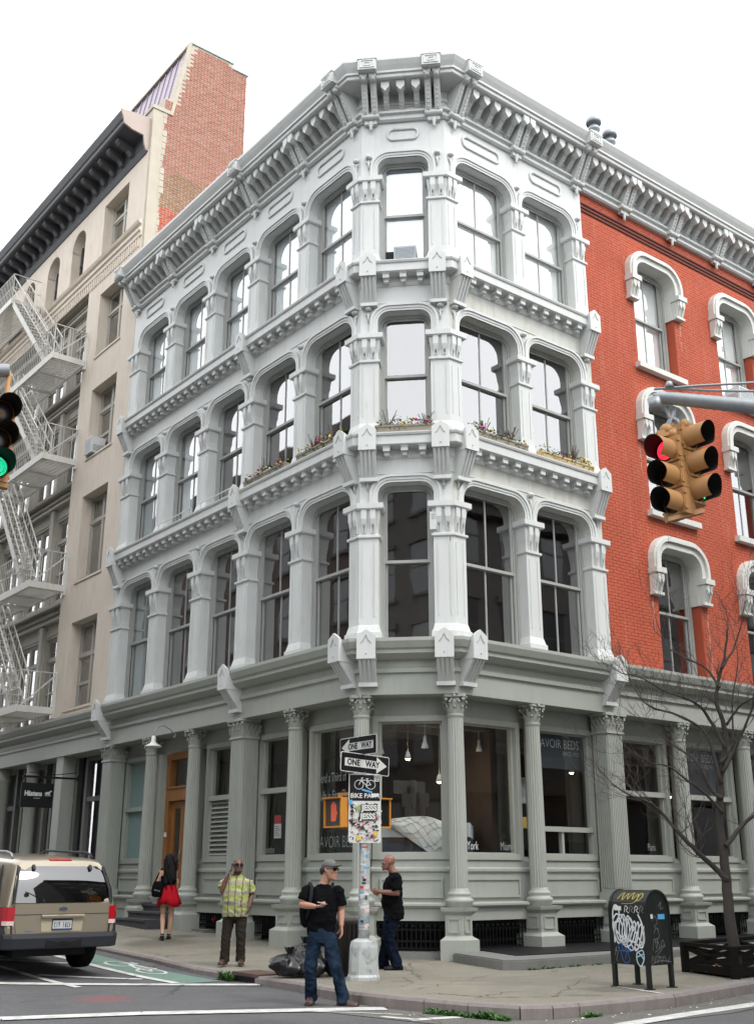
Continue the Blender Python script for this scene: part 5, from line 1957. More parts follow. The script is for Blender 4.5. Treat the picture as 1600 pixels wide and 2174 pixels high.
for i, (f, x, y, z) in enumerate((('R', 2.0, 1.6, 3.76), ('C', 1.08, .9, 3.66), ('L', -1.75, 1.4, 3.60), ('L', -1.45, 1.4, 3.62), ('L', -1.15, 1.4, 3.66))):
    where = ['hanging above the lit spots right of the corner column', 'hanging above the bed window', 'leftmost over the grey slogan lettering', 'middle of three over the grey slogan lettering', 'next to the sign pole over the slogan lettering'][i]
    t = thing('track_light', 'unlit white track light ' + where, 'lamp', FRM[f] @ Vector((x, y, 4.28)), 'white track lights')
    m = MB(); m.tube([(x, y, 4.28), (x, y, z + .15)], .004, 5); m.lathe([(.03, .20), (.035, .10), (.05, .06), (.065, -.02), (.06, -.02), (.03, .05)], (x, y, z), 12)
    m.part('lamp_body', M_white, t, FRM[f])

# gooseneck lamp over the door
gl = thing('gooseneck_lamp', 'white gooseneck wall lamp over the oak door', 'lamp', FL @ Vector((-6.9, -.02, 4.62)))
m = MB()
xg = -6.75
m.tube([(xg, 0.0, 4.40), (xg, -.10, 4.52), (xg, -.28, 4.60), (xg, -.44, 4.56), (xg, -.50, 4.42), (xg, -.50, 4.30)], .014, 8)
m.lathe([(.05, 0), (.05, .02)], (xg, 0.0, 4.40), 10, axis='y'); m.part('arm', M_galv, gl, FL)
m = MB(); m.lathe([(.02, .14), (.045, .13), (.05, .02), (.07, -.02), (.16, -.07), (.20, -.10), (.19, -.10), (.06, -.02)], (xg, -.50, 4.22), 18, cap=False)
m.part('lamp_shade', M_white, gl, FL)
m = MB(); m.ball((xg, -.5, 4.15), .045, 8); m.part('bulb', M_quilt, gl, FL)

# hanging sign on the beige building
hs = thing('hanging_shop_sign', 'black hanging shop sign with white lettering on iron arm', 'sign', FL @ Vector((-12.0, 0.06, 3.80)))
m = MB()
xs_ = -12.0
m.bar((xs_, 0.06, 3.80), (xs_, -1.35, 3.80), .04, .05); m.lathe([(.07, 0), (.07, .03)], (xs_, 0.05, 3.80), 10, axis='y')
m.tube([(xs_, .05, 3.95), (xs_, -.5, 3.87), (xs_, -1.2, 3.90)], .01, 6)
for o in (-.62, -1.28):
    m.tube([(xs_, o, 3.80), (xs_, o, 3.64)], .007, 6)
m.part('arm', M_black, hs, FL)
m = MB(); m.box(xs_ - .02, xs_ + .02, -1.36, -.54, 3.06, 3.65); bd = m.part('board', M_black, hs, FL)
# board faces down the street towards the crossing
FS = FL @ T(xs_ + .024, -.95, 3.39) @ RZ(math.pi / 2)
lettering('Hästens', 0.17, M_letter, bd, FS @ T(-.10, 0, .0), .006, 'CENTER', .82)
m = MB()
for a, b_, w_ in (((.22, .02), (.32, .03), .05), ((.31, .03), (.35, .08), .03), ((.23, .01), (.21, -.05), .016), ((.25, .01), (.26, -.05), .016), ((.30, .02), (.29, -.05), .016), ((.32, .02), (.335, -.05), .016), ((.22, .03), (.19, .0), .014), ((.35, .08), (.37, .06), .02)):
    m.bar((a[0], -.002, a[1]), (b_[0], -.002, b_[1]), w_, .002, 0, (0, 1, 0))
m.part('emblem', M_letter, bd, FS)
m = MB(); m.box(-.08, .08, -.003, 0, -.115, -.10); m.part('small_print', M_letdim, bd, FS)

# window air conditioners
def ac_unit(label, F, x0, x1, y0, z0, h, d, group='window air conditioners', mt=None):
    t = thing('air_conditioner', label, 'air conditioner', F @ Vector(((x0 + x1) / 2, y0, z0)), group)
    m = MB(); m.box(x0, x1, y0 - d, y0, z0, z0 + h); m.part('casing', mt or M_white, t, F)
    m = MB()
    n = 9
    for k in range(n):
        z = z0 + .04 + (h - .08) * k / (n - 1)
        m.box(x0 + .03, x1 - .03, y0 - d - .006, y0 - d, z - .008, z + .008)
    for s in (x0 - .004, x1):
        for k in range(5):
            m.box(s, s + .004, y0 - d + .05, y0 - .05, z0 + .06 + k * .04, z0 + .075 + k * .04)
    m.part('grille', M_galv, t, F)
    return t
ac_unit('grey air conditioner on the sill of the topmost corner window', FC, .68, 1.12, .18, 13.01, .30, .40, mt=M_galv)
m = MB(); m.box(.50, .68, -.05, .10, 13.01, 13.30); m.part('dark_gap_block', M_black, corner, FC)  # black block put in for the dark open gap beside the unit
ac_unit('boxy white air conditioner hanging from a beige building window', FL, -12.98, -12.50, .30, 12.90, .48, .42)
ac_unit('white air conditioner in the top right window of the red brick wall', FR, 9.55, 10.15, .30, 12.62, .40, .42)

# flower boxes on the third floor sills
rf = random.Random(11)
def planter(label, f, x0, x1, z, n_spike, seed, wood=None):
    r = random.Random(seed)
    F = FRM[f]
    t = thing('flower_box', label, 'flower box', F @ Vector(((x0 + x1) / 2, -.12, z)), 'flower boxes on the third floor sill')
    m = MB(); m.box(x0, x1, -.22, -.02, z, z + .15); m.box(x0 - .01, x1 + .01, -.232, -.22, z + .11, z + .15)
    m.part('box', wood or M_planter, t, F)
    lv, sp, fl = MB(), MB(), MB()
    for k in range(int((x1 - x0) * 170)):
        x, y = r.uniform(x0 + .02, x1 - .02), r.uniform(-.27, -.02)
        dens = noise.noise(Vector((x * 3, seed, 0)))
        h = r.uniform(.02, .16) * (1 + dens * .9) if y > -.2 else r.uniform(-.10, .05)
        c = Vector((x, y, z + .14 + h))
        a = r.uniform(0, 6.28)
        s = r.uniform(.018, .042)
        d1 = Vector((math.cos(a), math.sin(a), r.uniform(-.5, .6))) * s
        d2 = Vector((-math.sin(a), math.cos(a), r.uniform(-.6, .6))) * s * .5
        lv.add([tuple(c - d1), tuple(c + d2), tuple(c + d1), tuple(c - d2)], [(0, 1, 2, 3)], 0 if r.random() < .85 else 1)
    for q in range(n_spike):
        xc = x0 + (x1 - x0) * (q + .5 + r.uniform(-.2, .2)) / n_spike
        for k in range(13):
            a = r.uniform(0, 6.28)
            tl = r.uniform(.18, .34)
            tip = Vector((xc + math.cos(a) * tl * .6, -.12 + math.sin(a) * tl * .4, z + .14 + tl))
            sp.bar((xc, -.12, z + .14), tuple(tip), .014, .004)
    for k in range(int((x1 - x0) * 16)):
        x = r.uniform(x0 + .03, x1 - .03)
        cl = noise.noise(Vector((x * 2.2, seed + 7, 0)))
        mi = 0 if cl > .12 else (1 if cl > -.1 else 2)
        c = (x, r.uniform(-.26, -.10), z + .16 + r.uniform(-.02, .13))
        fl.ball(c, r.uniform(.016, .032), 6, mi)
    lv.part('foliage', [M_leaf2, M_spike], t, F, kind='stuff', fix=False)
    sp.part('spiky_leaf', M_spike, t, F, kind='stuff')
    fl.part('flower', [M_pink, M_yellowp, M_whitep], t, F, kind='stuff')
Z3 = 9.34
planter('grey wooden flower box in the cut corner window with pink flowers', 'C', .31, 1.42, Z3, 2, 1)
planter('flower box right of the corner with yellow flowers and spiky leaves', 'R', .30, 1.84, Z3, 2, 2)
planter('pale wooden flower box beside the red brick wall', 'R', 2.22, 3.76, Z3, 1, 3, mat('new_pine_planter', (.55, .42, .22), .7, vary=.15))
planter('leafy flower box left of the corner with hanging greenery', 'L', -1.84, -.30, Z3, 2, 4)
planter('flower box with magenta flowers second from the corner up the left street', 'L', -3.85, -2.26, Z3, 1, 5)

# round ventilator caps on the roof
for i, (s, b_, lab) in enumerate(((6.70, 1.5, 'left of two round metal vent caps on the roof above the brick side'), (7.32, 1.5, 'right of two round metal vent caps on the roof, slightly lower'))):
    dz = .14 - .12 * i
    t = thing('roof_vent', lab, 'roof vent', FR @ Vector((s, b_, 17.6)), 'vent caps on the roof')
    m = MB(); m.lathe([(.13, 17.3), (.13, 20.0 + dz), (.16, 20.02 + dz), (.16, 20.1 + dz), (.11, 20.12 + dz), (.11, 20.28 + dz)], (s, b_, 0), 16)
    m.part('pipe', M_galv, t, FR)
    m = MB(); m.lathe([(.20, 20.22 + dz), (.21, 20.29 + dz), (.19, 20.37 + dz), (.11, 20.43 + dz), (.02, 20.45 + dz)], (s, b_, 0), 18)
    m.part('cap', M_galv, t, FR)
# little number plate on the corner pilaster
m = MB(); m.box(1.30, 1.42, -.07, -.03, 7.46, 7.80); m.part('sensor_plate', M_iron, corner, FC)
m = MB()
for z in (7.66, 7.70, 7.74):
    m.box(1.33, 1.39, -.075, -.07, z, z + .015)
m.part('plate_mark', M_frame, corner, FC)
# rust drip down the right corner pilaster
M_rust = mat('orange_rust_streak', (0.42, 0.20, 0.08), 0.8, vary=0.3)
m = MB(); m.box(CW - .062, CW - .048, -.0245, -.0215, 5.9, 7.35); m.part('rust_streak', M_rust, corner, FC)
# pale lime streaks on the red bricks under the hood corbels
M_lime = mat('pale_lime_streak', (.52, .27, .19), .85, vary=.25, scale=20)
rs_ = random.Random(31)
m = MB()
for (x, za, zb_) in ((7.56, 7.05, 5.5), (5.68, 7.05, 6.3), (7.56, 14.1, 13.4), (5.66, 10.6, 9.9), (10.7, 7.05, 5.6)):
    n_ = 16
    vs = []
    for k in range(n_ + 1):
        z = za + (zb_ - za) * k / n_
        w_ = .028 * (1 - .6 * k / n_) * rs_.uniform(.35, 1.3)
        c_ = x + .012 * math.sin(k * 1.3)
        vs += [(c_ - w_, RY - .0125, z), (c_ + w_, RY - .0125, z)]
    m.add(vs, [(2 * k, 2 * k + 1, 2 * k + 3, 2 * k + 2) for k in range(n_) if rs_.random() > .18])
m.part('lime_streak', M_lime, corner, FR, kind='stuff', fix=False)
# low window guards on the third floor left
for x0, x1 in ((-7.88, -6.28), (-5.84, -4.30)):
    m = MB(); m.bar((x0, -.15, 9.34 + .22), (x1, -.15, 9.34 + .22), .02, .02); m.bar((x0, -.15, 9.36), (x1, -.15, 9.36), .02, .02)
    for k in (0, 1):
        x = x0 + (x1 - x0) * k; m.bar((x, -.15, 9.34), (x, -.15, 9.56), .02, .02)
    m.part('window_guard', M_iron, corner, FL)

# ------------------------------------------------------------------ stone platform before the right front
pf = thing('stone_platform', 'low bluestone platform with black matting along the right shop front', 'platform', (2.5, 18.5, .14))
m = MB()
z0, z1 = 0.0, .285
poly = [rp_(-.32, .12), rp_(-.78, 1.72), rp_(-.52, 1.92), rp_(2.6, 1.86), rp_(14, 1.80), rp_(14, -.5), rp_(.4, -.5)]
m.zprof(poly, z0, z1 - .02)
inn = [rp_(-.30, .14), rp_(-.74, 1.69), rp_(-.50, 1.88), rp_(2.6, 1.82), rp_(14, 1.77), rp_(14, -.5), rp_(.4, -.5)]
m.zprof(inn, z1 - .02, z1)
m.part('slab', M_stone, pf)
m = MB(); m.zprof([rp_(.35, .12), rp_(-.02, 1.25), rp_(2.0, 1.35), rp_(14, 1.32), rp_(14, -.4), rp_(.4, -.4)], z1, z1 + .012)
m.part('matting', M_black, pf)
# red cap of a pipe in the basement opening left of the square pier
rc_ = thing('standpipe_cap', 'round red standpipe cap in the dark basement opening', 'standpipe', FL @ Vector((-5.32, .4, .62)))
m = MB(); m.lathe([(.03, -.02), (.06, 0), (.072, .03), (.06, .06), (.03, .07), (.03, .55)], (-5.32, .36, .62), 16, axis='y'); m.part('cap', mat('red_cap_paint', (.75, .06, .07), .4), rc_, FL)
# catch basin in the kerb with weeds
M_castiron = mat('rusty_cast_iron', (0.085, 0.05, 0.042), 0.8, vary=0.3)
cbx = thing('catch_basin', 'rusty cast iron catch basin set into the kerb', 'drain', (-1.95, 17.1, .05))
Kf = frame((-2.07, 17.34, ground(-2.0, 17.2)), Vector((.585, -.811, 0)), Vector((.811, .585, 0)))
m = MB(); m.box(-.02, .72, -.035, .42, .085, .128); m.part('head_plate', M_castiron, cbx, Kf)
m = MB(); m.box(.04, .66, -.036, -.015, .015, .08); m.part('inlet', M_black, cbx, Kf)
def weeds(name, F, x0, x1, y0, y1, n, hmax, seed):
    r = random.Random(seed)
    m = MB()
    for k in range(n):
        x, y = r.uniform(x0, x1), r.uniform(y0, y1)
        h = r.uniform(.2, 1) * hmax * (.6 + .5 * noise.noise(Vector((x * 4, y * 4, seed))))
        for q in range(3):
            a = r.uniform(0, 6.28)
            c = Vector((x + math.cos(a) * .02, y + math.sin(a) * .02, h * r.uniform(.2, 1)))
            s = r.uniform(.012, .03)
            d1 = Vector((math.cos(a), math.sin(a), r.uniform(-.2, 1.0))) * s * 1.5
            d2 = Vector((-math.sin(a), math.cos(a), 0)) * s * .6
            m.add([tuple(c - d1), tuple(c + d2), tuple(c + d1), tuple(c - d2)], [(0, 1, 2, 3)])
    o = m.part(name, M_leaf, None, F, kind='stuff', fix=False)
    return o
weeds('weeds', Kf, -.25, .12, -.14, .0, 170, .20, 1)
Kg = frame((0.55, 13.47, .0), Vector((.77, -.63, 0)).normalized(), Vector((.63, .77, 0)))
weeds('weeds', Kg, .05, 1.15, -.13, -.0, 320, .13, 2)
weeds('weeds', frame((2.2, 13.0, 0), Vector((.8, .6, 0)), Vector((-.6, .8, 0))), 0, .3, -.08, 0, 50, .08, 3)
weeds('weeds', frame(rp_(-.5, 1.93) + (.14,), dR, dL), 0, 3.2, -.03, .0, 120, .05, 4)
# litter on the road by the kerb: scraps of paper and grit
r = random.Random(21)
m = MB()
for k in range(60):
    t = r.random()
    x, y = 0.2 + 5.2 * t + r.uniform(-.3, .3), 13.15 + (.2 - t) * .9 if t < .3 else 12.5 + (t - .3) * 4.2
    y += r.uniform(-.35, .15)
    s = r.uniform(.006, .030)
    a = r.uniform(0, 6.28)
    z = ground(x, y) + .016
    m.add([(x + math.cos(a) * s, y + math.sin(a) * s, z), (x - math.sin(a) * s * .7, y + math.cos(a) * s * .7, z + .008), (x - math.cos(a) * s, y - math.sin(a) * s, z), (x + math.sin(a) * s * .7, y - math.cos(a) * s * .7, z + .004)], [(0, 1, 2, 3)])
m.part('litter', M_whitep, None, kind='stuff', fix=False)
# white paint line sprayed round the mailbox feet
m = MB()
for a, b_ in (((2.93, 15.02), (3.22, 14.32)), ((3.22, 14.32), (3.36, 14.02))):
    for k in range(10):
        u, v = Vector(a).lerp(Vector(b_), k / 10), Vector(a).lerp(Vector(b_), (k + .9) / 10)
        d = (v - u).normalized(); nn = Vector((d.y, -d.x)) * r.uniform(.018, .034)
        m.add([(p.x, p.y, ground(p.x, p.y) + .147) for p in (u + nn, v + nn, v - nn, u - nn)], [(0, 1, 2, 3)])
structure(m.part('spray_line', M_line, None))
# ------------------------------------------------------------------ sign pole with its signs
PX, PY = -0.18, 16.0
PZ = ground(PX, PY) + .14
pole = thing('sign_pole', 'silver painted signal pole plastered with stickers at the kerb corner', 'pole', (PX, PY, PZ))
m = MB()
m.lathe([(.225, PZ - .02), (.222, PZ + .03), (.205, PZ + .06), (.188, PZ + .40), (.172, PZ + .47), (.12, PZ + .50), (.075, PZ + .51)], (PX, PY, 0), 10, smooth=False)
m.part('pole_base', M_silver, pole)
m = MB()
m.lathe([(.075, PZ + .45), (.073, PZ + .9), (.068, PZ + 2.0), (.065, 3.34), (.05, 3.36)], (PX, PY, 0), 18)
for z in (.62, .66, .92, 1.10, 1.13):
    m.lathe([(.074, PZ + z), (.079, PZ + z + .006), (.074, PZ + z + .012)], (PX, PY, 0), 18, cap=False)
m.part('pole_shaft', M_silver, pole)
STK = [mat('sticker_%s' % n_, c_, .5, vary=.05) for n_, c_ in (('white', (.72, .72, .70)), ('red', (.55, .04, .05)), ('black', (.02, .02, .02)), ('blue', (.10, .38, .70)), ('yellow', (.70, .52, .04)), ('green', (.25, .42, .06)), ('pink', (.72, .55, .55)), ('grey', (.35, .36, .37)))]
r = random.Random(17)
m = MB()
for k in range(70):
    a = r.uniform(-2.5, -.4)
    z = PZ + r.uniform(.62, 1.95)
    w, h = r.uniform(.012, .045), r.uniform(.010, .06)
    rad = .0765 if z < PZ + 1.2 else .0725
    mi = r.choice([0, 0, 0, 0, 0, 7, 7, 2, 3, 6, 6, 1])
    q = []
    n = 4
    for i in range(n + 1):
        aa = a + (i / n - .5) * 2 * w / rad
        q.append((PX + rad * math.cos(aa), PY + rad * math.sin(aa)))
    b0 = len(m.v)
    m.add([(p[0], p[1], z - h / 2 + .0003 * k) for p in q] + [(p[0], p[1], z + h / 2) for p in q], [(i, i + 1, n + 2 + i, n + 1 + i) for i in range(n)], mi)
    m.map(lambda x, y, z_: (x, y, z_))
m.part('sticker', STK, pole, kind='stuff', fix=False)

M_sblack = mat('black_sign_sheet', (0.010, 0.010, 0.011), 0.45, vary=.1, spec=.15)
M_swhite = mat('white_sign_sheet', (0.66, 0.67, 0.64), 0.4, vary=.05, grime=.15)
def plate(w, h, rad, y0, y1, mi=0, m=None):
    m = m or MB()
    pts = []
    for cx, cz, a0 in ((w / 2 - rad, h / 2 - rad, 0), (-w / 2 + rad, h / 2 - rad, 90), (-w / 2 + rad, -h / 2 + rad, 180), (w / 2 - rad, -h / 2 + rad, 270)):
        for k in range(4):
            a = R_(a0 + 30 * k)
            pts.append((cx + rad * math.cos(a), cz + rad * math.sin(a)))
    m.yprof(pts, y0, y1, mi)
    return m
def one_way(label, z, dirx, right, tilt, off):
    """sign plane spanned by dirx; x to the right as read"""
    F = frame((PX, PY, z), dirx, Vector((-dirx.y, dirx.x, 0))) @ Matrix.Rotation(tilt, 4, 'Y') @ T(off, -.10, 0)
    t = thing('one_way_sign', label, 'sign', M=F, group='one way signs on the pole')
    m = plate(.86, .27, .025, 0, .006); m.part('plate', M_swhite, t, F)
    m = plate(.84, .25, .02, -.002, 0); m.part('black_field', M_sblack, t, F)
    s = 1 if right else -1
    ar = [(-.36, -.055), (.20, -.055), (.20, -.115), (.385, 0), (.20, .115), (.20, .055), (-.36, .055)]
    ar = [(x * s, z_) for x, z_ in ar]
    m = MB(); m.add([(x, -.004, z_) for x, z_ in ar], [tuple(range(7))]); m.part('arrow', M_swhite, t, F)
    lettering('ONE', .115, M_sblack, t, F @ T(-.21 if right else -.115, -.006, 0), .004, 'CENTER', .92)
    lettering('WAY', .115, M_sblack, t, F @ T(.125 if right else .205, -.006, 0), .004, 'CENTER', .92)
    m = MB(); m.disc((0, -.007, .118), .008, 8); m.disc((0, -.007, -.118), .008, 8); m.box(-.05, .05, .006, .04, -.03, .03); m.part('bolt', M_galv, t, F)
    return t
one_way('upper one way sign with arrow pointing left', 3.215, -dL, False, 0.0, -.02)
one_way('lower one way sign with arrow pointing right', 2.955, dR, True, R_(2.5), -.06)

FB = frame((PX + .01, PY - .10, 2.355), Vector((.985, .17, 0)), Vector((-.17, .985, 0)))
bp = thing('bike_path_sign', 'bike path sign, its white lower half plastered with stickers', 'sign', M=FB)
m = plate(.457, .93, .03, 0, .006); m.part('plate', M_swhite, bp, FB)
m = MB(); m.box(-.216, .216, -.002, 0, .098, .452); m.part('black_field', M_sblack, bp, FB)
lettering('BIKE PATH', .088, M_swhite, bp, FB @ T(0, -.004, .165), .002, 'CENTER', .98)
m = MB()
for cx in (-.085, .085):
    pts = [(cx + .062 * math.cos(2 * math.pi * k / 18), -.005, .318 + .062 * math.sin(2 * math.pi * k / 18)) for k in range(19)]
    m.tube(pts, .005, 5)
for a, b in (((-.085, .318), (-.045, .395)), ((-.045, .395), (-.05, .41)), ((-.05, .41), (-.025, .41)), ((-.052, .38), (.035, .38)), ((.035, .38), (.02, .308)), ((.02, .308), (-.052, .38)), ((.02, .308), (.085, .318)), ((.085, .318), (.035, .38)), ((.035, .38), (.03, .40)), ((.015, .40), (.05, .40)), ((.02, .308), (.02, .285))):
    m.bar((a[0], -.005, a[1]), (b[0], -.005, b[1]), .009, .004, 0, (0, 1, 0))
m.part('bicycle_emblem', M_swhite, bp, FB)
m = MB()
r = random.Random(4)
def stick(x, z, w, h, rot, mi, lift):
    c, s = math.cos(rot), math.sin(rot)
    m.add([(x + c * a * w / 2 - s * b * h / 2, -.0045 - lift * .00012, z + s * a * w / 2 + c * b * h / 2) for a, b in ((-1, -1), (1, -1), (1, 1), (-1, 1))], [(0, 1, 2, 3)], mi)
for k in range(170):
    x, z = r.uniform(-.20, .20), r.uniform(-.44, .06)
    stick(x, z, r.uniform(.012, .06), r.uniform(.008, .034), r.uniform(-.9, .9), r.choice([0, 0, 0, 6, 1, 2, 2, 7, 7, 0, 1, 2]), k * .4)
stick(.03, .232, .15, .026, -.25, 3, 90)
stick(.14, .172, .11, .045, .12, 0, 91)
stick(-.20, .075, .05, .07, .1, 3, 92)
stick(.165, .405, .068, .085, 0, 0, 93)
stick(-.10, -.005, .06, .05, .4, 5, 94)
stick(.06, .015, .20, .05, .15, 1, 80)
stick(.07, -.10, .24, .03, -.3, 1, 81)
stick(-.085, -.405, .07, .05, .3, 4, 95)
stick(.15, -.34, .05, .06, 0, 4, 96)
stick(.10, -.385, .03, .03, 0, 2, 97)
stick(.06, -.12, .10, .028, 0, 2, 98)
m.part('sticker', STK, bp, FB, kind='stuff', fix=False)
for zz, xx in ((-.0, .06), (-.115, .04)):
    lettering('JESSS', .105, M_sblack, bp, FB @ T(xx - .003, -.018, zz - .003), .016, 'CENTER', .95)
    lettering('JESSS', .105, M_swhite, bp, FB @ T(xx, -.0195, zz), .005, 'CENTER', .95)
lettering('NZ', .040, M_sblack, bp, FB @ T(.165, -.018, .425), .002); lettering('TZ', .040, M_sblack, bp, FB @ T(.165, -.018, .388), .002)
for k, ch in enumerate('KATST'):
    lettering(ch, .068, M_sblack, bp, FB @ T(-.178, -.018, .02 - k * .062), .003)

# pedestrian signals either side of the pole
M_hand = emit('dim_red_hand', (.55, .10, .05), .22)
M_walk = emit('white_walk_dots', (.75, .78, .80), .5)
def ped_signal(label, F, lit):
    t = thing('pedestrian_signal', label, 'pedestrian signal', M=F, group='pedestrian signals on the pole')
    m = MB(); m.box(-.20, .20, 0, .17, -.20, .20); m.box(-.17, .17, .17, .20, -.17, .17); m.part('housing', M_orange, t, F)
    m = MB(); frame_box(m, -.205, .205, -.205, .205, .022, -.035, 0.0); m.box(-.205, .205, -.07, -.03, .19, .205); m.part('visor_frame', M_orange, t, F)
    m = MB(); m.box(-.18, .18, -.006, 0, -.18, .18); m.part('face', mat('signal_face_dark', (.05, .05, .045), .5) if lit else M_black, t, F)
    m = MB()
    if lit:
        # raised hand: palm, four fingers, thumb
        m.yprof([(-.06, -.12), (.05, -.12), (.07, -.05), (.065, .02), (-.06, .02)], -.010, -.006)
        for x, h in ((-.048, .11), (-.015, .135), (.018, .13), (.049, .10)):
            m.yprof([(x - .014, .015), (x + .014, .015), (x + .013, h), (x, h + .012), (x - .013, h)], -.010, -.006)
        m.yprof([(.05, -.07), (.095, -.005), (.085, .015), (.06, -.01)], -.010, -.006)
        m.part('hand_symbol', M_hand, t, F)
    else:
        r = random.Random(2)
        # walking figure of dots
        segs = [((0, .12), (0, .12)), ((.0, .085), (-.01, -.02)), ((.0, .07), (.05, .02)), ((.0, .07), (-.05, .0)), ((-.01, -.02), (.03, -.08)), ((.03, -.08), (.04, -.14)), ((-.01, -.02), (-.04, -.08)), ((-.04, -.08), (-.07, -.13))]
        for a, b in segs:
            n = 1 + int(((a[0] - b[0]) ** 2 + (a[1] - b[1]) ** 2) ** .5 / .022)
            for k in range(n + 1):
                x, z = a[0] + (b[0] - a[0]) * k / n, a[1] + (b[1] - a[1]) * k / n
                m.disc((x - .008, -.008, z), .007, 6); m.disc((x + .009, -.008, z + .004), .007, 6)
        m.part('walking_symbol', M_walk, t, F)
    m = MB(); m.bar((0, .10, .20), (0, .10, .27), .05, .05); m.bar((0, .10, .25), (.25 if lit else -.25, .16, .25), .04, .04); m.bar((0, .10, -.2), (.22 if lit else -.22, .16, -.22), .04, .04)
    m.part('bracket', M_yellow if lit else M_orange, t, F)
    return t
ped_signal('orange pedestrian signal with faint red hand', frame((-.60, 15.98, 2.30), Vector((.617, -.787, 0)), dR), True)
ped_signal('pedestrian signal with white walking figure of dots, half behind the bike sign', frame((.015, 16.12, 2.30), dR, dL), False)

# ------------------------------------------------------------------ traffic lights
M_lensoff = mat('dark_signal_lens', (.02, .012, .010), .3)
M_visorin = mat('black_visor_inside', (.008, .008, .008), .8)
M_redled = emit('red_led', (1.0, .02, .05), 3.0)
M_grnled = emit('green_led', (.02, .95, .45), 1.0)
def signal_head(t, F, lit, name_mat=None, pitch=.345, sc_=1.0):
    """three sections facing -y; x right, z up; top section centre at z=0"""
    ym = name_mat or M_yellow
    F = F @ Matrix.Scale(sc_, 4)
    for k in range(3):
        G = F @ T(0, 0, -k * pitch)
        m = MB()
        h = pitch / 2 - .004
        m.box(-.165, .165, .02, .20, -h, h)
        m.box(-.158, .158, 0, .02, -h + .008, h - .008)
        for s in (-1, 1):
            for zz in (-.1, .1):
                m.box(s * .165 - .012, s * .165 + .012, .0, .05, zz - .015, zz + .015)
        sec = m.part('signal_section', ym, t, G)
        m = MB()
        n = 22
        a0, a1 = R_(-62), R_(242)
        rings_o, rings_i = [], []
        for (y, rr) in ((0.0, .150), (-.30, .146)):
            ro, ri = [], []
            for q in range(n + 1):
                a = a0 + (a1 - a0) * q / n
                yy = y
                if y < 0:                     # cut back towards the bottom
                    yy = y * (.82 + .18 * max(0, math.sin(a)))
                ro.append((rr * math.cos(a), yy, rr * math.sin(a)))
                ri.append(((rr - .004) * math.cos(a), yy, (rr - .004) * math.sin(a)))
            rings_o.append(ro); rings_i.append(ri)
        m.rings(rings_o, 0, True, False, False)
        m.rings(rings_i, 1, True, False, False)
        m.part('visor', [ym, M_visorin], sec, G, fix=False)
        m = MB()
        m.lathe([(.135, 0.0), (.13, -.015), (.09, -.03), (.02, -.036)], (0, 0, 0), 20, axis='y')
        m.part('lens', M_lensoff, sec, G)
        if lit is not None and lit[0] == k:
            m = MB()
            for ring in range(7):
                nn = max(1, ring * 6)
                for q in range(nn):
                    a = 2 * math.pi * q / nn
                    rr = ring * .019
                    m.disc((rr * math.cos(a), -.040 + .02 * (rr / .13) ** 2, rr * math.sin(a)), .0088, 6)
            m.part('led_dots', lit[1], sec, G, kind='stuff')
tl = thing('traffic_light', 'hanging two way traffic light with red lit on its left face', 'traffic light', (2.96, 10.2, 5.2), 'traffic lights')
cx, cy, ctop = 2.95, 10.2, 5.49
F1 = frame((cx - .085, cy - .03, ctop - .03), Vector((.617, -.787, 0)), dR) @ Matrix.Rotation(R_(-2.5), 4, 'Y')
F2 = frame((cx + .17, cy - .02, ctop + .11), dR, dL) @ Matrix.Rotation(R_(-2.5), 4, 'Y')
signal_head(tl, F1, (0, M_redled), sc_=.80)
signal_head(tl, F2, None, sc_=.80)
gl_ = MB(); gl_.disc((.05, -.036, -.55 - .075), .013, 8); gl_.part('green_glint', M_grnled, tl, F2)  # small glowing disc put in for the green glint on the lens
m = MB()
m.box(cx - .005, cx + .055, cy + .0, cy + .08, ctop - .70, ctop + .20); m.part('mounting_plate', M_galv, tl)
m = MB()
m.lathe([(.03, .40), (.035, .20), (.09, .19), (.10, .12), (.06, .10)], (cx, cy + .02, ctop), 12)
m.bar((cx - .16, cy, ctop + .14), (cx + .20, cy - .02, ctop + .22), .10, .07); m.ball((cx + .12, cy - .02, ctop + .25), .06, 10); m.ball((cx - .06, cy, ctop + .20), .07, 10)
m2_ = MB(); m2_.bar((cx - .16, cy - .08, ctop - .77), (cx + .22, cy - .02, ctop - .66), .08, .04); m2_.part('lower_bracket', M_yellow, tl)
m.part('hanger_bracket', M_yellow, tl)
m = MB(); m.tube([(cx - .03, cy + .02, ctop + .46), (cx - .02, cy, ctop + .34), (cx + .05, cy - .02, ctop + .30), (cx + .07, cy - .02, ctop + .22)], .022, 8); m.tube([(cx + .03, cy, ctop + .44), (cx + .02, cy, ctop + .36), (cx - .03, cy, ctop + .28), (cx - .01, cy, ctop + .2)], .026, 8)
m.part('clevis', M_galv, tl)

ma = thing('mast_arm', 'grey steel mast arm holding the hanging traffic light, with two tie rods', 'pole', (7.6, 9.0, .14))
m = MB()
arm = [(2.80, 10.20, 6.03), (2.86, 10.19, 6.045), (4.27, 9.88, 5.74), (7.6, 9.1, 5.05)]
m.tube(arm, [.060, .064, .082, .12], 16); m.tube([(7.6, 9.1, .1), (7.6, 9.1, 5.4)], [.16, .13], 16)
m.lathe([(.05, .06), (.03, .12), (.02, .13)], (2.95, 10.17, 6.08), 10); m.tube([(2.80, 10.20, 6.03), (2.80, 10.2, 5.92)], [.075, .06], 14)
m.part('arm', M_galv, ma)
m = MB()
m.tube([(2.80, 10.20, 6.14), (3.2, 10.1, 6.13), (7.5, 9.1, 5.95)], .013, 6); m.tube([(2.95, 10.17, 6.14), (3.3, 10.1, 6.08), (7.5, 9.1, 5.55)], .013, 6)
m.part('tie_rod', M_galv, ma)

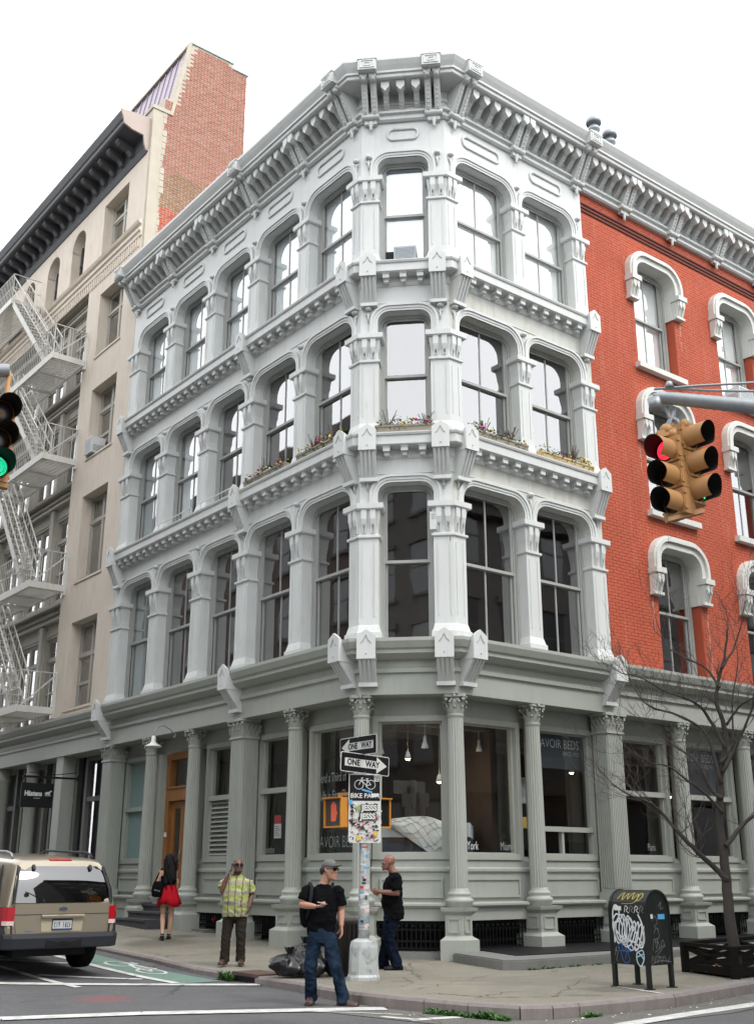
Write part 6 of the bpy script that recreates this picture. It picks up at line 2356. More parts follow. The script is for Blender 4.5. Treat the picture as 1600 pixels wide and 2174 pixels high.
t2 = thing('traffic_light', 'traffic light cut off by the left edge with green lit at the bottom', 'traffic light', (-4.3, 11.8, 6), 'traffic lights')
F3 = frame((-4.42, 11.98, 6.66), dR, dL)
signal_head(t2, F3, (2, M_grnled))
m = MB(); m.lathe([(.025, .55), (.028, .22), (.07, .21), (.08, .17), (.06, .16)], (-4.42, 12.07, 6.66), 12); m.ball((-4.36, 12.03, 6.86), .06, 8); m.part('hanger_bracket', M_yellow, t2); m = MB(); m.bar((-4.5, 12.0, 5.78), (-4.3, 12.1, 5.76), .1, .05); m.part('lower_bracket', M_yellow, t2)
m2a = thing('mast_arm', 'steel mast arm outside the left edge carrying the green traffic light', 'pole', (-9.5, 10.5, .0))
m = MB(); m.tube([(-4.42, 12.07, 7.24), (-5.2, 11.85, 7.15), (-9.5, 10.5, 6.1)], [.08, .09, .13], 14); m.tube([(-9.5, 10.5, 0), (-9.5, 10.5, 6.4)], [.16, .13], 14); m.part('arm', M_galv, m2a)

# ------------------------------------------------------------------ mailbox
M_mail = mat('dark_green_mailbox', (.013, .016, .014), .42, spec=.25, vary=.25, grime=.25, gcol=(.05, .05, .045))
MF = frame((3.31, 14.50, ground(3.3, 14.6) + .14), dR, dL)   # x along the right street, y up the left street
mx = thing('mailbox', 'dark round topped mailbox covered in white and blue graffiti', 'mailbox', M=MF)
MWd, MLn, MZ0, MZ1 = .47, .57, .27, .895
m = MB()
n = 14
prof = [(0, MZ0), (0, MZ1)] + [(MWd / 2 - MWd / 2 * math.cos(math.pi * k / n), MZ1 + .25 * math.sin(math.pi * k / n)) for k in range(1, n)] + [(MWd, MZ1), (MWd, MZ0)]
m.yprof(prof, 0, MLn)
body = m.part('body', M_mail, mx, MF)
m = MB()                                      # raised rim round each end
for y0, y1 in ((-.012, .02), (MLn - .02, MLn + .012)):
    rim = []
    for (x, z) in prof:
        rim.append((x, z))
    inn = [(MWd / 2 + (x - MWd / 2) * .94, MZ1 - .02 + (z - MZ1 + .02) * .93 if z > MZ1 else z) for x, z in prof]
    out_ = [(MWd / 2 + (x - MWd / 2) * 1.025, z + .008 if z > MZ1 else z) for x, z in prof]
    ring_between(m, inn, out_, y0, y1)
m.part('rim', M_mail, body, MF)
for i, (x, y) in enumerate(((.02, .02), (MWd - .02, .02), (.02, MLn - .02), (MWd - .02, MLn - .02))):
    m = MB(); m.box(x - .025, x + .025, y - .025, y + .025, 0, MZ0 + .02); m.box(x - .05, x + .05, y - .05, y + .05, 0, .012)
    m.part('leg', M_mail, mx, MF)
def scrawl(pts, w, mt, F, name='graffiti'):
    """flat paint stroke through points in a plane x-z, slightly proud"""
    m = MB()
    P = [Vector(p) for p in pts]
    n = len(P)
    vs = []
    for i in range(n):
        d = (P[min(i + 1, n - 1)] - P[max(i - 1, 0)])
        d = d.normalized() if d.length > 1e-6 else Vector((1, 0))
        nr = Vector((-d.y, d.x)) * w / 2
        vs += [(P[i].x + nr.x, 0, P[i].y + nr.y), (P[i].x - nr.x, 0, P[i].y - nr.y)]
    m.add(vs, [(2 * i, 2 * i + 1, 2 * i + 3, 2 * i + 2) for i in range(n - 1)])
    return m.part(name, mt, body, F, fix=False)
def smooth(pts, k=10):
    out = []
    P = [Vector(p) for p in pts]
    for i in range(len(P) - 1):
        p0, p1, p2, p3 = P[max(i - 1, 0)], P[i], P[i + 1], P[min(i + 2, len(P) - 1)]
        for j in range(k):
            t = j / k
            out.append(.5 * ((2 * p1) + (p2 - p0) * t + (2 * p0 - 5 * p1 + 4 * p2 - p3) * t * t + (3 * p1 - p0 - 3 * p2 + p3) * t ** 3))
    out.append(P[-1])
    return out
M_spray = mat('white_spray', (.70, .72, .74), .6, vary=.1)
M_blues = mat('blue_spray', (.035, .12, .42), .6)
M_lblue = mat('pale_blue_spray', (.45, .62, .72), .6)
M_yels = mat('ochre_spray', (.34, .28, .06), .6)
M_greys = mat('grey_marker', (.20, .20, .20), .7)
# long side faces -x : read with its own frame (x runs from the far end to the near corner)
FS_ = MF @ T(-.003, MLn, 0) @ RZ(-math.pi / 2)
r = random.Random(9)
def side_pt(u, v):
    return (u * MLn, v)
strokes = []
loopy = []
for k in range(46):
    a = k * 1.15
    loopy.append((.10 + .0088 * k + .10 * math.cos(a) * (1 if k % 5 else 1.4) * .75, .72 - .0034 * k + .16 * math.sin(a * 1.02) + r.uniform(-.035, .035)))
scrawl(smooth(loopy, 7), .017, M_spray, FS_)
scrawl(smooth([(.07, .60), (.06, .86), (.10, .96), (.16, .92), (.15, .78), (.08, .74), (.07, .52)], 8), .020, M_spray, FS_)
scrawl(smooth([(.10, .66), (.22, .56), (.36, .54), (.50, .48), (.52, .72), (.46, .86)], 8), .020, M_spray, FS_)
scrawl(smooth([(.50, .50), (.56, .70), (.52, .52), (.44, .60), (.30, .84), (.26, .62)], 8), .018, M_spray, FS_)
scrawl(smooth([(.42, .42), (.50, .44), (.51, .34), (.45, .26), (.40, .33), (.42, .42), (.51, .34)], 8), .014, M_lblue, FS_)
scrawl(smooth([(.40, .36), (.50, .40)], 4), .012, M_lblue, FS_)
b = []
for k in range(16):
    a = k * 1.35
    b.append((.14 + .012 * k + .045 * math.cos(a), .47 + .05 * math.sin(a)))
scrawl(smooth(b, 6), .009, M_blues, FS_)
scrawl(smooth([(.11, .47), (.16, .40), (.19, .31), (.25, .285), (.29, .33), (.27, .40), (.31, .47), (.25, .41), (.22, .33)], 8), .008, M_blues, FS_)
for k in range(4):
    scrawl(smooth([(.25 + .08 * k, .88), (.27 + .08 * k, .955), (.31 + .08 * k, .93), (.28 + .08 * k, .905), (.32 + .08 * k, .87)], 6), .009, M_greys if k % 2 else M_spray, FS_)
scrawl(smooth([(.06, .37), (.09, .47), (.07, .42), (.11, .42), (.08, .33), (.10, .30)], 6), .006, M_greys, FS_)
# scrawl on the curved top, bent over the barrel
mt_ = MB()
pts = smooth([(.12, .25), (.18, .55), (.20, .22), (.26, .50), (.28, .25), (.34, .55), (.36, .25), (.42, .48), (.44, .2), (.50, .35), (.46, .52), (.40, .15), (.20, .1)], 8)
vs = []
for i, p in enumerate(pts):
    d = (pts[min(i + 1, len(pts) - 1)] - pts[max(i - 1, 0)]).normalized()
    for s in (1, -1):
        q = p + Vector((-d.y, d.x)) * .008 * s
        a = math.pi * (.06 + .5 * q.y)
        vs.append((MWd / 2 - (MWd / 2 + .003) * math.cos(a), MLn - q.x, MZ1 + .253 * math.sin(a)))
mt_.add(vs, [(2 * i, 2 * i + 1, 2 * i + 3, 2 * i + 2) for i in range(len(pts) - 1)])
mt_.part('graffiti', M_yels, body, MF, fix=False)
FE = MF @ T(0, -.004, 0)
for st in ([(.12, .78), (.18, .84), (.22, .76), (.16, .72), (.24, .68)], [(.14, .64), (.20, .70), (.24, .60), (.15, .56), (.22, .52)], [(.10, .44), (.14, .58), (.18, .46), (.20, .58), (.24, .46), (.30, .56), (.34, .47)], [(.14, .42), (.34, .50), (.18, .38), (.28, .36)],
           [(.06, .30), (.09, .38), (.12, .30), (.15, .38), (.18, .30), (.22, .37), (.26, .30), (.31, .37), (.36, .30), (.42, .36)], [(.06, .28), (.22, .32), (.44, .30)], [(.26, .95), (.32, 1.0), (.30, .92), (.36, .94)]):
    scrawl(smooth(st, 7), .006, M_greys, FE)
m = MB(); m.box(.24, .37, -.006, -.002, .80, .86); m.part('blue_label', STK[3], body, MF)
m = MB(); m.box(.10, .14, -.006, -.002, .81, .86); m.part('white_label', STK[0], body, MF)
m = MB(); m.box(-.006, -.002, MLn - .20, MLn - .09, .90, .95); m.part('white_label', STK[0], body, MF)

# ------------------------------------------------------------------ street tree, bare
tree = thing('street_tree', 'bare winter street tree with a dark leaning trunk', 'tree', (4.9, 16.2, .14))
rt = random.Random(42)
LIMBS = {'trunk': ([(4.9, .10), (4.88, .72), (4.88, 1.27), (4.88, 1.73), (4.87, 2.12), (4.92, 2.61), (4.97, 2.9), (5.07, 3.31), (5.06, 3.62), (4.99, 3.93), (5.06, 4.25), (5.18, 4.61), (5.25, 5.0)], .088, .014, 0),
         'b1': ([(4.88, 1.40), (4.74, 1.55), (4.55, 1.73), (4.33, 1.96), (4.14, 2.19), (3.96, 2.39), (3.77, 2.49), (3.56, 2.57), (3.37, 2.71)], .048, .008, -.5),
         'b2': ([(4.90, 1.85), (5.15, 2.12), (5.35, 2.27), (5.64, 2.48), (5.9, 2.8)], .04, .008, .3),
         'b3': ([(4.91, 2.50), (4.77, 2.64), (4.69, 2.84), (4.55, 3.07), (4.36, 3.2), (4.1, 3.4), (3.91, 3.57)], .034, .007, .4),
         'b4': ([(5.04, 3.2), (4.85, 3.62), (4.7, 3.83), (4.46, 3.95), (4.19, 4.05), (3.89, 4.23), (3.6, 4.3)], .03, .006, -.4),
         'b5': ([(4.93, 2.71), (4.78, 3.4), (4.4, 3.68), (4.0, 3.81), (3.77, 4.09), (3.69, 4.37)], .028, .006, .7),
         'b6': ([(4.96, 2.87), (5.21, 3.27), (5.43, 3.68), (5.62, 4.16), (5.75, 4.6)], .03, .007, -.3),
         'b7': ([(5.03, 4.09), (4.87, 4.37), (4.54, 4.54), (4.31, 4.72), (4.17, 5.15)], .022, .005, .4),
         'b8': ([(5.09, 4.37), (5.33, 4.72), (5.48, 5.15), (5.54, 5.37)], .02, .005, .2),
         'b9': ([(5.08, 3.54), (5.3, 3.81), (5.53, 3.95), (5.9, 4.2)], .022, .006, -.6),
         'b10': ([(4.92, 2.3), (4.70, 2.55), (4.45, 2.75), (4.2, 2.95), (3.95, 3.0), (3.7, 3.15)], .024, .006, -.8),
         'b11': ([(4.95, 3.0), (5.15, 3.3), (5.2, 3.9), (5.35, 4.5), (5.3, 5.0)], .022, .005, .7)}
twigs = MB()
def twig(p, d, ln, rad, depth):
    n = 5
    pts, rr = [p], [rad]
    dd = d.normalized()
    for k in range(n):
        dd = (dd + Vector((rt.uniform(-.28, .28), rt.uniform(-.28, .28), rt.uniform(-.16, .30)))).normalized()
        pts.append(pts[-1] + dd * ln / n)
        rr.append(rad * (1 - .75 * (k + 1) / n))
        if depth > 0 and rt.random() < .75:
            side = (dd + Vector((rt.uniform(-1, 1), rt.uniform(-1, 1), rt.uniform(-.5, .8)))).normalized()
            twig(pts[-1], side, ln * rt.uniform(.35, .62), max(.0025, rad * .55), depth - 1)
    twigs.tube(pts, rr, 4, 0, True, False)
for nm, (pl, r0, r1, dy) in LIMBS.items():
    n = len(pl)
    pts = []
    for i, (x, z) in enumerate(pl):
        t = i / (n - 1)
        if nm == 'trunk':
            y = 16.2 + .10 * math.sin(t * 3)
        else:
            y = 16.2 + dy * t + .06 * math.sin(i * 1.7)
        pts.append(Vector((x * (y / 16.2) if nm != 'trunk' else x, y, 1.47 + (z - 1.47) * (y / 16.2) if nm != 'trunk' else z)))
    sm_ = smooth(pts, 4)
    sm_ = [p + Vector((rt.uniform(-.008, .008), rt.uniform(-.008, .008), 0)) for p in sm_]
    N = len(sm_)
    m = MB()
    rr = [r0 + (r1 - r0) * (i / (N - 1)) ** .8 for i in range(N)]
    if nm == 'trunk':
        rr[0] = .125; rr[1] = .105
    m.tube(sm_, rr, 10 if nm == 'trunk' else 7)
    m.part('trunk' if nm == 'trunk' else 'branch', M_bark, tree)
    for i in range(int(N * (.45 if nm == 'trunk' else .22)), N):
        d = (sm_[min(i + 1, N - 1)] - sm_[max(i - 1, 0)]).normalized()
        for q in range(2 if nm != 'trunk' else 1):
            if rt.random() < .44:
                side = (d * .7 + Vector((rt.uniform(-1, 1), rt.uniform(-.8, .8), rt.uniform(-.35, .9)))).normalized()
                twig(sm_[i], side, rt.uniform(.30, .80), max(.0028, rr[i] * .30), 2)
    twig(sm_[-1], (sm_[-1] - sm_[-3]), .7, .006, 2)
twigs.part('twig', M_twig, tree, kind='stuff', fix=False)

# timber guard round the tree pit
M_guard = mat('black_stained_timber', (.009, .0075, .0065), .85, vary=.3, spec=.1)
tg = thing('tree_guard', 'low black timber fence of crossed rails round the tree pit', 'fence', (*rp_(1.6, 4.2), .15))
cs = [rp_(1.02, 3.60), rp_(.62, 4.70), rp_(4.6, 4.62), rp_(4.9, 3.5)]
def gz(p):
    return ground(p[0], p[1]) + .14
for i in range(4):
    m = MB(); p = cs[i]; m.box(p[0] - .05, p[0] + .05, p[1] - .05, p[1] + .05, gz(p), gz(p) + .40); m.part('post', M_guard, tg)
for i, (a, b) in enumerate(((0, 1), (1, 2), (3, 2), (0, 3))):
    p, q = Vector(cs[a]), Vector(cs[b])
    nseg = max(1, int(round((q - p).length / 1.3)))
    m = MB(); m.bar((*p, gz(p) + .38), (*q, gz(q) + .38), .08, .05); m.bar((*p, gz(p) + .08), (*q, gz(q) + .08), .05, .10); m.part('rail', M_guard, tg)
    for k in range(nseg):
        u, v = p.lerp(q, k / nseg), p.lerp(q, (k + 1) / nseg)
        m = MB(); m.bar((*u, gz(u) + .12), (*v, gz(v) + .34), .03, .06); m.part('cross_rail', M_guard, tg)
        m = MB(); m.bar((*u, gz(u) + .34), (*v, gz(v) + .12), .03, .06); m.part('cross_rail', M_guard, tg)
m = MB()
M_soil = mat('dark_soil', (.035, .028, .02), .95, vary=.4, scale=12, bump=.8, bscale=20)
m.add([(p[0], p[1], gz(p) + .03) for p in cs], [(0, 1, 2, 3)]); structure(m.part('tree_pit', M_soil, None))
wr = thing('food_wrapper', 'crumpled orange and white wrapper lying in the tree pit', 'litter', (*rp_(1.35, 4.1), .2))
m = MB()
r = random.Random(3)
cxp = Vector((*rp_(1.25, 4.05), .22))
for k in range(26):
    c = cxp + Vector((r.uniform(-.16, .16), r.uniform(-.06, .06), r.uniform(-.02, .05)))
    m.ball(tuple(c), r.uniform(.015, .04), 5, r.choice([0, 0, 1, 2]), (1, .8, .5))
m.part('paper', [mat('orange_wrapper', (.50, .10, .03), .5), M_whitep, M_leaf2], wr)
r_ = random.Random(5)
m = MB()
for k in range(150):                         # dead leaves at the foot of the tree
    p = Vector(rp_(r_.uniform(.7, 3.5), r_.uniform(4.0, 4.75)))
    s, a = r_.uniform(.012, .03), r_.uniform(0, 6.28)
    z = gz(p) + .045
    m.add([(p.x + math.cos(a) * s, p.y + math.sin(a) * s, z), (p.x - math.sin(a) * s * .5, p.y + math.cos(a) * s * .5, z + .01), (p.x - math.cos(a) * s, p.y - math.sin(a) * s, z), (p.x + math.sin(a) * s * .5, p.y - math.cos(a) * s * .5, z + .012)], [(0, 1, 2, 3)])
m.part('dead_leaves', M_twig, None, kind='stuff', fix=False)

# ------------------------------------------------------------------ rubbish: bags and a bin
def bag(label, c, sx, sy, sz, seed, knot):
    t = thing('rubbish_bag', label, 'rubbish bag', c, 'rubbish bags by the kerb')
    m = MB()
    n, k = 40, 24
    rg = []
    for j in range(k + 1):
        v = j / k
        ring = []
        for i in range(n):
            a = 2 * math.pi * i / n
            rad = math.sin(math.pi * (v * .93 + .07)) ** .55 if v < .82 else math.sin(math.pi * (.82 * .93 + .07)) ** .55 * ((1 - v) / .18) ** .8 + .03
            p = Vector((math.cos(a) * rad * sx, math.sin(a) * rad * sy, v * sz))
            fold = .030 * math.sin(a * 9 + 4 * noise.noise(p * 3 + Vector((seed, 0, 0)))) * (.3 + v) + .09 * noise.noise(p * 4.5 + Vector((seed, 3, 0))) + .03 * noise.noise(p * 14)
            p += Vector((math.cos(a), math.sin(a), 0)) * fold * (1 if v < .9 else .3)
            p.z = max(0.0, p.z + (.05 * noise.noise(p * 4 + Vector((0, seed, 0))) if v > .1 else 0))
            ring.append(tuple(Vector(c) + p))
        rg.append(ring)
    m.rings(rg, 0, True, True)
    m.part('bag', M_trashbag, t)
    m = MB()
    top = Vector(c) + Vector((0, 0, sz * .97))
    for q in range(7):
        a = q * .9 + seed
        m.bar(tuple(top - Vector((0, 0, .03))), tuple(top + Vector((math.cos(a) * .07, math.sin(a) * .06, .08))), .05, .006)
    m.part('tied_end', M_trashbag, t)
zb = ground(-1.2, 16.5) + .14
bag('large black rubbish bag at the kerb edge, lowest of the heap', (-1.22, 16.48, zb), .26, .23, .30, 1, 1)
bag('black rubbish bag slumped against the column plinth behind the heap', (-1.02, 16.86, zb), .25, .22, .42, 2, 1)
bag('black rubbish bag beside the bin behind the walking man', (-.90, 16.42, zb), .20, .20, .26, 3, 0)
bn = thing('litter_bin', 'dark slatted litter bin behind the walking man', 'bin', (-.48, 16.62, zb))
m = MB()
m.lathe([(.20, zb), (.22, zb + .02), (.24, zb + .68), (.255, zb + .70), (.255, zb + .74), (.22, zb + .74)], (-.48, 16.62, 0), 20); m.part('drum', mat('dark_brown_bin', (.035, .028, .022), .6, vary=.2), bn)
sl = MB(); sl.box(-.018, .018, -.012, .012, zb + .04, zb + .67)
me_sl = sl.mesh('slat', M_black); fix_normals(me_sl)
for k in range(20):
    a = 2 * math.pi * k / 20
    link('slat', me_sl, bn, T(-.48 + .243 * math.cos(a), 16.62 + .243 * math.sin(a), 0) @ RZ(a + math.pi / 2))
# ------------------------------------------------------------------ the car up the left street
cx_, cy_ = lp(.86, 4.77)
VF = frame((cx_, cy_, ground(*lp(2.2, 4.6)) + .0), dR, dL) @ Matrix.Rotation(R_(1.6), 4, 'X') @ Matrix.Diagonal((.955, 1, .95, 1))
M_gold = mat('champagne_car_paint', (.335, .29, .22), .30, metal=.5, vary=.04, coat=.7)
M_carglass = glass('dark_car_glass', (.05, .055, .06), ior=1.9, wavy=.002, base=.04)
M_carblack = mat('charcoal_bumper', (.024, .026, .031), .6, vary=.1, spec=.25)
M_tyre = mat('tyre_rubber', (.009, .009, .010), .9, vary=.2, spec=.1)
M_tail = mat('red_tail_lens', (.42, .012, .02), .12, vary=.08, coat=.8)
M_clear = mat('clear_lens', (.70, .55, .52), .15)
M_chrome = mat('dull_chrome', (.55, .56, .58), .25, metal=.9)
car = thing('suv', 'champagne coloured sport utility vehicle seen from behind, cut off by the left edge', 'car', M=VF)
def rake(z):
    if z < 1.02:
        return 0.0
    t = (z - 1.02) / .66
    return .10 * t + .17 * t ** 2.6
def section(y, hw, roof, rear=False):
    """left to right half points (x,z)"""
    belt = min(1.04, roof - .02)
    k = max(0.0, roof - 1.06)
    pts = [(hw - .10, .40), (hw - .02, .50), (hw, .70), (hw - .005, .90), (hw - .03, belt)]
    if k > .2:
        pts += [(hw - .09, belt + k * .5), (hw - .155, roof - .10), (hw - .21, roof - .03), (hw - .34, roof), (0, roof + .018)]
    else:
        pts += [(hw - .06, belt + .005), (hw - .10, belt + .01), (hw - .20, belt + .018), (hw - .4, belt + .022), (0, belt + .03)]
    return pts
m = MB()
rg = []
for (y, hw, roof) in ((0.0, .84, 1.66), (.05, .885, 1.68), (.16, .91, 1.70), (.8, .92, 1.72), (1.6, .92, 1.74), (2.6, .92, 1.73), (2.95, .91, 1.66), (3.5, .90, 1.12), (3.7, .90, 1.06), (4.5, .88, 1.02), (4.72, .80, .92)):
    s = section(y, hw, roof)
    ring = [(x, y + (rake(z) if y < .9 else 0), z) for x, z in s] + [(-x, y + (rake(z) if y < .9 else 0), z) for x, z in reversed(s[:-1])]
    rg.append(ring)
m.rings(rg, 0, True, True)
body_c = m.part('body', M_gold, car, VF)
for pgon in body_c.data.polygons:
    if len(pgon.vertices) > 4:
        pgon.use_smooth = False
def on_rear(x, z, o=.006):
    return (x, rake(z) - o, z)
def rear_poly(pts, name, mt, o=.006, th=.012, par=car):
    m = MB()
    m.prism([on_rear(x, z, o) for x, z in pts], [on_rear(x, z, o - th) for x, z in pts])
    return m.part(name, mt, par, VF)
gate = rear_poly([(-.70, .62), (.70, .62), (.755, .80), (.755, 1.045), (-.755, 1.045), (-.755, .80)], 'tailgate', M_gold, .012)
m = MB()
rows_ = []
for j in range(9):
    t = j / 8
    z = 1.055 + .53 * t
    hw = .765 - .05 * t - (.09 * max(0, t - .8) / .2)
    rows_.append([(hw * (k / 6 - 1), rake(z) - .016 + .035 * abs(k / 6 - 1) ** 3, z) for k in range(13)])
m.rings(rows_, 0, True, False, False)
m.part('rear_window', M_carglass, gate, VF)
rear_poly([(-.80, 1.045), (-.76, 1.045), (-.735, 1.25), (-.66, 1.565), (-.70, 1.60), (-.79, 1.25)], 'window_surround', M_carblack, .016, .02, gate)
rear_poly([(.80, 1.045), (.76, 1.045), (.735, 1.25), (.66, 1.565), (.70, 1.60), (.79, 1.25)], 'window_surround', M_carblack, .016, .02, gate)
rear_poly([(-.755, .885), (.755, .885), (.755, .893), (-.755, .893)], 'gate_seam', M_carblack, .0145, .01, gate)
m = MB(); m.xprof([(-.01, .83), (-.055, .835), (-.06, .865), (-.03, .885), (-.01, .885)], -.34, .34); m.part('gate_handle', M_gold, gate, VF)
rear_poly([(-.32, .64), (.32, .64), (.34, .83), (-.34, .83)], 'plate_recess', mat('pale_gold_recess', (.42, .37, .26), .5), .0165, .006, gate)
pl_ = rear_poly([(-.155, .67), (.155, .67), (.155, .815), (-.155, .815)], 'number_plate', mat('plate_sheet', (.50, .53, .54), .5), .024, .006, car)
m = MB()
frame_box(m, -.162, .162, .663, .822, .010, -.028, -.018); m.box(-.152, .152, -.026, -.024, .80, .813); m.box(-.152, .152, -.026, -.024, .672, .684, 1)
r = random.Random(6)
for k, x in enumerate((-.12, -.085, -.05, .02, .055, .09, .122)):
    for q in range(3):
        m.box(x - .012 + r.uniform(0, .012), x + .002 + r.uniform(0, .012), -.026, -.024, .70 + q * .026, .715 + q * .026 + r.uniform(0, .01))
m.part('plate_print', [M_carblack, mat('plate_blue', (.10, .12, .30), .5)], pl_, VF)
m = MB(); m.disc((0, -.020, .965), .070, 24, 0, 'y', .030); m.disc((0, -.023, .965), .062, 24, 1, 'y', .024); m.part('oval_emblem', [M_chrome, mat('emblem_blue', (.05, .06, .12), .3)], gate, VF)
m = MB()
cu = smooth([(-.036, .958), (-.02, .975), (-.012, .958), (0, .968), (.010, .958), (.02, .968), (.034, .960), (.036, .975)], 5)
vs = []
for p in cu:
    vs += [(p.x, -.0245, p.y - .002), (p.x, -.0245, p.y + .002)]
m.add(vs, [(2 * i, 2 * i + 1, 2 * i + 3, 2 * i + 2) for i in range(len(cu) - 1)]); m.part('emblem_script', M_chrome, gate, VF, fix=False)
m = MB(); m.box(-.58, -.44, -.016, -.010, .655, .675); m.part('badge', M_chrome, gate, VF)
m = MB(); m.prism([(-.20, .26, 1.625), (.20, .26, 1.625), (.18, .25, 1.675), (-.18, .25, 1.675)], [(-.20, .33, 1.64), (.20, .33, 1.64), (.18, .33, 1.70), (-.18, .33, 1.70)]); m.part('brake_light', M_tail, car, VF)
for x in (-.46, .46):
    m = MB(); m.bar(on_rear(x, 1.60, .03), on_rear(x, 1.53, .03), .04, .03); m.part('glass_hinge', M_carblack, gate, VF)
for s, nm in ((-1, 'left'), (1, 'right')):
    m = MB()                                 # lens wraps from the back round to the flank
    zz = [.74, .80, .90, 1.00]
    rows = []
    for z in zz:
        rows.append([(s * .755, -.016 + rake(z), z), (s * .86, -.008, z), (s * .912, .06, z), (s * .926, .16, z), (s * .926, .24 - .10 * (z - .74), z)])
    for j in range(3):
        for i in range(4):
            m.add([rows[j][i], rows[j][i + 1], rows[j + 1][i + 1], rows[j + 1][i]], [(0, 1, 2, 3)], 1 if (j == 0 and i < 2) else 0, True)
    m.part('tail_light', [M_tail, M_clear], car, VF)
m = MB()                                      # wrapped bumper
ring = []
for z, o in ((.40, .0), (.42, .05), (.56, .075), (.60, .06), (.62, .02)):
    row = []
    for (x, y) in ((-.935, .62), (-.945, .20), (-.90, .02), (-.80, -.05), (0, -.08), (.80, -.05), (.90, .02), (.945, .20), (.935, .62)):
        row.append((x, y - o * (1 if abs(x) < .92 else 0), z))
    ring.append(row)
m.rings(ring, 0, False, False, False)
m.add(ring[-1] + [(.90, .62, .62), (-.90, .62, .62)], [tuple(range(11))])
m.add(ring[0] + [(.90, .62, .40), (-.90, .62, .40)], [tuple(range(11))])
for s in (-1, 1):
    m.prism([(s * .76, -.012, .60), (s * .925, .05, .60), (s * .93, .30, .60), (s * .80, .30, .60)], [(s * .77, -.010, .74), (s * .915, .05, .735), (s * .928, .26, .735), (s * .80, .26, .735)])
bmp = m.part('bumper', M_carblack, car, VF)
m = MB(); m.box(-.28, .28, -.14, -.10, .44, .53); m.box(-.06, .06, -.15, -.13, .46, .51); m.part('tow_hitch', M_black, bmp, VF)
m = MB(); m.box(-.58, .58, .35, 4.5, .26, .44); m.box(-.84, .84, 1.5, 3.3, .28, .44); m.part('underbody', M_black, car, VF)
for i, (x, y) in enumerate(((-.79, .98), (.79, .98), (-.79, 3.88), (.79, 3.88))):
    m = MB(); m.lathe([(.20, -.13), (.33, -.13), (.37, -.10), (.375, 0), (.37, .10), (.33, .13), (.20, .13)], (x, y, .375), 28, axis='x'); wh_ = m.part('wheel', M_tyre, car, VF)
    m = MB(); sx = -1 if x < 0 else 1
    m.lathe([(.22, sx * .08), (.215, sx * .135), (.19, sx * .11), (.06, sx * .12), (.02, sx * .13)], (x, y, .375), 20, axis='x'); m.part('rim', M_chrome, wh_, VF)
    m = MB()
    arch = [(sx * .925, y + .45 * math.cos(math.pi * k / 12), .40 + .43 * math.sin(math.pi * k / 12)) for k in range(13)]
    a2_ = [(sx * .932, y + .39 * math.cos(math.pi * k / 12), .40 + .37 * math.sin(math.pi * k / 12)) for k in range(13)]
    m.add(arch + a2_, [(k, k + 1, 14 + k, 13 + k) for k in range(12)]); m.add(a2_, [tuple(range(13))], 1)
    m.part('wheel_arch', [M_carblack, M_black], car, VF)
# side glass on both flanks
def flank(s, pts, name, mt, o=.008):
    def xz(z):
        k = .66
        b = 1.04
        if z < b: return .92 - .03 * max(0, (z - .9)) / .14
        t = (z - b) / k
        return (.89 - .06 * t / .5) if t < .5 else (.83 - .065 * (t - .5) / .5 * 1.2)
    m = MB()
    m.add([(s * (xz(z) + o), y, z) for y, z in pts], [tuple(range(len(pts)))])
    return m.part(name, mt, car, VF, fix=False)
for s in (-1, 1):
    flank(s, [(.52, 1.08), (1.30, 1.08), (1.30, 1.57), (.66, 1.57)], 'quarter_window', M_carglass)
    flank(s, [(1.40, 1.08), (2.20, 1.08), (2.20, 1.60), (1.40, 1.58)], 'door_window', M_carglass)
    flank(s, [(2.28, 1.08), (3.25, 1.08), (2.86, 1.58), (2.28, 1.60)], 'door_window', M_carglass)
    flank(s, [(.32, 1.06), (.47, 1.06), (.61, 1.59), (.55, 1.60)], 'rear_pillar', M_carblack, .007)
    m = MB()
    for y in (1.36, 2.24, 3.3):
        m.box(s * .915 - .012, s * .915 + .012, y - .005, y + .005, .5, 1.06)
    m.box(min(s * .91, s * .935), max(s * .91, s * .935), 1.38, 3.3, .60, .70)
    m.part('door_seam', M_carblack, car, VF)
    m = MB()
    m.tube([(s * .66, .55, 1.70), (s * .66, .62, 1.76), (s * .66, .8, 1.785), (s * .66, 2.4, 1.80), (s * .66, 2.6, 1.74)], .020, 8)
    m.part('roof_rail', M_galv if s < 0 else M_carblack, car, VF)
# ------------------------------------------------------------------ people
def remesh(mb, voxel, smooth_it=4, wr=0.0, fr=11.0):
    me = mb.mesh('tmp', M_black)
    fix_normals(me)
    o = bpy.data.objects.new('tmp', me)
    COL.objects.link(o)
    md = o.modifiers.new('r', 'REMESH')
    md.mode = 'VOXEL'
    md.voxel_size = voxel
    sm = o.modifiers.new('s', 'SMOOTH')
    sm.factor = .5
    sm.iterations = smooth_it
    me2 = bpy.data.meshes.new_from_object(o.evaluated_get(bpy.context.evaluated_depsgraph_get()))
    bpy.data.objects.remove(o)
    bpy.data.meshes.remove(me)
    me2.materials.clear()
    if wr:
        nr_ = [v.normal.copy() for v in me2.vertices]
        for v, q in zip(me2.vertices, nr_):
            c = v.co
            w1 = noise.noise(Vector((c.x * fr * .8 + c.z * fr * .5, c.y * fr * .8, c.z * fr * .95)))
            w2 = noise.noise(Vector((c.x * fr * 2.1 - c.z * fr, c.y * fr * 2, c.z * fr * 2.6 + 9)))
            v.co = c + q * wr * (-(abs(w1) * 2 - .5) * 1.2 + w2 * .55)
        me2.update()
    for p in me2.polygons:
        p.use_smooth = True
    return me2
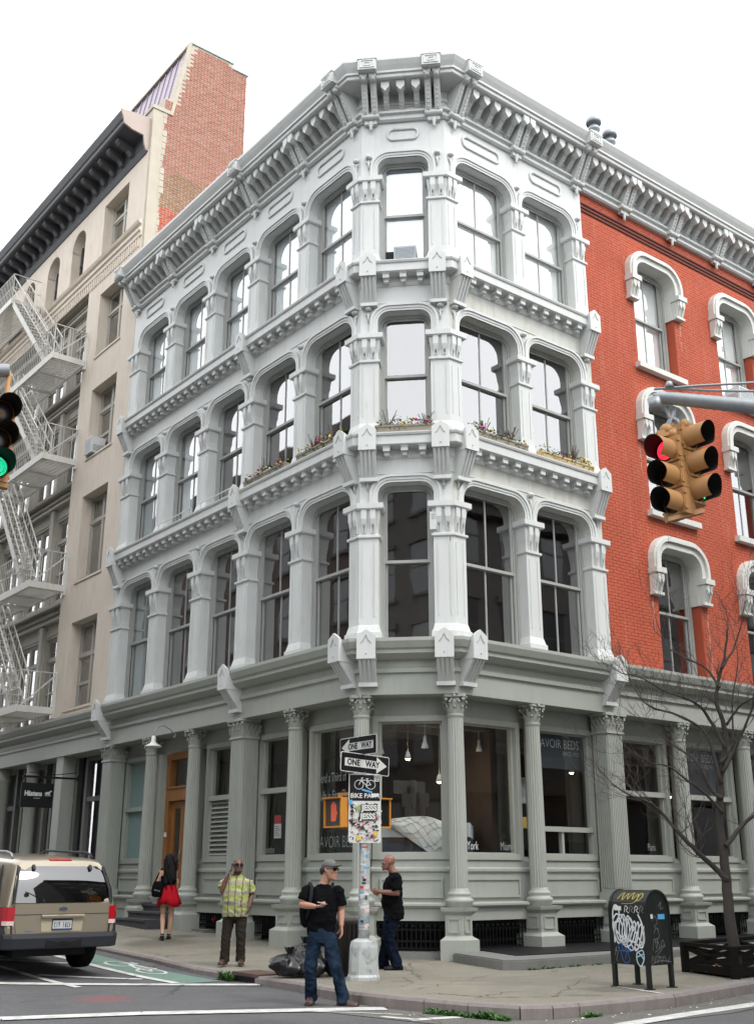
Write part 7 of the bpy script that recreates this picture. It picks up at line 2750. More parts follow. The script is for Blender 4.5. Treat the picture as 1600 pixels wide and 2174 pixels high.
def ell(c, rx, ry, yaw=0.0, tilt=(0, 0), n=20):
    """horizontal ellipse ring, turned by yaw, leaning by tilt (dz per x, dz per y)"""
    out = []
    for k in range(n):
        a = 2 * math.pi * k / n
        x, y = rx * math.cos(a), ry * math.sin(a)
        X, Y = x * math.cos(yaw) - y * math.sin(yaw), x * math.sin(yaw) + y * math.cos(yaw)
        out.append((c[0] + X, c[1] + Y, c[2] + X * tilt[0] + Y * tilt[1]))
    return out
def limb(mb, pts, rs, n=14):
    mb.tube(pts, rs, n)
def mid(a, b, t):
    return Vector(a).lerp(Vector(b), t)
def head(mb, c, yaw, s=1.0, pitch=0.0):
    """skull, face, nose, ears, jaw; c is the head centre; yaw 0 looks towards -y"""
    R = Matrix.Rotation(yaw, 4, 'Z') @ Matrix.Rotation(pitch, 4, 'X')
    def P(x, y, z):
        v = R @ Vector((x * s, y * s, z * s))
        return (c[0] + v.x, c[1] + v.y, c[2] + v.z)
    rows = [(-.112, .030, .028, -.055), (-.100, .046, .045, -.045), (-.075, .058, .066, -.030), (-.045, .066, .082, -.014), (-.01, .071, .092, -.004), (.03, .074, .097, .004), (.065, .068, .090, .008), (.095, .049, .066, .008), (.112, .022, .03, .006)]
    rg = []
    for z, rx, ry, oy in rows:
        rg.append([P(rx * math.cos(2 * math.pi * k / 20), oy + ry * math.sin(2 * math.pi * k / 20), z) for k in range(20)])
    mb.rings(rg, 0, True, True)
    # nose, brow, cheeks, lips, chin, ears
    mb.prism([P(-.010, -.090, .022), P(.010, -.090, .022), P(.018, -.088, -.030), P(-.018, -.088, -.030)], [P(-.006, -.099, .020), P(.006, -.099, .020), P(.011, -.120, -.026), P(-.011, -.120, -.026)])
    for q in (-1, 1):
        mb.ball(P(q * .030, -.080, .034), .020, 8)
        mb.ball(P(q * .038, -.070, -.012), .024, 8)
        mb.ball(P(q * .076, .006, -.004), .016, 8, sc=(.6, 1, 1.7))
        mb.ball(P(q * .078, .010, .012), .015, 8, sc=(.6, 1, 1.2))
    mb.ball(P(0, -.090, -.058), .019, 8, sc=(1.2, .7, .55)); mb.ball(P(0, -.088, -.072), .017, 8, sc=(1.2, .7, .6)); mb.ball(P(0, -.080, -.098), .022, 8)
    return P
def hand(mb, wrist, fdir, pnorm, curl=.5, thumb_side=1, s=1.0, spread=.06, curls=None):
    """palm, four unequal fingers that bend towards pnorm, thumb from the side of the palm"""
    w = Vector(wrist)
    f = Vector(fdir).normalized()
    n = Vector(pnorm)
    n = (n - f * n.dot(f)).normalized()
    sd = f.cross(n) * thumb_side
    rg = []
    for t, hw, th in ((-.01, .024, .018), (.02, .030, .017), (.06, .040, .016), (.092, .040, .013)):
        c = w + f * t * s
        rg.append([tuple(c + sd * hw * s * math.cos(2 * math.pi * k / 12) + n * th * s * math.sin(2 * math.pi * k / 12)) for k in range(12)])
    mb.rings(rg, 0, True, True)
    for i, (off, ln) in enumerate(((.030, .070), (.010, .080), (-.011, .074), (-.031, .058))):
        cu = (curls[i] if curls else curl)
        p = w + f * .080 * s + sd * off * s
        d = (f + sd * off * spread * 10).normalized()
        pts = [p]
        ang = 0
        for k, seg in enumerate((.46, .32, .24)):
            ang += cu * (.55, .9, .7)[k]
            dd = (d * math.cos(ang) + n * math.sin(ang))
            pts.append(pts[-1] + dd * ln * seg * s)
        mb.tube(pts, [.0092 * s, .009 * s, .0082 * s, .0066 * s], 8)
    p = w + f * .022 * s + sd * .028 * s
    pts = [p, p + (sd * .8 + f * .6 + n * .3).normalized() * .034 * s, p + (sd * .62 + f * .9 + n * .55).normalized() * .062 * s, p + (sd * .42 + f * 1.0 + n * .7).normalized() * .086 * s]
    mb.tube(pts, [.013 * s, .011 * s, .0095 * s, .007 * s], 8)
def torso_rings(J, grow=0.0, top=True, scale=1.0, belly=0.0):
    h, w, c, sh = J['hip'], J['waist'], J['chest'], J['shoulder']
    yaw = J.get('yaw', 0)
    b = J.get('build', 1.0)
    rows = [(h + Vector((0, 0, -.05)), .155, .105), (h + Vector((0, 0, .04)), .162, .112), (w, .150 + belly * .4, .105 + belly), (mid(w, c, .5), .160 + belly * .3, .112 + belly * .7), (c, .172, .115 + belly * .2), (mid(c, sh, .6), .172, .105), (sh, .135, .075), (sh + Vector((0, 0, .045)), .070, .058)]
    return [ell(p, rx * b + grow, ry * b + grow, yaw) for p, rx, ry in rows]
def arm(mb, a, e, w, r=1.0, grow=0.0, upto=1.0):
    a, e, w = Vector(a), Vector(e), Vector(w)
    if upto >= 1:
        pts = [a, mid(a, e, .35), mid(a, e, .8), e, mid(e, w, .3), mid(e, w, .75), w]
        rs = [.052, .050, .042, .039, .040, .031, .026]
    else:
        pts = [a, mid(a, e, upto * .5), mid(a, e, upto)]
        rs = [.062, .064, .066]
    mb.tube(pts, [q * r + grow for q in rs], 14)
def leg(mb, h, k, a, r=1.0, grow=0.0):
    h, k, a = Vector(h), Vector(k), Vector(a)
    pts = [h + Vector((0, 0, .04)), h, mid(h, k, .4), mid(h, k, .85), k, mid(k, a, .3), mid(k, a, .8), a]
    rs = [.080, .084, .076, .058, .055, .056, .038, .034]
    mb.tube(pts, [q * r + grow for q in rs], 16)
def shoe(mb, ankle, d, ln=.27, w=.045, up=.0):
    """d: plan direction of the toe; up: heel lift"""
    a = Vector(ankle)
    d = Vector((d[0], d[1], 0)).normalized()
    sd = Vector((-d.y, d.x, 0))
    z0 = a.z - .075
    rg = []
    for t, hw, zt, zb in ((-.075, .025, .05, up), (-.06, .034, .085, up), (-.01, .036, .10, up * .7), (.05, .040, .085, up * .4), (.11, .047, .062, .0), (.16, .044, .050, .0), (.19, .030, .040, .004)):
        c = a + d * t * (ln / .27)
        rg.append([(c.x + sd.x * hw * u, c.y + sd.y * hw * u, z0 + zb + (zt) * v) for u, v in ((-1, 0), (1, 0), (1.02, .45), (.7, .95), (0, 1.05), (-.7, .95), (-1.02, .45))])
    mb.rings(rg, 0, True, True)
def skin_mat(name, c):
    m = mat(name, c, .5, vary=.08, scale=25)
    b = m.node_tree.nodes['Principled BSDF']
    b.inputs['Subsurface Weight'].default_value = .08
    b.inputs['Subsurface Radius'].default_value = (.02, .008, .004)
    return m
def cloth(name, c, bump=.6, vary=.12):
    return mat(name, c, .9, vary=vary, scale=9, bump=bump, bscale=16, spec=.04)
def denim(name, c):
    m, n, l, b = new_mat(name)
    b.inputs['Specular IOR Level'].default_value = .04
    b.inputs['Roughness'].default_value = .9
    tc = n.new('ShaderNodeTexCoord')
    nz = n.new('ShaderNodeTexNoise')
    nz.inputs['Scale'].default_value = 7
    nz.inputs['Detail'].default_value = 5
    l.new(tc.outputs['Object'], nz.inputs['Vector'])
    r = n.new('ShaderNodeValToRGB')
    c = Vector(c)
    r.color_ramp.elements[0].position = .35
    r.color_ramp.elements[0].color = (*(c * .55), 1)
    r.color_ramp.elements[1].position = .72
    r.color_ramp.elements[1].color = (*(c * 1.9), 1)
    l.new(nz.outputs[0], r.inputs[0])
    l.new(r.outputs[0], b.inputs['Base Color'])
    n2 = n.new('ShaderNodeTexNoise')
    n2.inputs['Scale'].default_value = 16
    n2.inputs['Detail'].default_value = 4
    l.new(tc.outputs['Object'], n2.inputs['Vector'])
    bp = n.new('ShaderNodeBump')
    bp.inputs['Strength'].default_value = .8
    bp.inputs['Distance'].default_value = .02
    l.new(n2.outputs[0], bp.inputs['Height'])
    l.new(bp.outputs[0], b.inputs['Normal'])
    return m
def plaid(name):
    m, n, l, b = new_mat(name)
    b.inputs['Roughness'].default_value = .9
    tc = n.new('ShaderNodeTexCoord')
    sp = n.new('ShaderNodeSeparateXYZ')
    l.new(tc.outputs['Object'], sp.inputs[0])
    def math_(op, a, v=None, c=None):
        t = n.new('ShaderNodeMath')
        t.operation = op
        l.new(a, t.inputs[0])
        if v is not None:
            if isinstance(v, float):
                t.inputs[1].default_value = v
            else:
                l.new(v, t.inputs[1])
        return t.outputs[0]
    nz = n.new('ShaderNodeTexNoise')
    nz.inputs['Scale'].default_value = 8
    l.new(tc.outputs['Object'], nz.inputs['Vector'])
    wob = math_('MULTIPLY', math_('SUBTRACT', nz.outputs[0], .5), .05)
    def band(src, period, off, width):
        u = math_('FRACT', math_('DIVIDE', math_('ADD', math_('ADD', src, off), wob), period))
        return math_('LESS_THAN', u, width)
    def mix(f, a, c, k=1.0):
        t = n.new('ShaderNodeMix')
        t.data_type = 'RGBA'
        l.new(math_('MULTIPLY', f, k), t.inputs[0])
        if isinstance(a, tuple):
            t.inputs[6].default_value = (*a, 1)
        else:
            l.new(a, t.inputs[6])
        t.inputs[7].default_value = (*c, 1)
        return t.outputs[2]
    col = mix(band(sp.outputs[2], .155, .02, .30), (.26, .315, .085), (.34, .345, .17))
    col = mix(band(sp.outputs[2], .155, .06, .30), col, (.24, .22, .20), .85)
    col = mix(band(sp.outputs[0], .105, .515, .30), col, (.10, .045, .04), .85)
    col = mix(band(sp.outputs[0], .105, .495, .06), col, (.50, .54, .36), .8)
    l.new(col, b.inputs['Base Color'])
    n2 = n.new('ShaderNodeTexNoise')
    n2.inputs['Scale'].default_value = 14
    l.new(tc.outputs['Object'], n2.inputs['Vector'])
    bp = n.new('ShaderNodeBump')
    bp.inputs['Strength'].default_value = .7
    bp.inputs['Distance'].default_value = .02
    l.new(n2.outputs[0], bp.inputs['Height'])
    l.new(bp.outputs[0], b.inputs['Normal'])
    return m
V = Vector
def put(name, me, mt, parent, M):
    me.name = name
    me.materials.append(mt)
    return link(name, me, parent, M)
M_teeth = M_whitep
M_shades = mat('black_sunglasses', (.01, .01, .012), .15)
def face_bits(P, parent, M, lipcol, brow=None, eyes=True, s=1.0):
    m = MB(); m.ball(P(0, -.104, -.060), .008, 8, sc=(2.4, .5, .45)); m.ball(P(0, -.102, -.069), .008, 8, sc=(2.2, .5, .5)); m.part('lips', mat('lips_' + parent.name, lipcol, .5), parent, M)
    if brow:
        m = MB()
        for q in (-1, 1):
            m.tube([P(q * .016, -.098, .036), P(q * .032, -.097, .042), P(q * .048, -.084, .036)], [.004, .005, .003], 6)
        m.part('eyebrow', brow, parent, M)
    if eyes:
        m = MB()
        for q in (-1, 1):
            m.ball(P(q * .030, -.089, .014), .009, 8, 0, (1.3, .7, .8)); m.ball(P(q * .030, -.0955, .014), .0045, 6, 1)
        m.part('eye', [M_white, M_black], parent, M)
def sunglasses(P, parent, M):
    m = MB()
    for q in (-1, 1):
        m.prism([P(q * .006, -.106, .028), P(q * .056, -.096, .030), P(q * .054, -.096, -.002), P(q * .014, -.106, -.006)], [P(q * .006, -.110, .028), P(q * .058, -.099, .030), P(q * .056, -.099, -.002), P(q * .014, -.110, -.006)])
        m.bar(P(q * .057, -.096, .024), P(q * .080, .004, .018), .005, .008)
    m.bar(P(-.01, -.110, .022), P(.01, -.110, .022), .006, .006)
    return m.part('sunglasses', M_shades, parent, M)

# --- the walking man in the cap
M1 = T(-.632, 14.17, 0.0)
J = dict(hip=V((-.035, .01, .80)), waist=V((-.02, .0, .95)), chest=V((-.025, .0, 1.16)), shoulder=V((-.02, .01, 1.315)), yaw=-.20, build=.98)
hc = V((.055, -.015, 1.525))
sk = skin_mat('tan_skin', (.46, .235, .155))
man = thing('person', 'man in grey cap, black t-shirt and jeans walking across the road, phone in hand', 'person', M=M1)
b = MB()
P1 = head(b, hc, .95, 1.0, .03)
b.tube([(-.02, .012, 1.33), (0, .008, 1.39), (.02, 0, 1.45), (.035, 0, 1.50)], [.066, .058, .055, .054], 14)
b.rings(torso_rings(J, -.014), 0, True, True)
LS, LE, LW = V((-.205, .015, 1.295)), V((-.275, -.03, 1.125)), V((-.105, -.24, 1.112))
RS, RE, RW = V((.150, -.02, 1.295)), V((.195, .02, 1.075)), V((.205, -.045, .885))
arm(b, LS, LE, LW, 1.08); arm(b, RS, RE, RW, 1.08)
hand(b, LW, (.92, -.38, .06), (.1, .15, 1), .75, -1, .98, curls=(.55, .75, .85, .95))
hand(b, RW, (.05, -.12, -1), (-.9, -.3, 0), .45, 1, .98)
legs1 = ((V((-.115, .01, .76)), V((-.165, .02, .42)), V((-.152, .12, .095))), (V((.055, .0, .76)), V((.145, -.10, .43)), V((.235, -.06, .085))))
for h, k, a in legs1:
    leg(b, h, k, a, .9)
put('body', remesh(b, .0066, 3), sk, man, M1)
face_bits(P1, man, M1, (.36, .13, .10), mat('brown_brow', (.07, .04, .025), .8), False)
sunglasses(P1, man, M1)
tee = MB()
J2 = dict(J, hip=V((-.04, .01, .86)))
tee.rings(torso_rings(J2, .016, belly=.012)[0:8], 0, True, True)
arm(tee, LS, LE, LW, 1.05, .012, .72); arm(tee, RS, RE, RW, 1.05, .012, .80)
M_tee = cloth('black_cotton', (.0055, .0055, .0065), .7, .3)
for q_ in (LS, RS):
    tee.ball(tuple(q_ + V((0, 0, -.008))), .071, 12)
put('t_shirt', remesh(tee, .009, 4, .011, 9), M_tee, man, M1)
jn = MB()
jn.rings([ell((-.035, .01, .86), .155, .118, -.2), ell((-.035, .01, .80), .165, .125, -.2), ell((-.035, .01, .74), .165, .12, -.2), ell((-.035, .0, .70), .12, .09, -.2)], 0, True, True)
for h, k, a in legs1:
    pts = [h, mid(h, k, .5), k, mid(k, a, .5), a + V((0, 0, .02)), a + V((0, 0, -.05))]
    jn.tube(pts, [.092, .086, .072, .070, .074, .080], 16)
put('jeans', remesh(jn, .009, 4, .008, 12), denim('blue_denim', (.011, .020, .036)), man, M1)
for (h, k, a), dr_, up in ((legs1[0], (-.15, -1), .0), (legs1[1], (.95, -.45), .0)):
    s_ = MB(); shoe(s_, a + V((0, 0, -.012 if up == 0 else 0)), dr_, .28, .046, up); s_.part('shoe', mat('brown_leather_shoe', (.055, .028, .022), .5, vary=.3), man, M1)
cp = MB()                                      # baseball cap
Rc = Matrix.Rotation(.95, 4, 'Z') @ Matrix.Rotation(-.02, 4, 'X')
def PC(x, y, z):
    v = Rc @ Vector((x, y, z)); return (hc.x + v.x, hc.y + v.y, hc.z + v.z)
rg = []
for z, rx, ry, oy in ((.038, .082, .106, .002), (.062, .081, .104, .003), (.095, .070, .088, .006), (.118, .045, .058, .008), (.127, .012, .016, .008)):
    rg.append([PC(rx * math.cos(2 * math.pi * k / 22), oy + ry * math.sin(2 * math.pi * k / 22), z) for k in range(22)])
cp.rings(rg, 0, True, True)
pk = []
for (z, dz) in ((.052, 0), (.046, 0)):
    row = []
    for k in range(11):
        a = math.pi + math.pi * k / 10
        row.append(PC(.074 * math.cos(a), -.055 + .125 * math.sin(a) * (.55 + .45 * abs(math.sin(a))), z - .012 * abs(math.cos(a)) + .008 * abs(math.sin(a))))
    pk.append(row)
cp.add(pk[0] + pk[1], [tuple(range(10, -1, -1)), tuple(range(11, 22))] + [(k, k + 1, 12 + k, 11 + k) for k in range(10)])
cap_ = cp.part('cap', mat('grey_cap_cloth', (.13, .13, .13), .9, vary=.15, scale=20), man, M1)
cq = MB(); cq.ball(PC(.0, -.092, .082), .016, 8, sc=(1, .5, .7)); cq.part('cap_badge', mat('faded_red_badge', (.35, .10, .07), .7), cap_, M1)
hr = MB()
for q in (-1, 1):
    hr.ball(PC(q * .066, .045, .010), .036, 8, sc=(.5, 1.2, 1.2))
hr.ball(PC(0, .085, -.005), .055, 8, sc=(1.1, .5, 1.0)); hr.part('hair', mat('dark_brown_hair', (.035, .022, .014), .8), man, M1)
ph = thing('phone', 'small pale phone held in the walking man\'s hand', 'phone', M=M1 @ T(-.02, -.30, 1.15))
m = MB(); m.box(-.055, .055, -.027, .027, -.005, .005); m.part('casing', M_chrome, ph, M1 @ T(-.015, -.275, 1.152) @ Matrix.Rotation(R_(-22), 4, 'Z') @ Matrix.Rotation(R_(12), 4, 'Y'))
bk_ = thing('backpack', 'black backpack on the walking man\'s back', 'backpack', M=M1 @ T(-.15, .18, 1.1))
m = MB()
rg = []
for z, rx, ry in ((.86, .09, .05), (.90, .135, .085), (1.02, .150, .105), (1.15, .148, .10), (1.26, .125, .085), (1.315, .08, .05)):
    rg.append(ell((-.175, .155, z), rx, ry, .55))
m.rings(rg, 0, True, True)
put('pack_body', remesh(m, .012, 3), M_tee, bk_, M1)
m = MB(); m.tube([(-.215, .12, 1.28), (-.185, .03, 1.372), (-.155, -.075, 1.33), (-.165, -.115, 1.20), (-.20, -.03, 1.02), (-.22, .08, .95)], [.022] * 6, 8); m.tube([(.06, .13, 1.28), (.095, .03, 1.365), (.09, -.09, 1.31)], [.02] * 3, 8); m.part('strap', cloth('worn_black_webbing', (.022, .022, .025)), bk_, M1)

# --- the man in the plaid shirt, on the phone
gz2 = ground(-2.18, 18.4) + .13
M2 = T(-2.235, 18.40, gz2)
J = dict(hip=V((.01, .0, .78)), waist=V((.01, -.01, .92)), chest=V((.005, -.005, 1.10)), shoulder=V((0, .01, 1.265)), yaw=.05, build=1.12)
hc = V((.035, -.02, 1.455))
sk = skin_mat('dark_brown_skin', (.145, .072, .048))
man2 = thing('person', 'man in green plaid shirt and brown trousers holding a phone to his ear', 'person', M=M2)
b = MB()
P2 = head(b, hc, .28, 1.0, .0)
b.tube([(0, .012, 1.27), (.01, .006, 1.32), (.022, 0, 1.38), (.03, 0, 1.43)], [.075, .066, .062, .060], 14)
b.rings(torso_rings(J, -.014), 0, True, True)
LS, LE, LW = V((-.188, .0, 1.215)), V((-.205, -.075, 1.055)), V((-.115, -.12, 1.305))
RS, RE, RW = V((.198, .0, 1.215)), V((.258, .03, 1.02)), V((.222, -.055, .83))
arm(b, LS, LE, LW, 1.15); arm(b, RS, RE, RW, 1.1)
hand(b, LW, (.34, .06, .94), (.95, .1, -.2), .55, -1, 1.0)
hand(b, RW, (-.22, -.15, -1), (-1, .1, .1), .5, 1, .95)
legs2 = ((V((-.08, 0, .72)), V((-.115, -.02, .40)), V((-.13, .01, .085))), (V((.10, 0, .72)), V((.115, -.02, .40)), V((.115, .03, .085))))
for h, k, a in legs2:
    leg(b, h, k, a, .95)
put('body', remesh(b, .0066, 3), sk, man2, M2)
face_bits(P2, man2, M2, (.12, .05, .04), M_black, False)
sunglasses(P2, man2, M2)
hr = MB()
rg = []
for z, rx, ry, oy in ((.02, .0745, .080, .024), (.05, .0735, .086, .018), (.08, .063, .078, .012), (.105, .036, .048, .010), (.116, .008, .012, .009)):
    rg.append([P2(rx * math.cos(2 * math.pi * k / 18), oy + ry * math.sin(2 * math.pi * k / 18), z) for k in range(18)])
hr.rings(rg, 0, True, True); hr.part('cropped_hair', mat('cropped_black_hair', (.030, .020, .016), .9), man2, M2)
bd_ = MB(); bd_.ball(P2(0, -.082, -.094), .028, 10, sc=(1.3, .8, .9)); bd_.ball(P2(.03, -.06, -.085), .022, 8); bd_.ball(P2(-.03, -.06, -.085), .022, 8); bd_.part('beard', mat('goatee_hair', (.018, .013, .011), .9), man2, M2)
sh = MB()
J2 = dict(J, hip=V((.015, 0, .79)))
rg = torso_rings(J2, .022, belly=.035)
rg = [ell((.015, -.01, .70), .205, .150, .05), ell((.015, -.01, .78), .205, .160, .05)] + rg[2:]
sh.rings(rg, 0, True, True)
arm(sh, LS, LE, LW, 1.06, .012, .62); arm(sh, RS, RE, RW, 1.06, .012, .80)
for q_ in (LS, RS):
    sh.ball(tuple(q_ + V((0, 0, -.022))), .068, 12)
M_plaid = plaid('lime_plaid')
shirt = put('shirt', remesh(sh, .009, 4, .010, 9), M_plaid, man2, M2)
m = MB()
for q in (-1, 1):
    m.prism([(q * .012, -.075, 1.245), (q * .075, -.07, 1.265), (q * .082, .0, 1.335), (q * .06, -.04, 1.33)], [(q * .012, -.085, 1.243), (q * .08, -.08, 1.262), (q * .09, -.005, 1.335), (q * .062, -.05, 1.335)])
m.part('collar', M_plaid, shirt, M2)
tr_ = MB()
tr_.rings([ell((.015, 0, .82), .165, .125), ell((.015, 0, .76), .178, .135), ell((.01, 0, .68), .175, .13), ell((.01, 0, .64), .12, .10)], 0, True, True)
for h, k, a in legs2:
    tr_.tube([h, mid(h, k, .5), k, mid(k, a, .5), a + V((0, 0, .02)), a + V((0, 0, -.045))], [.098, .090, .076, .072, .074, .080], 16)
put('trousers', remesh(tr_, .009, 4, .007, 11), cloth('dark_brown_twill', (.030, .024, .020)), man2, M2)
for (h, k, a), d_ in ((legs2[0], (-.28, -1)), (legs2[1], (.22, -1))):
    s_ = MB(); shoe(s_, a + V((0, 0, -.012)), d_, .27, .047); s_.part('shoe', mat('reddish_brown_shoe', (.060, .030, .024), .45, vary=.2), man2, M2)
ph2 = thing('phone', 'dark phone pressed to the plaid shirted man\'s ear', 'phone', M=M2 @ T(-.06, -.07, 1.43))
m = MB(); m.box(-.006, .006, -.028, .028, -.06, .06); m.part('casing', M_black, ph2, M2 @ T(-.062, -.075, 1.432) @ Matrix.Rotation(R_(20), 4, 'Z') @ Matrix.Rotation(R_(10), 4, 'Y'))

# --- the bald man in black by the sign pole
gz3 = ground(.2, 17.5) + .14
M3 = T(.222, 17.50, gz3)
YW = -1.45                                     # he faces the left of the scene
J = dict(hip=V((.015, .0, .80)), waist=V((.0, .0, .94)), chest=V((.005, .0, 1.14)), shoulder=V((.035, 0, 1.31)), yaw=1.45, build=1.04)
hc = V((-.045, .0, 1.50))
sk = skin_mat('brown_skin', (.235, .105, .075))
man3 = thing('person', 'bald man in black t-shirt and dark jeans standing side on by the sign pole', 'person', M=M3)
b = MB()
P3 = head(b, hc, YW, 1.0, -.02)
b.tube([(.035, 0, 1.31), (.02, 0, 1.36), (-.01, 0, 1.42), (-.025, 0, 1.47)], [.07, .062, .058, .058], 14)
b.rings(torso_rings(J, -.014), 0, True, True)
LS, LE, LW = V((.06, -.19, 1.285)), V((.085, -.235, 1.065)), V((-.185, -.185, 1.085))
RS, RE, RW = V((.035, .19, 1.285)), V((.06, .24, 1.065)), V((-.185, .06, 1.09))
arm(b, LS, LE, LW, 1.1); arm(b, RS, RE, RW, 1.1)
hand(b, LW, (-.86, .5, .02), (.2, .9, .1), .7, 1, .98)
hand(b, RW, (-.90, -.35, .15), (.1, -.95, -.1), .8, -1, .98)
legs3 = ((V((-.01, -.075, .74)), V((-.045, -.085, .42)), V((.06, -.095, .085))), (V((-.01, .085, .74)), V((-.08, .10, .42)), V((-.125, .11, .085))))
for h, k, a in legs3:
    leg(b, h, k, a, .95)
put('body', remesh(b, .0066, 3), sk, man3, M3)
face_bits(P3, man3, M3, (.16, .06, .05), mat('thin_brow', (.06, .03, .02), .9), True)
tee = MB()
J2 = dict(J, hip=V((.03, 0, .78)))
rg = torso_rings(J2, .02, belly=.03)
rg = [ell((.03, 0, .70), .185, .150, 1.45), ell((.03, 0, .78), .185, .155, 1.45)] + rg[2:]
tee.rings(rg, 0, True, True)
arm(tee, LS, LE, LW, 1.1, .018, .82); arm(tee, RS, RE, RW, 1.1, .016, .80)
for q_ in (LS, RS):
    tee.ball(tuple(q_ + V((0, 0, -.008))), .071, 12)
put('t_shirt', remesh(tee, .009, 4, .011, 9), M_tee, man3, M3)
jn = MB()
jn.rings([ell((.015, 0, .84), .165, .13, 1.45), ell((.015, 0, .78), .175, .14, 1.45), ell((.01, 0, .70), .17, .135, 1.45), ell((.0, 0, .66), .12, .10, 1.45)], 0, True, True)
for h, k, a in legs3:
    jn.tube([h, mid(h, k, .5), k, mid(k, a, .5), a + V((0, 0, .02)), a + V((0, 0, -.05))], [.10, .094, .082, .080, .084, .088], 16)
put('jeans', remesh(jn, .009, 4, .008, 12), denim('dark_denim', (.005, .008, .016)), man3, M3)
for (h, k, a), d_ in ((legs3[0], (-1, -.22)), (legs3[1], (-1, -.1))):
    s_ = MB(); shoe(s_, a + V((.02, 0, -.012)), d_, .29, .05); s_.part('shoe', M_black, man3, M3)
m = MB(); m.lathe([(.031, -.012), (.034, 0), (.031, .012)], tuple(LW + V((.035, 0, -.002))), 14, axis='x', cap=False); m.part('wristwatch', M_black, man3, M3)

# --- the woman in the red skirt, seen from behind
gw = ground(-4.0, 22.3) + .10
M4 = T(-4.0, 22.3, gw)
sk = skin_mat('fair_skin', (.52, .30, .20))
wom = thing('person', 'woman with long black hair and red skirt walking away along the pavement', 'person', M=M4)
J = dict(hip=V((.0, 0, .84)), waist=V((.0, .0, 1.0)), chest=V((.0, 0, 1.13)), shoulder=V((-.01, 0, 1.27)), yaw=.25, build=.82)
hc = V((-.02, .0, 1.455))
b = MB()
P4 = head(b, hc, math.pi + .75, .92, 0)
b.tube([(-.01, 0, 1.27), (-.01, 0, 1.34), (-.015, 0, 1.41)], [.05, .043, .043], 12)
b.rings(torso_rings(J, 0), 0, True, True)
LS, LE, LW = V((-.145, .0, 1.255)), V((-.205, -.03, 1.06)), V((-.165, .06, .90))
RS, RE, RW = V((.125, .0, 1.255)), V((.175, .0, 1.04)), V((.150, .10, .86))
arm(b, LS, LE, LW, .82); arm(b, RS, RE, RW, .78)
hand(b, LW, (.1, .3, -.95), (1, 0, 0), .5, 1, .85)
hand(b, RW, (-.05, .3, -.95), (-1, 0, 0), .5, -1, .85)
legs4 = ((V((-.065, .0, .78)), V((-.075, .04, .45)), V((-.03, -.16, .115))), (V((.075, 0, .78)), V((.085, .04, .45)), V((.055, .03, .10))))
for h, k, a in legs4:
    leg(b, h, k, a, .84)
    t = Vector((.1 if h.x > 0 else -.35, .9, 0)).normalized()
    b.tube([a, a + t * .05 + V((0, 0, -.035)), a + t * .13 + V((0, 0, -.06))], [.032, .032, .024], 10)
put('body', remesh(b, .0066, 3), sk, wom, M4)
face_bits(P4, wom, M4, (.42, .12, .10), M_black, True)
sk_ = MB()
n = 44
rg = []
for t, rr in ((0, .122), (.12, .140), (.35, .165), (.65, .192), (1.0, .225), (1.0, .212), (.6, .18), (.2, .14)):
    z = 1.0 - .37 * t
    rg.append([(.012 + .03 * t + rr * math.cos(2 * math.pi * k / n) * (1 + .07 * t * math.sin(8 * 2 * math.pi * k / n)), rr * .80 * math.sin(2 * math.pi * k / n) * (1 + .07 * t * math.sin(8 * 2 * math.pi * k / n)), z + .03 * t * math.sin(2 * math.pi * k / n * 3 + 1)) for k in range(n)])
sk_.rings(rg, 0, True, False); sk_.part('skirt', cloth('red_skirt_cloth', (.42, .012, .022), .4), wom, M4)
tp = MB()
J2 = dict(J)
tp.rings([ell((0, 0, .98), .125, .10, .25), ell((0, 0, 1.06), .132, .102, .25), ell((0, 0, 1.14), .148, .106, .25), ell((0, 0, 1.17), .14, .10, .25)], 0, True, True)
for q in (-1, 1):
    tp.tube([(q * .085, .10, 1.15), (q * .095, .05, 1.26), (q * .09, 0, 1.295), (q * .085, -.06, 1.25), (q * .07, -.10, 1.15)], .012, 8)
put('top', remesh(tp, .009, 2), M_tee, wom, M4)
hr = MB()
R4 = Matrix.Rotation(math.pi + .75, 4, 'Z')
rg = []
for z, rx, ry, ox, oy in ((1.578, .02, .025, 0, -.01), (1.565, .055, .07, 0, -.012), (1.53, .080, .092, .004, -.018), (1.48, .088, .098, .010, -.022), (1.42, .092, .088, .020, -.034), (1.34, .102, .080, .032, -.055), (1.25, .112, .066, .045, -.075), (1.16, .108, .052, .055, -.085), (1.08, .085, .040, .055, -.088), (1.03, .045, .025, .05, -.088)):
    ring = []
    for k in range(28):
        a = 2 * math.pi * k / 28
        w_ = 1 + (.07 * math.sin(k * 2.7 + z * 30) if z < 1.45 else 0)
        ring.append((hc.x + ox + rx * math.cos(a) * w_ + .012, oy + ry * math.sin(a) * w_, z))
    rg.append(ring)
hr.rings(rg, 0, True, True)
r = random.Random(12)
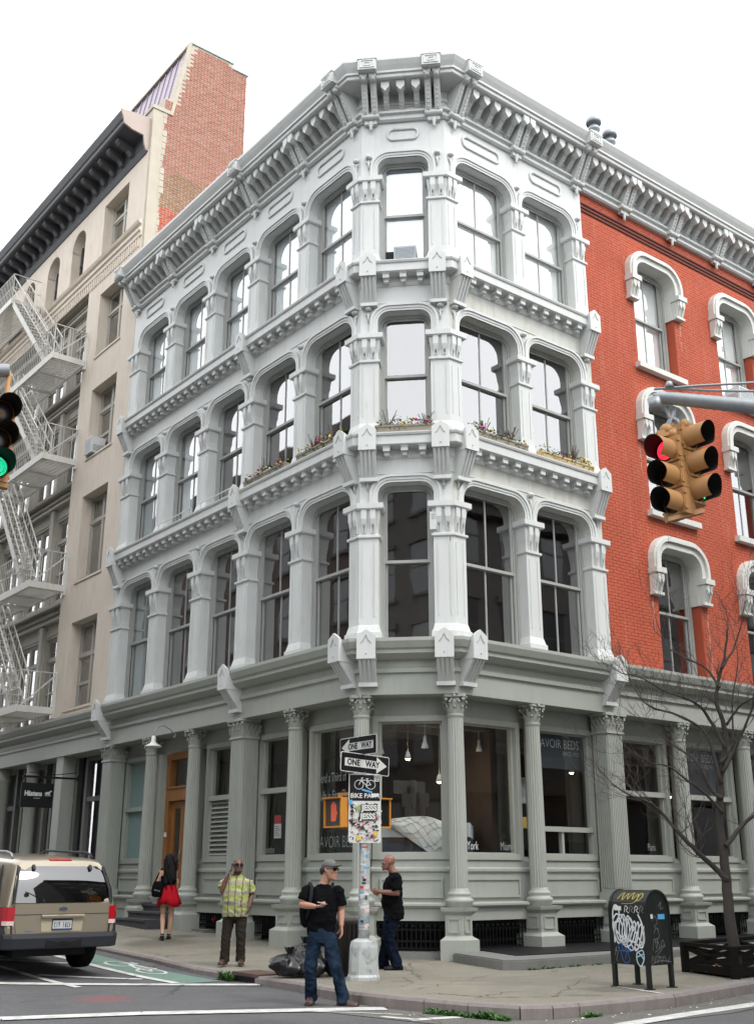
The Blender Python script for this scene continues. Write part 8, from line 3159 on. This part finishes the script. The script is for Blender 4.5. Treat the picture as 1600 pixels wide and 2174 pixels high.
for k in range(90):
    if k < 56:
        a = r.uniform(0, 6.28)
        p = V((hc.x + .03 + .10 * math.cos(a), -.05 + .075 * math.sin(a), r.uniform(1.1, 1.5)))
        hr.tube([p, p + V((.012 * math.cos(a) + .01, .012 * math.sin(a), -.10)), p + V((.02 * math.cos(a) + .03, .01 * math.sin(a), -.22))], [.010, .012, .003], 5)
        continue                           # loose strands blown to the right
    a = r.uniform(-.6, 1.0)
    p = V((hc.x + .05 + r.uniform(-.04, .05), -.06 + r.uniform(-.03, .03), r.uniform(1.15, 1.48)))
    hr.tube([p, p + V((.05 + .05 * r.random(), -.01, -.06)), p + V((.10 + .07 * r.random(), .0, -.16 + .05 * r.random()))], [.007, .005, .002], 5)
hr.part('hair', mat('long_black_hair', (.008, .007, .008), .7, spec=.2, bump=1.0, bscale=60), wom, M4)
for (h, k, a), d_, up in ((legs4[0], (-.35, .9), .0), (legs4[1], (.1, .9), .0)):
    s_ = MB()
    d = Vector((*d_, 0)).normalized()
    sd = Vector((-d.y, d.x, 0))
    c = a + V((0, 0, -.10))
    rows = []
    for t, w_ in ((-.06, .032), (0, .034), (.08, .040), (.14, .030)):
        q = c + d * t
        zt = .045 if t < .05 else .03
        rows.append([(q.x + sd.x * w_ * u, q.y + sd.y * w_ * u, q.z + v * zt) for u, v in ((-1, 0), (1, 0), (1, 1), (-1, 1))])
    s_.rings(rows, 0, False, True)
    s_.tube([tuple(a + d * .02 + sd * .034 + V((0, 0, -.05))), tuple(a + d * .075 + V((0, 0, -.02))), tuple(a + d * .02 - sd * .034 + V((0, 0, -.05)))], .012, 6)
    s_.lathe([(.038, -.008), (.038, .012)], tuple(a + V((0, 0, .01))), 12, cap=False)
    s_.lathe([(.036, -.055), (.040, -.02), (.036, -.015)], tuple(a), 12, cap=False)
    s_.part('sandal', M_black, wom, M4)
bg = thing('shoulder_bag', 'black shoulder bag with grey lettering hanging at the woman\'s left side', 'bag', M=M4 @ T(-.19, -.1, 1.0))
m = MB()
rg = []
for z, rx, ry in ((.78, .06, .04), (.80, .105, .055), (.88, .12, .06), (.98, .11, .055), (1.05, .085, .04), (1.07, .05, .02)):
    rg.append(ell((-.175, -.095, z), rx, ry, .15))
m.rings(rg, 0, True, True); m.part('bag_body', M_tee, bg, M4)
m = MB(); m.tube([(-.24, -.09, 1.05), (-.17, -.03, 1.24), (-.13, .01, 1.31), (-.12, .06, 1.22), (-.14, .02, 1.05)], .013, 8); m.part('strap', M_tee, bg, M4)
m = MB()
for k in range(7):
    x = -.235 + k * .017
    m.box(x, x + .010, -.1585, -.1555, .90 + .005 * (k % 2) - .004 * k, .925 - .004 * k)
m.part('lettering', M_greys, bg, M4)
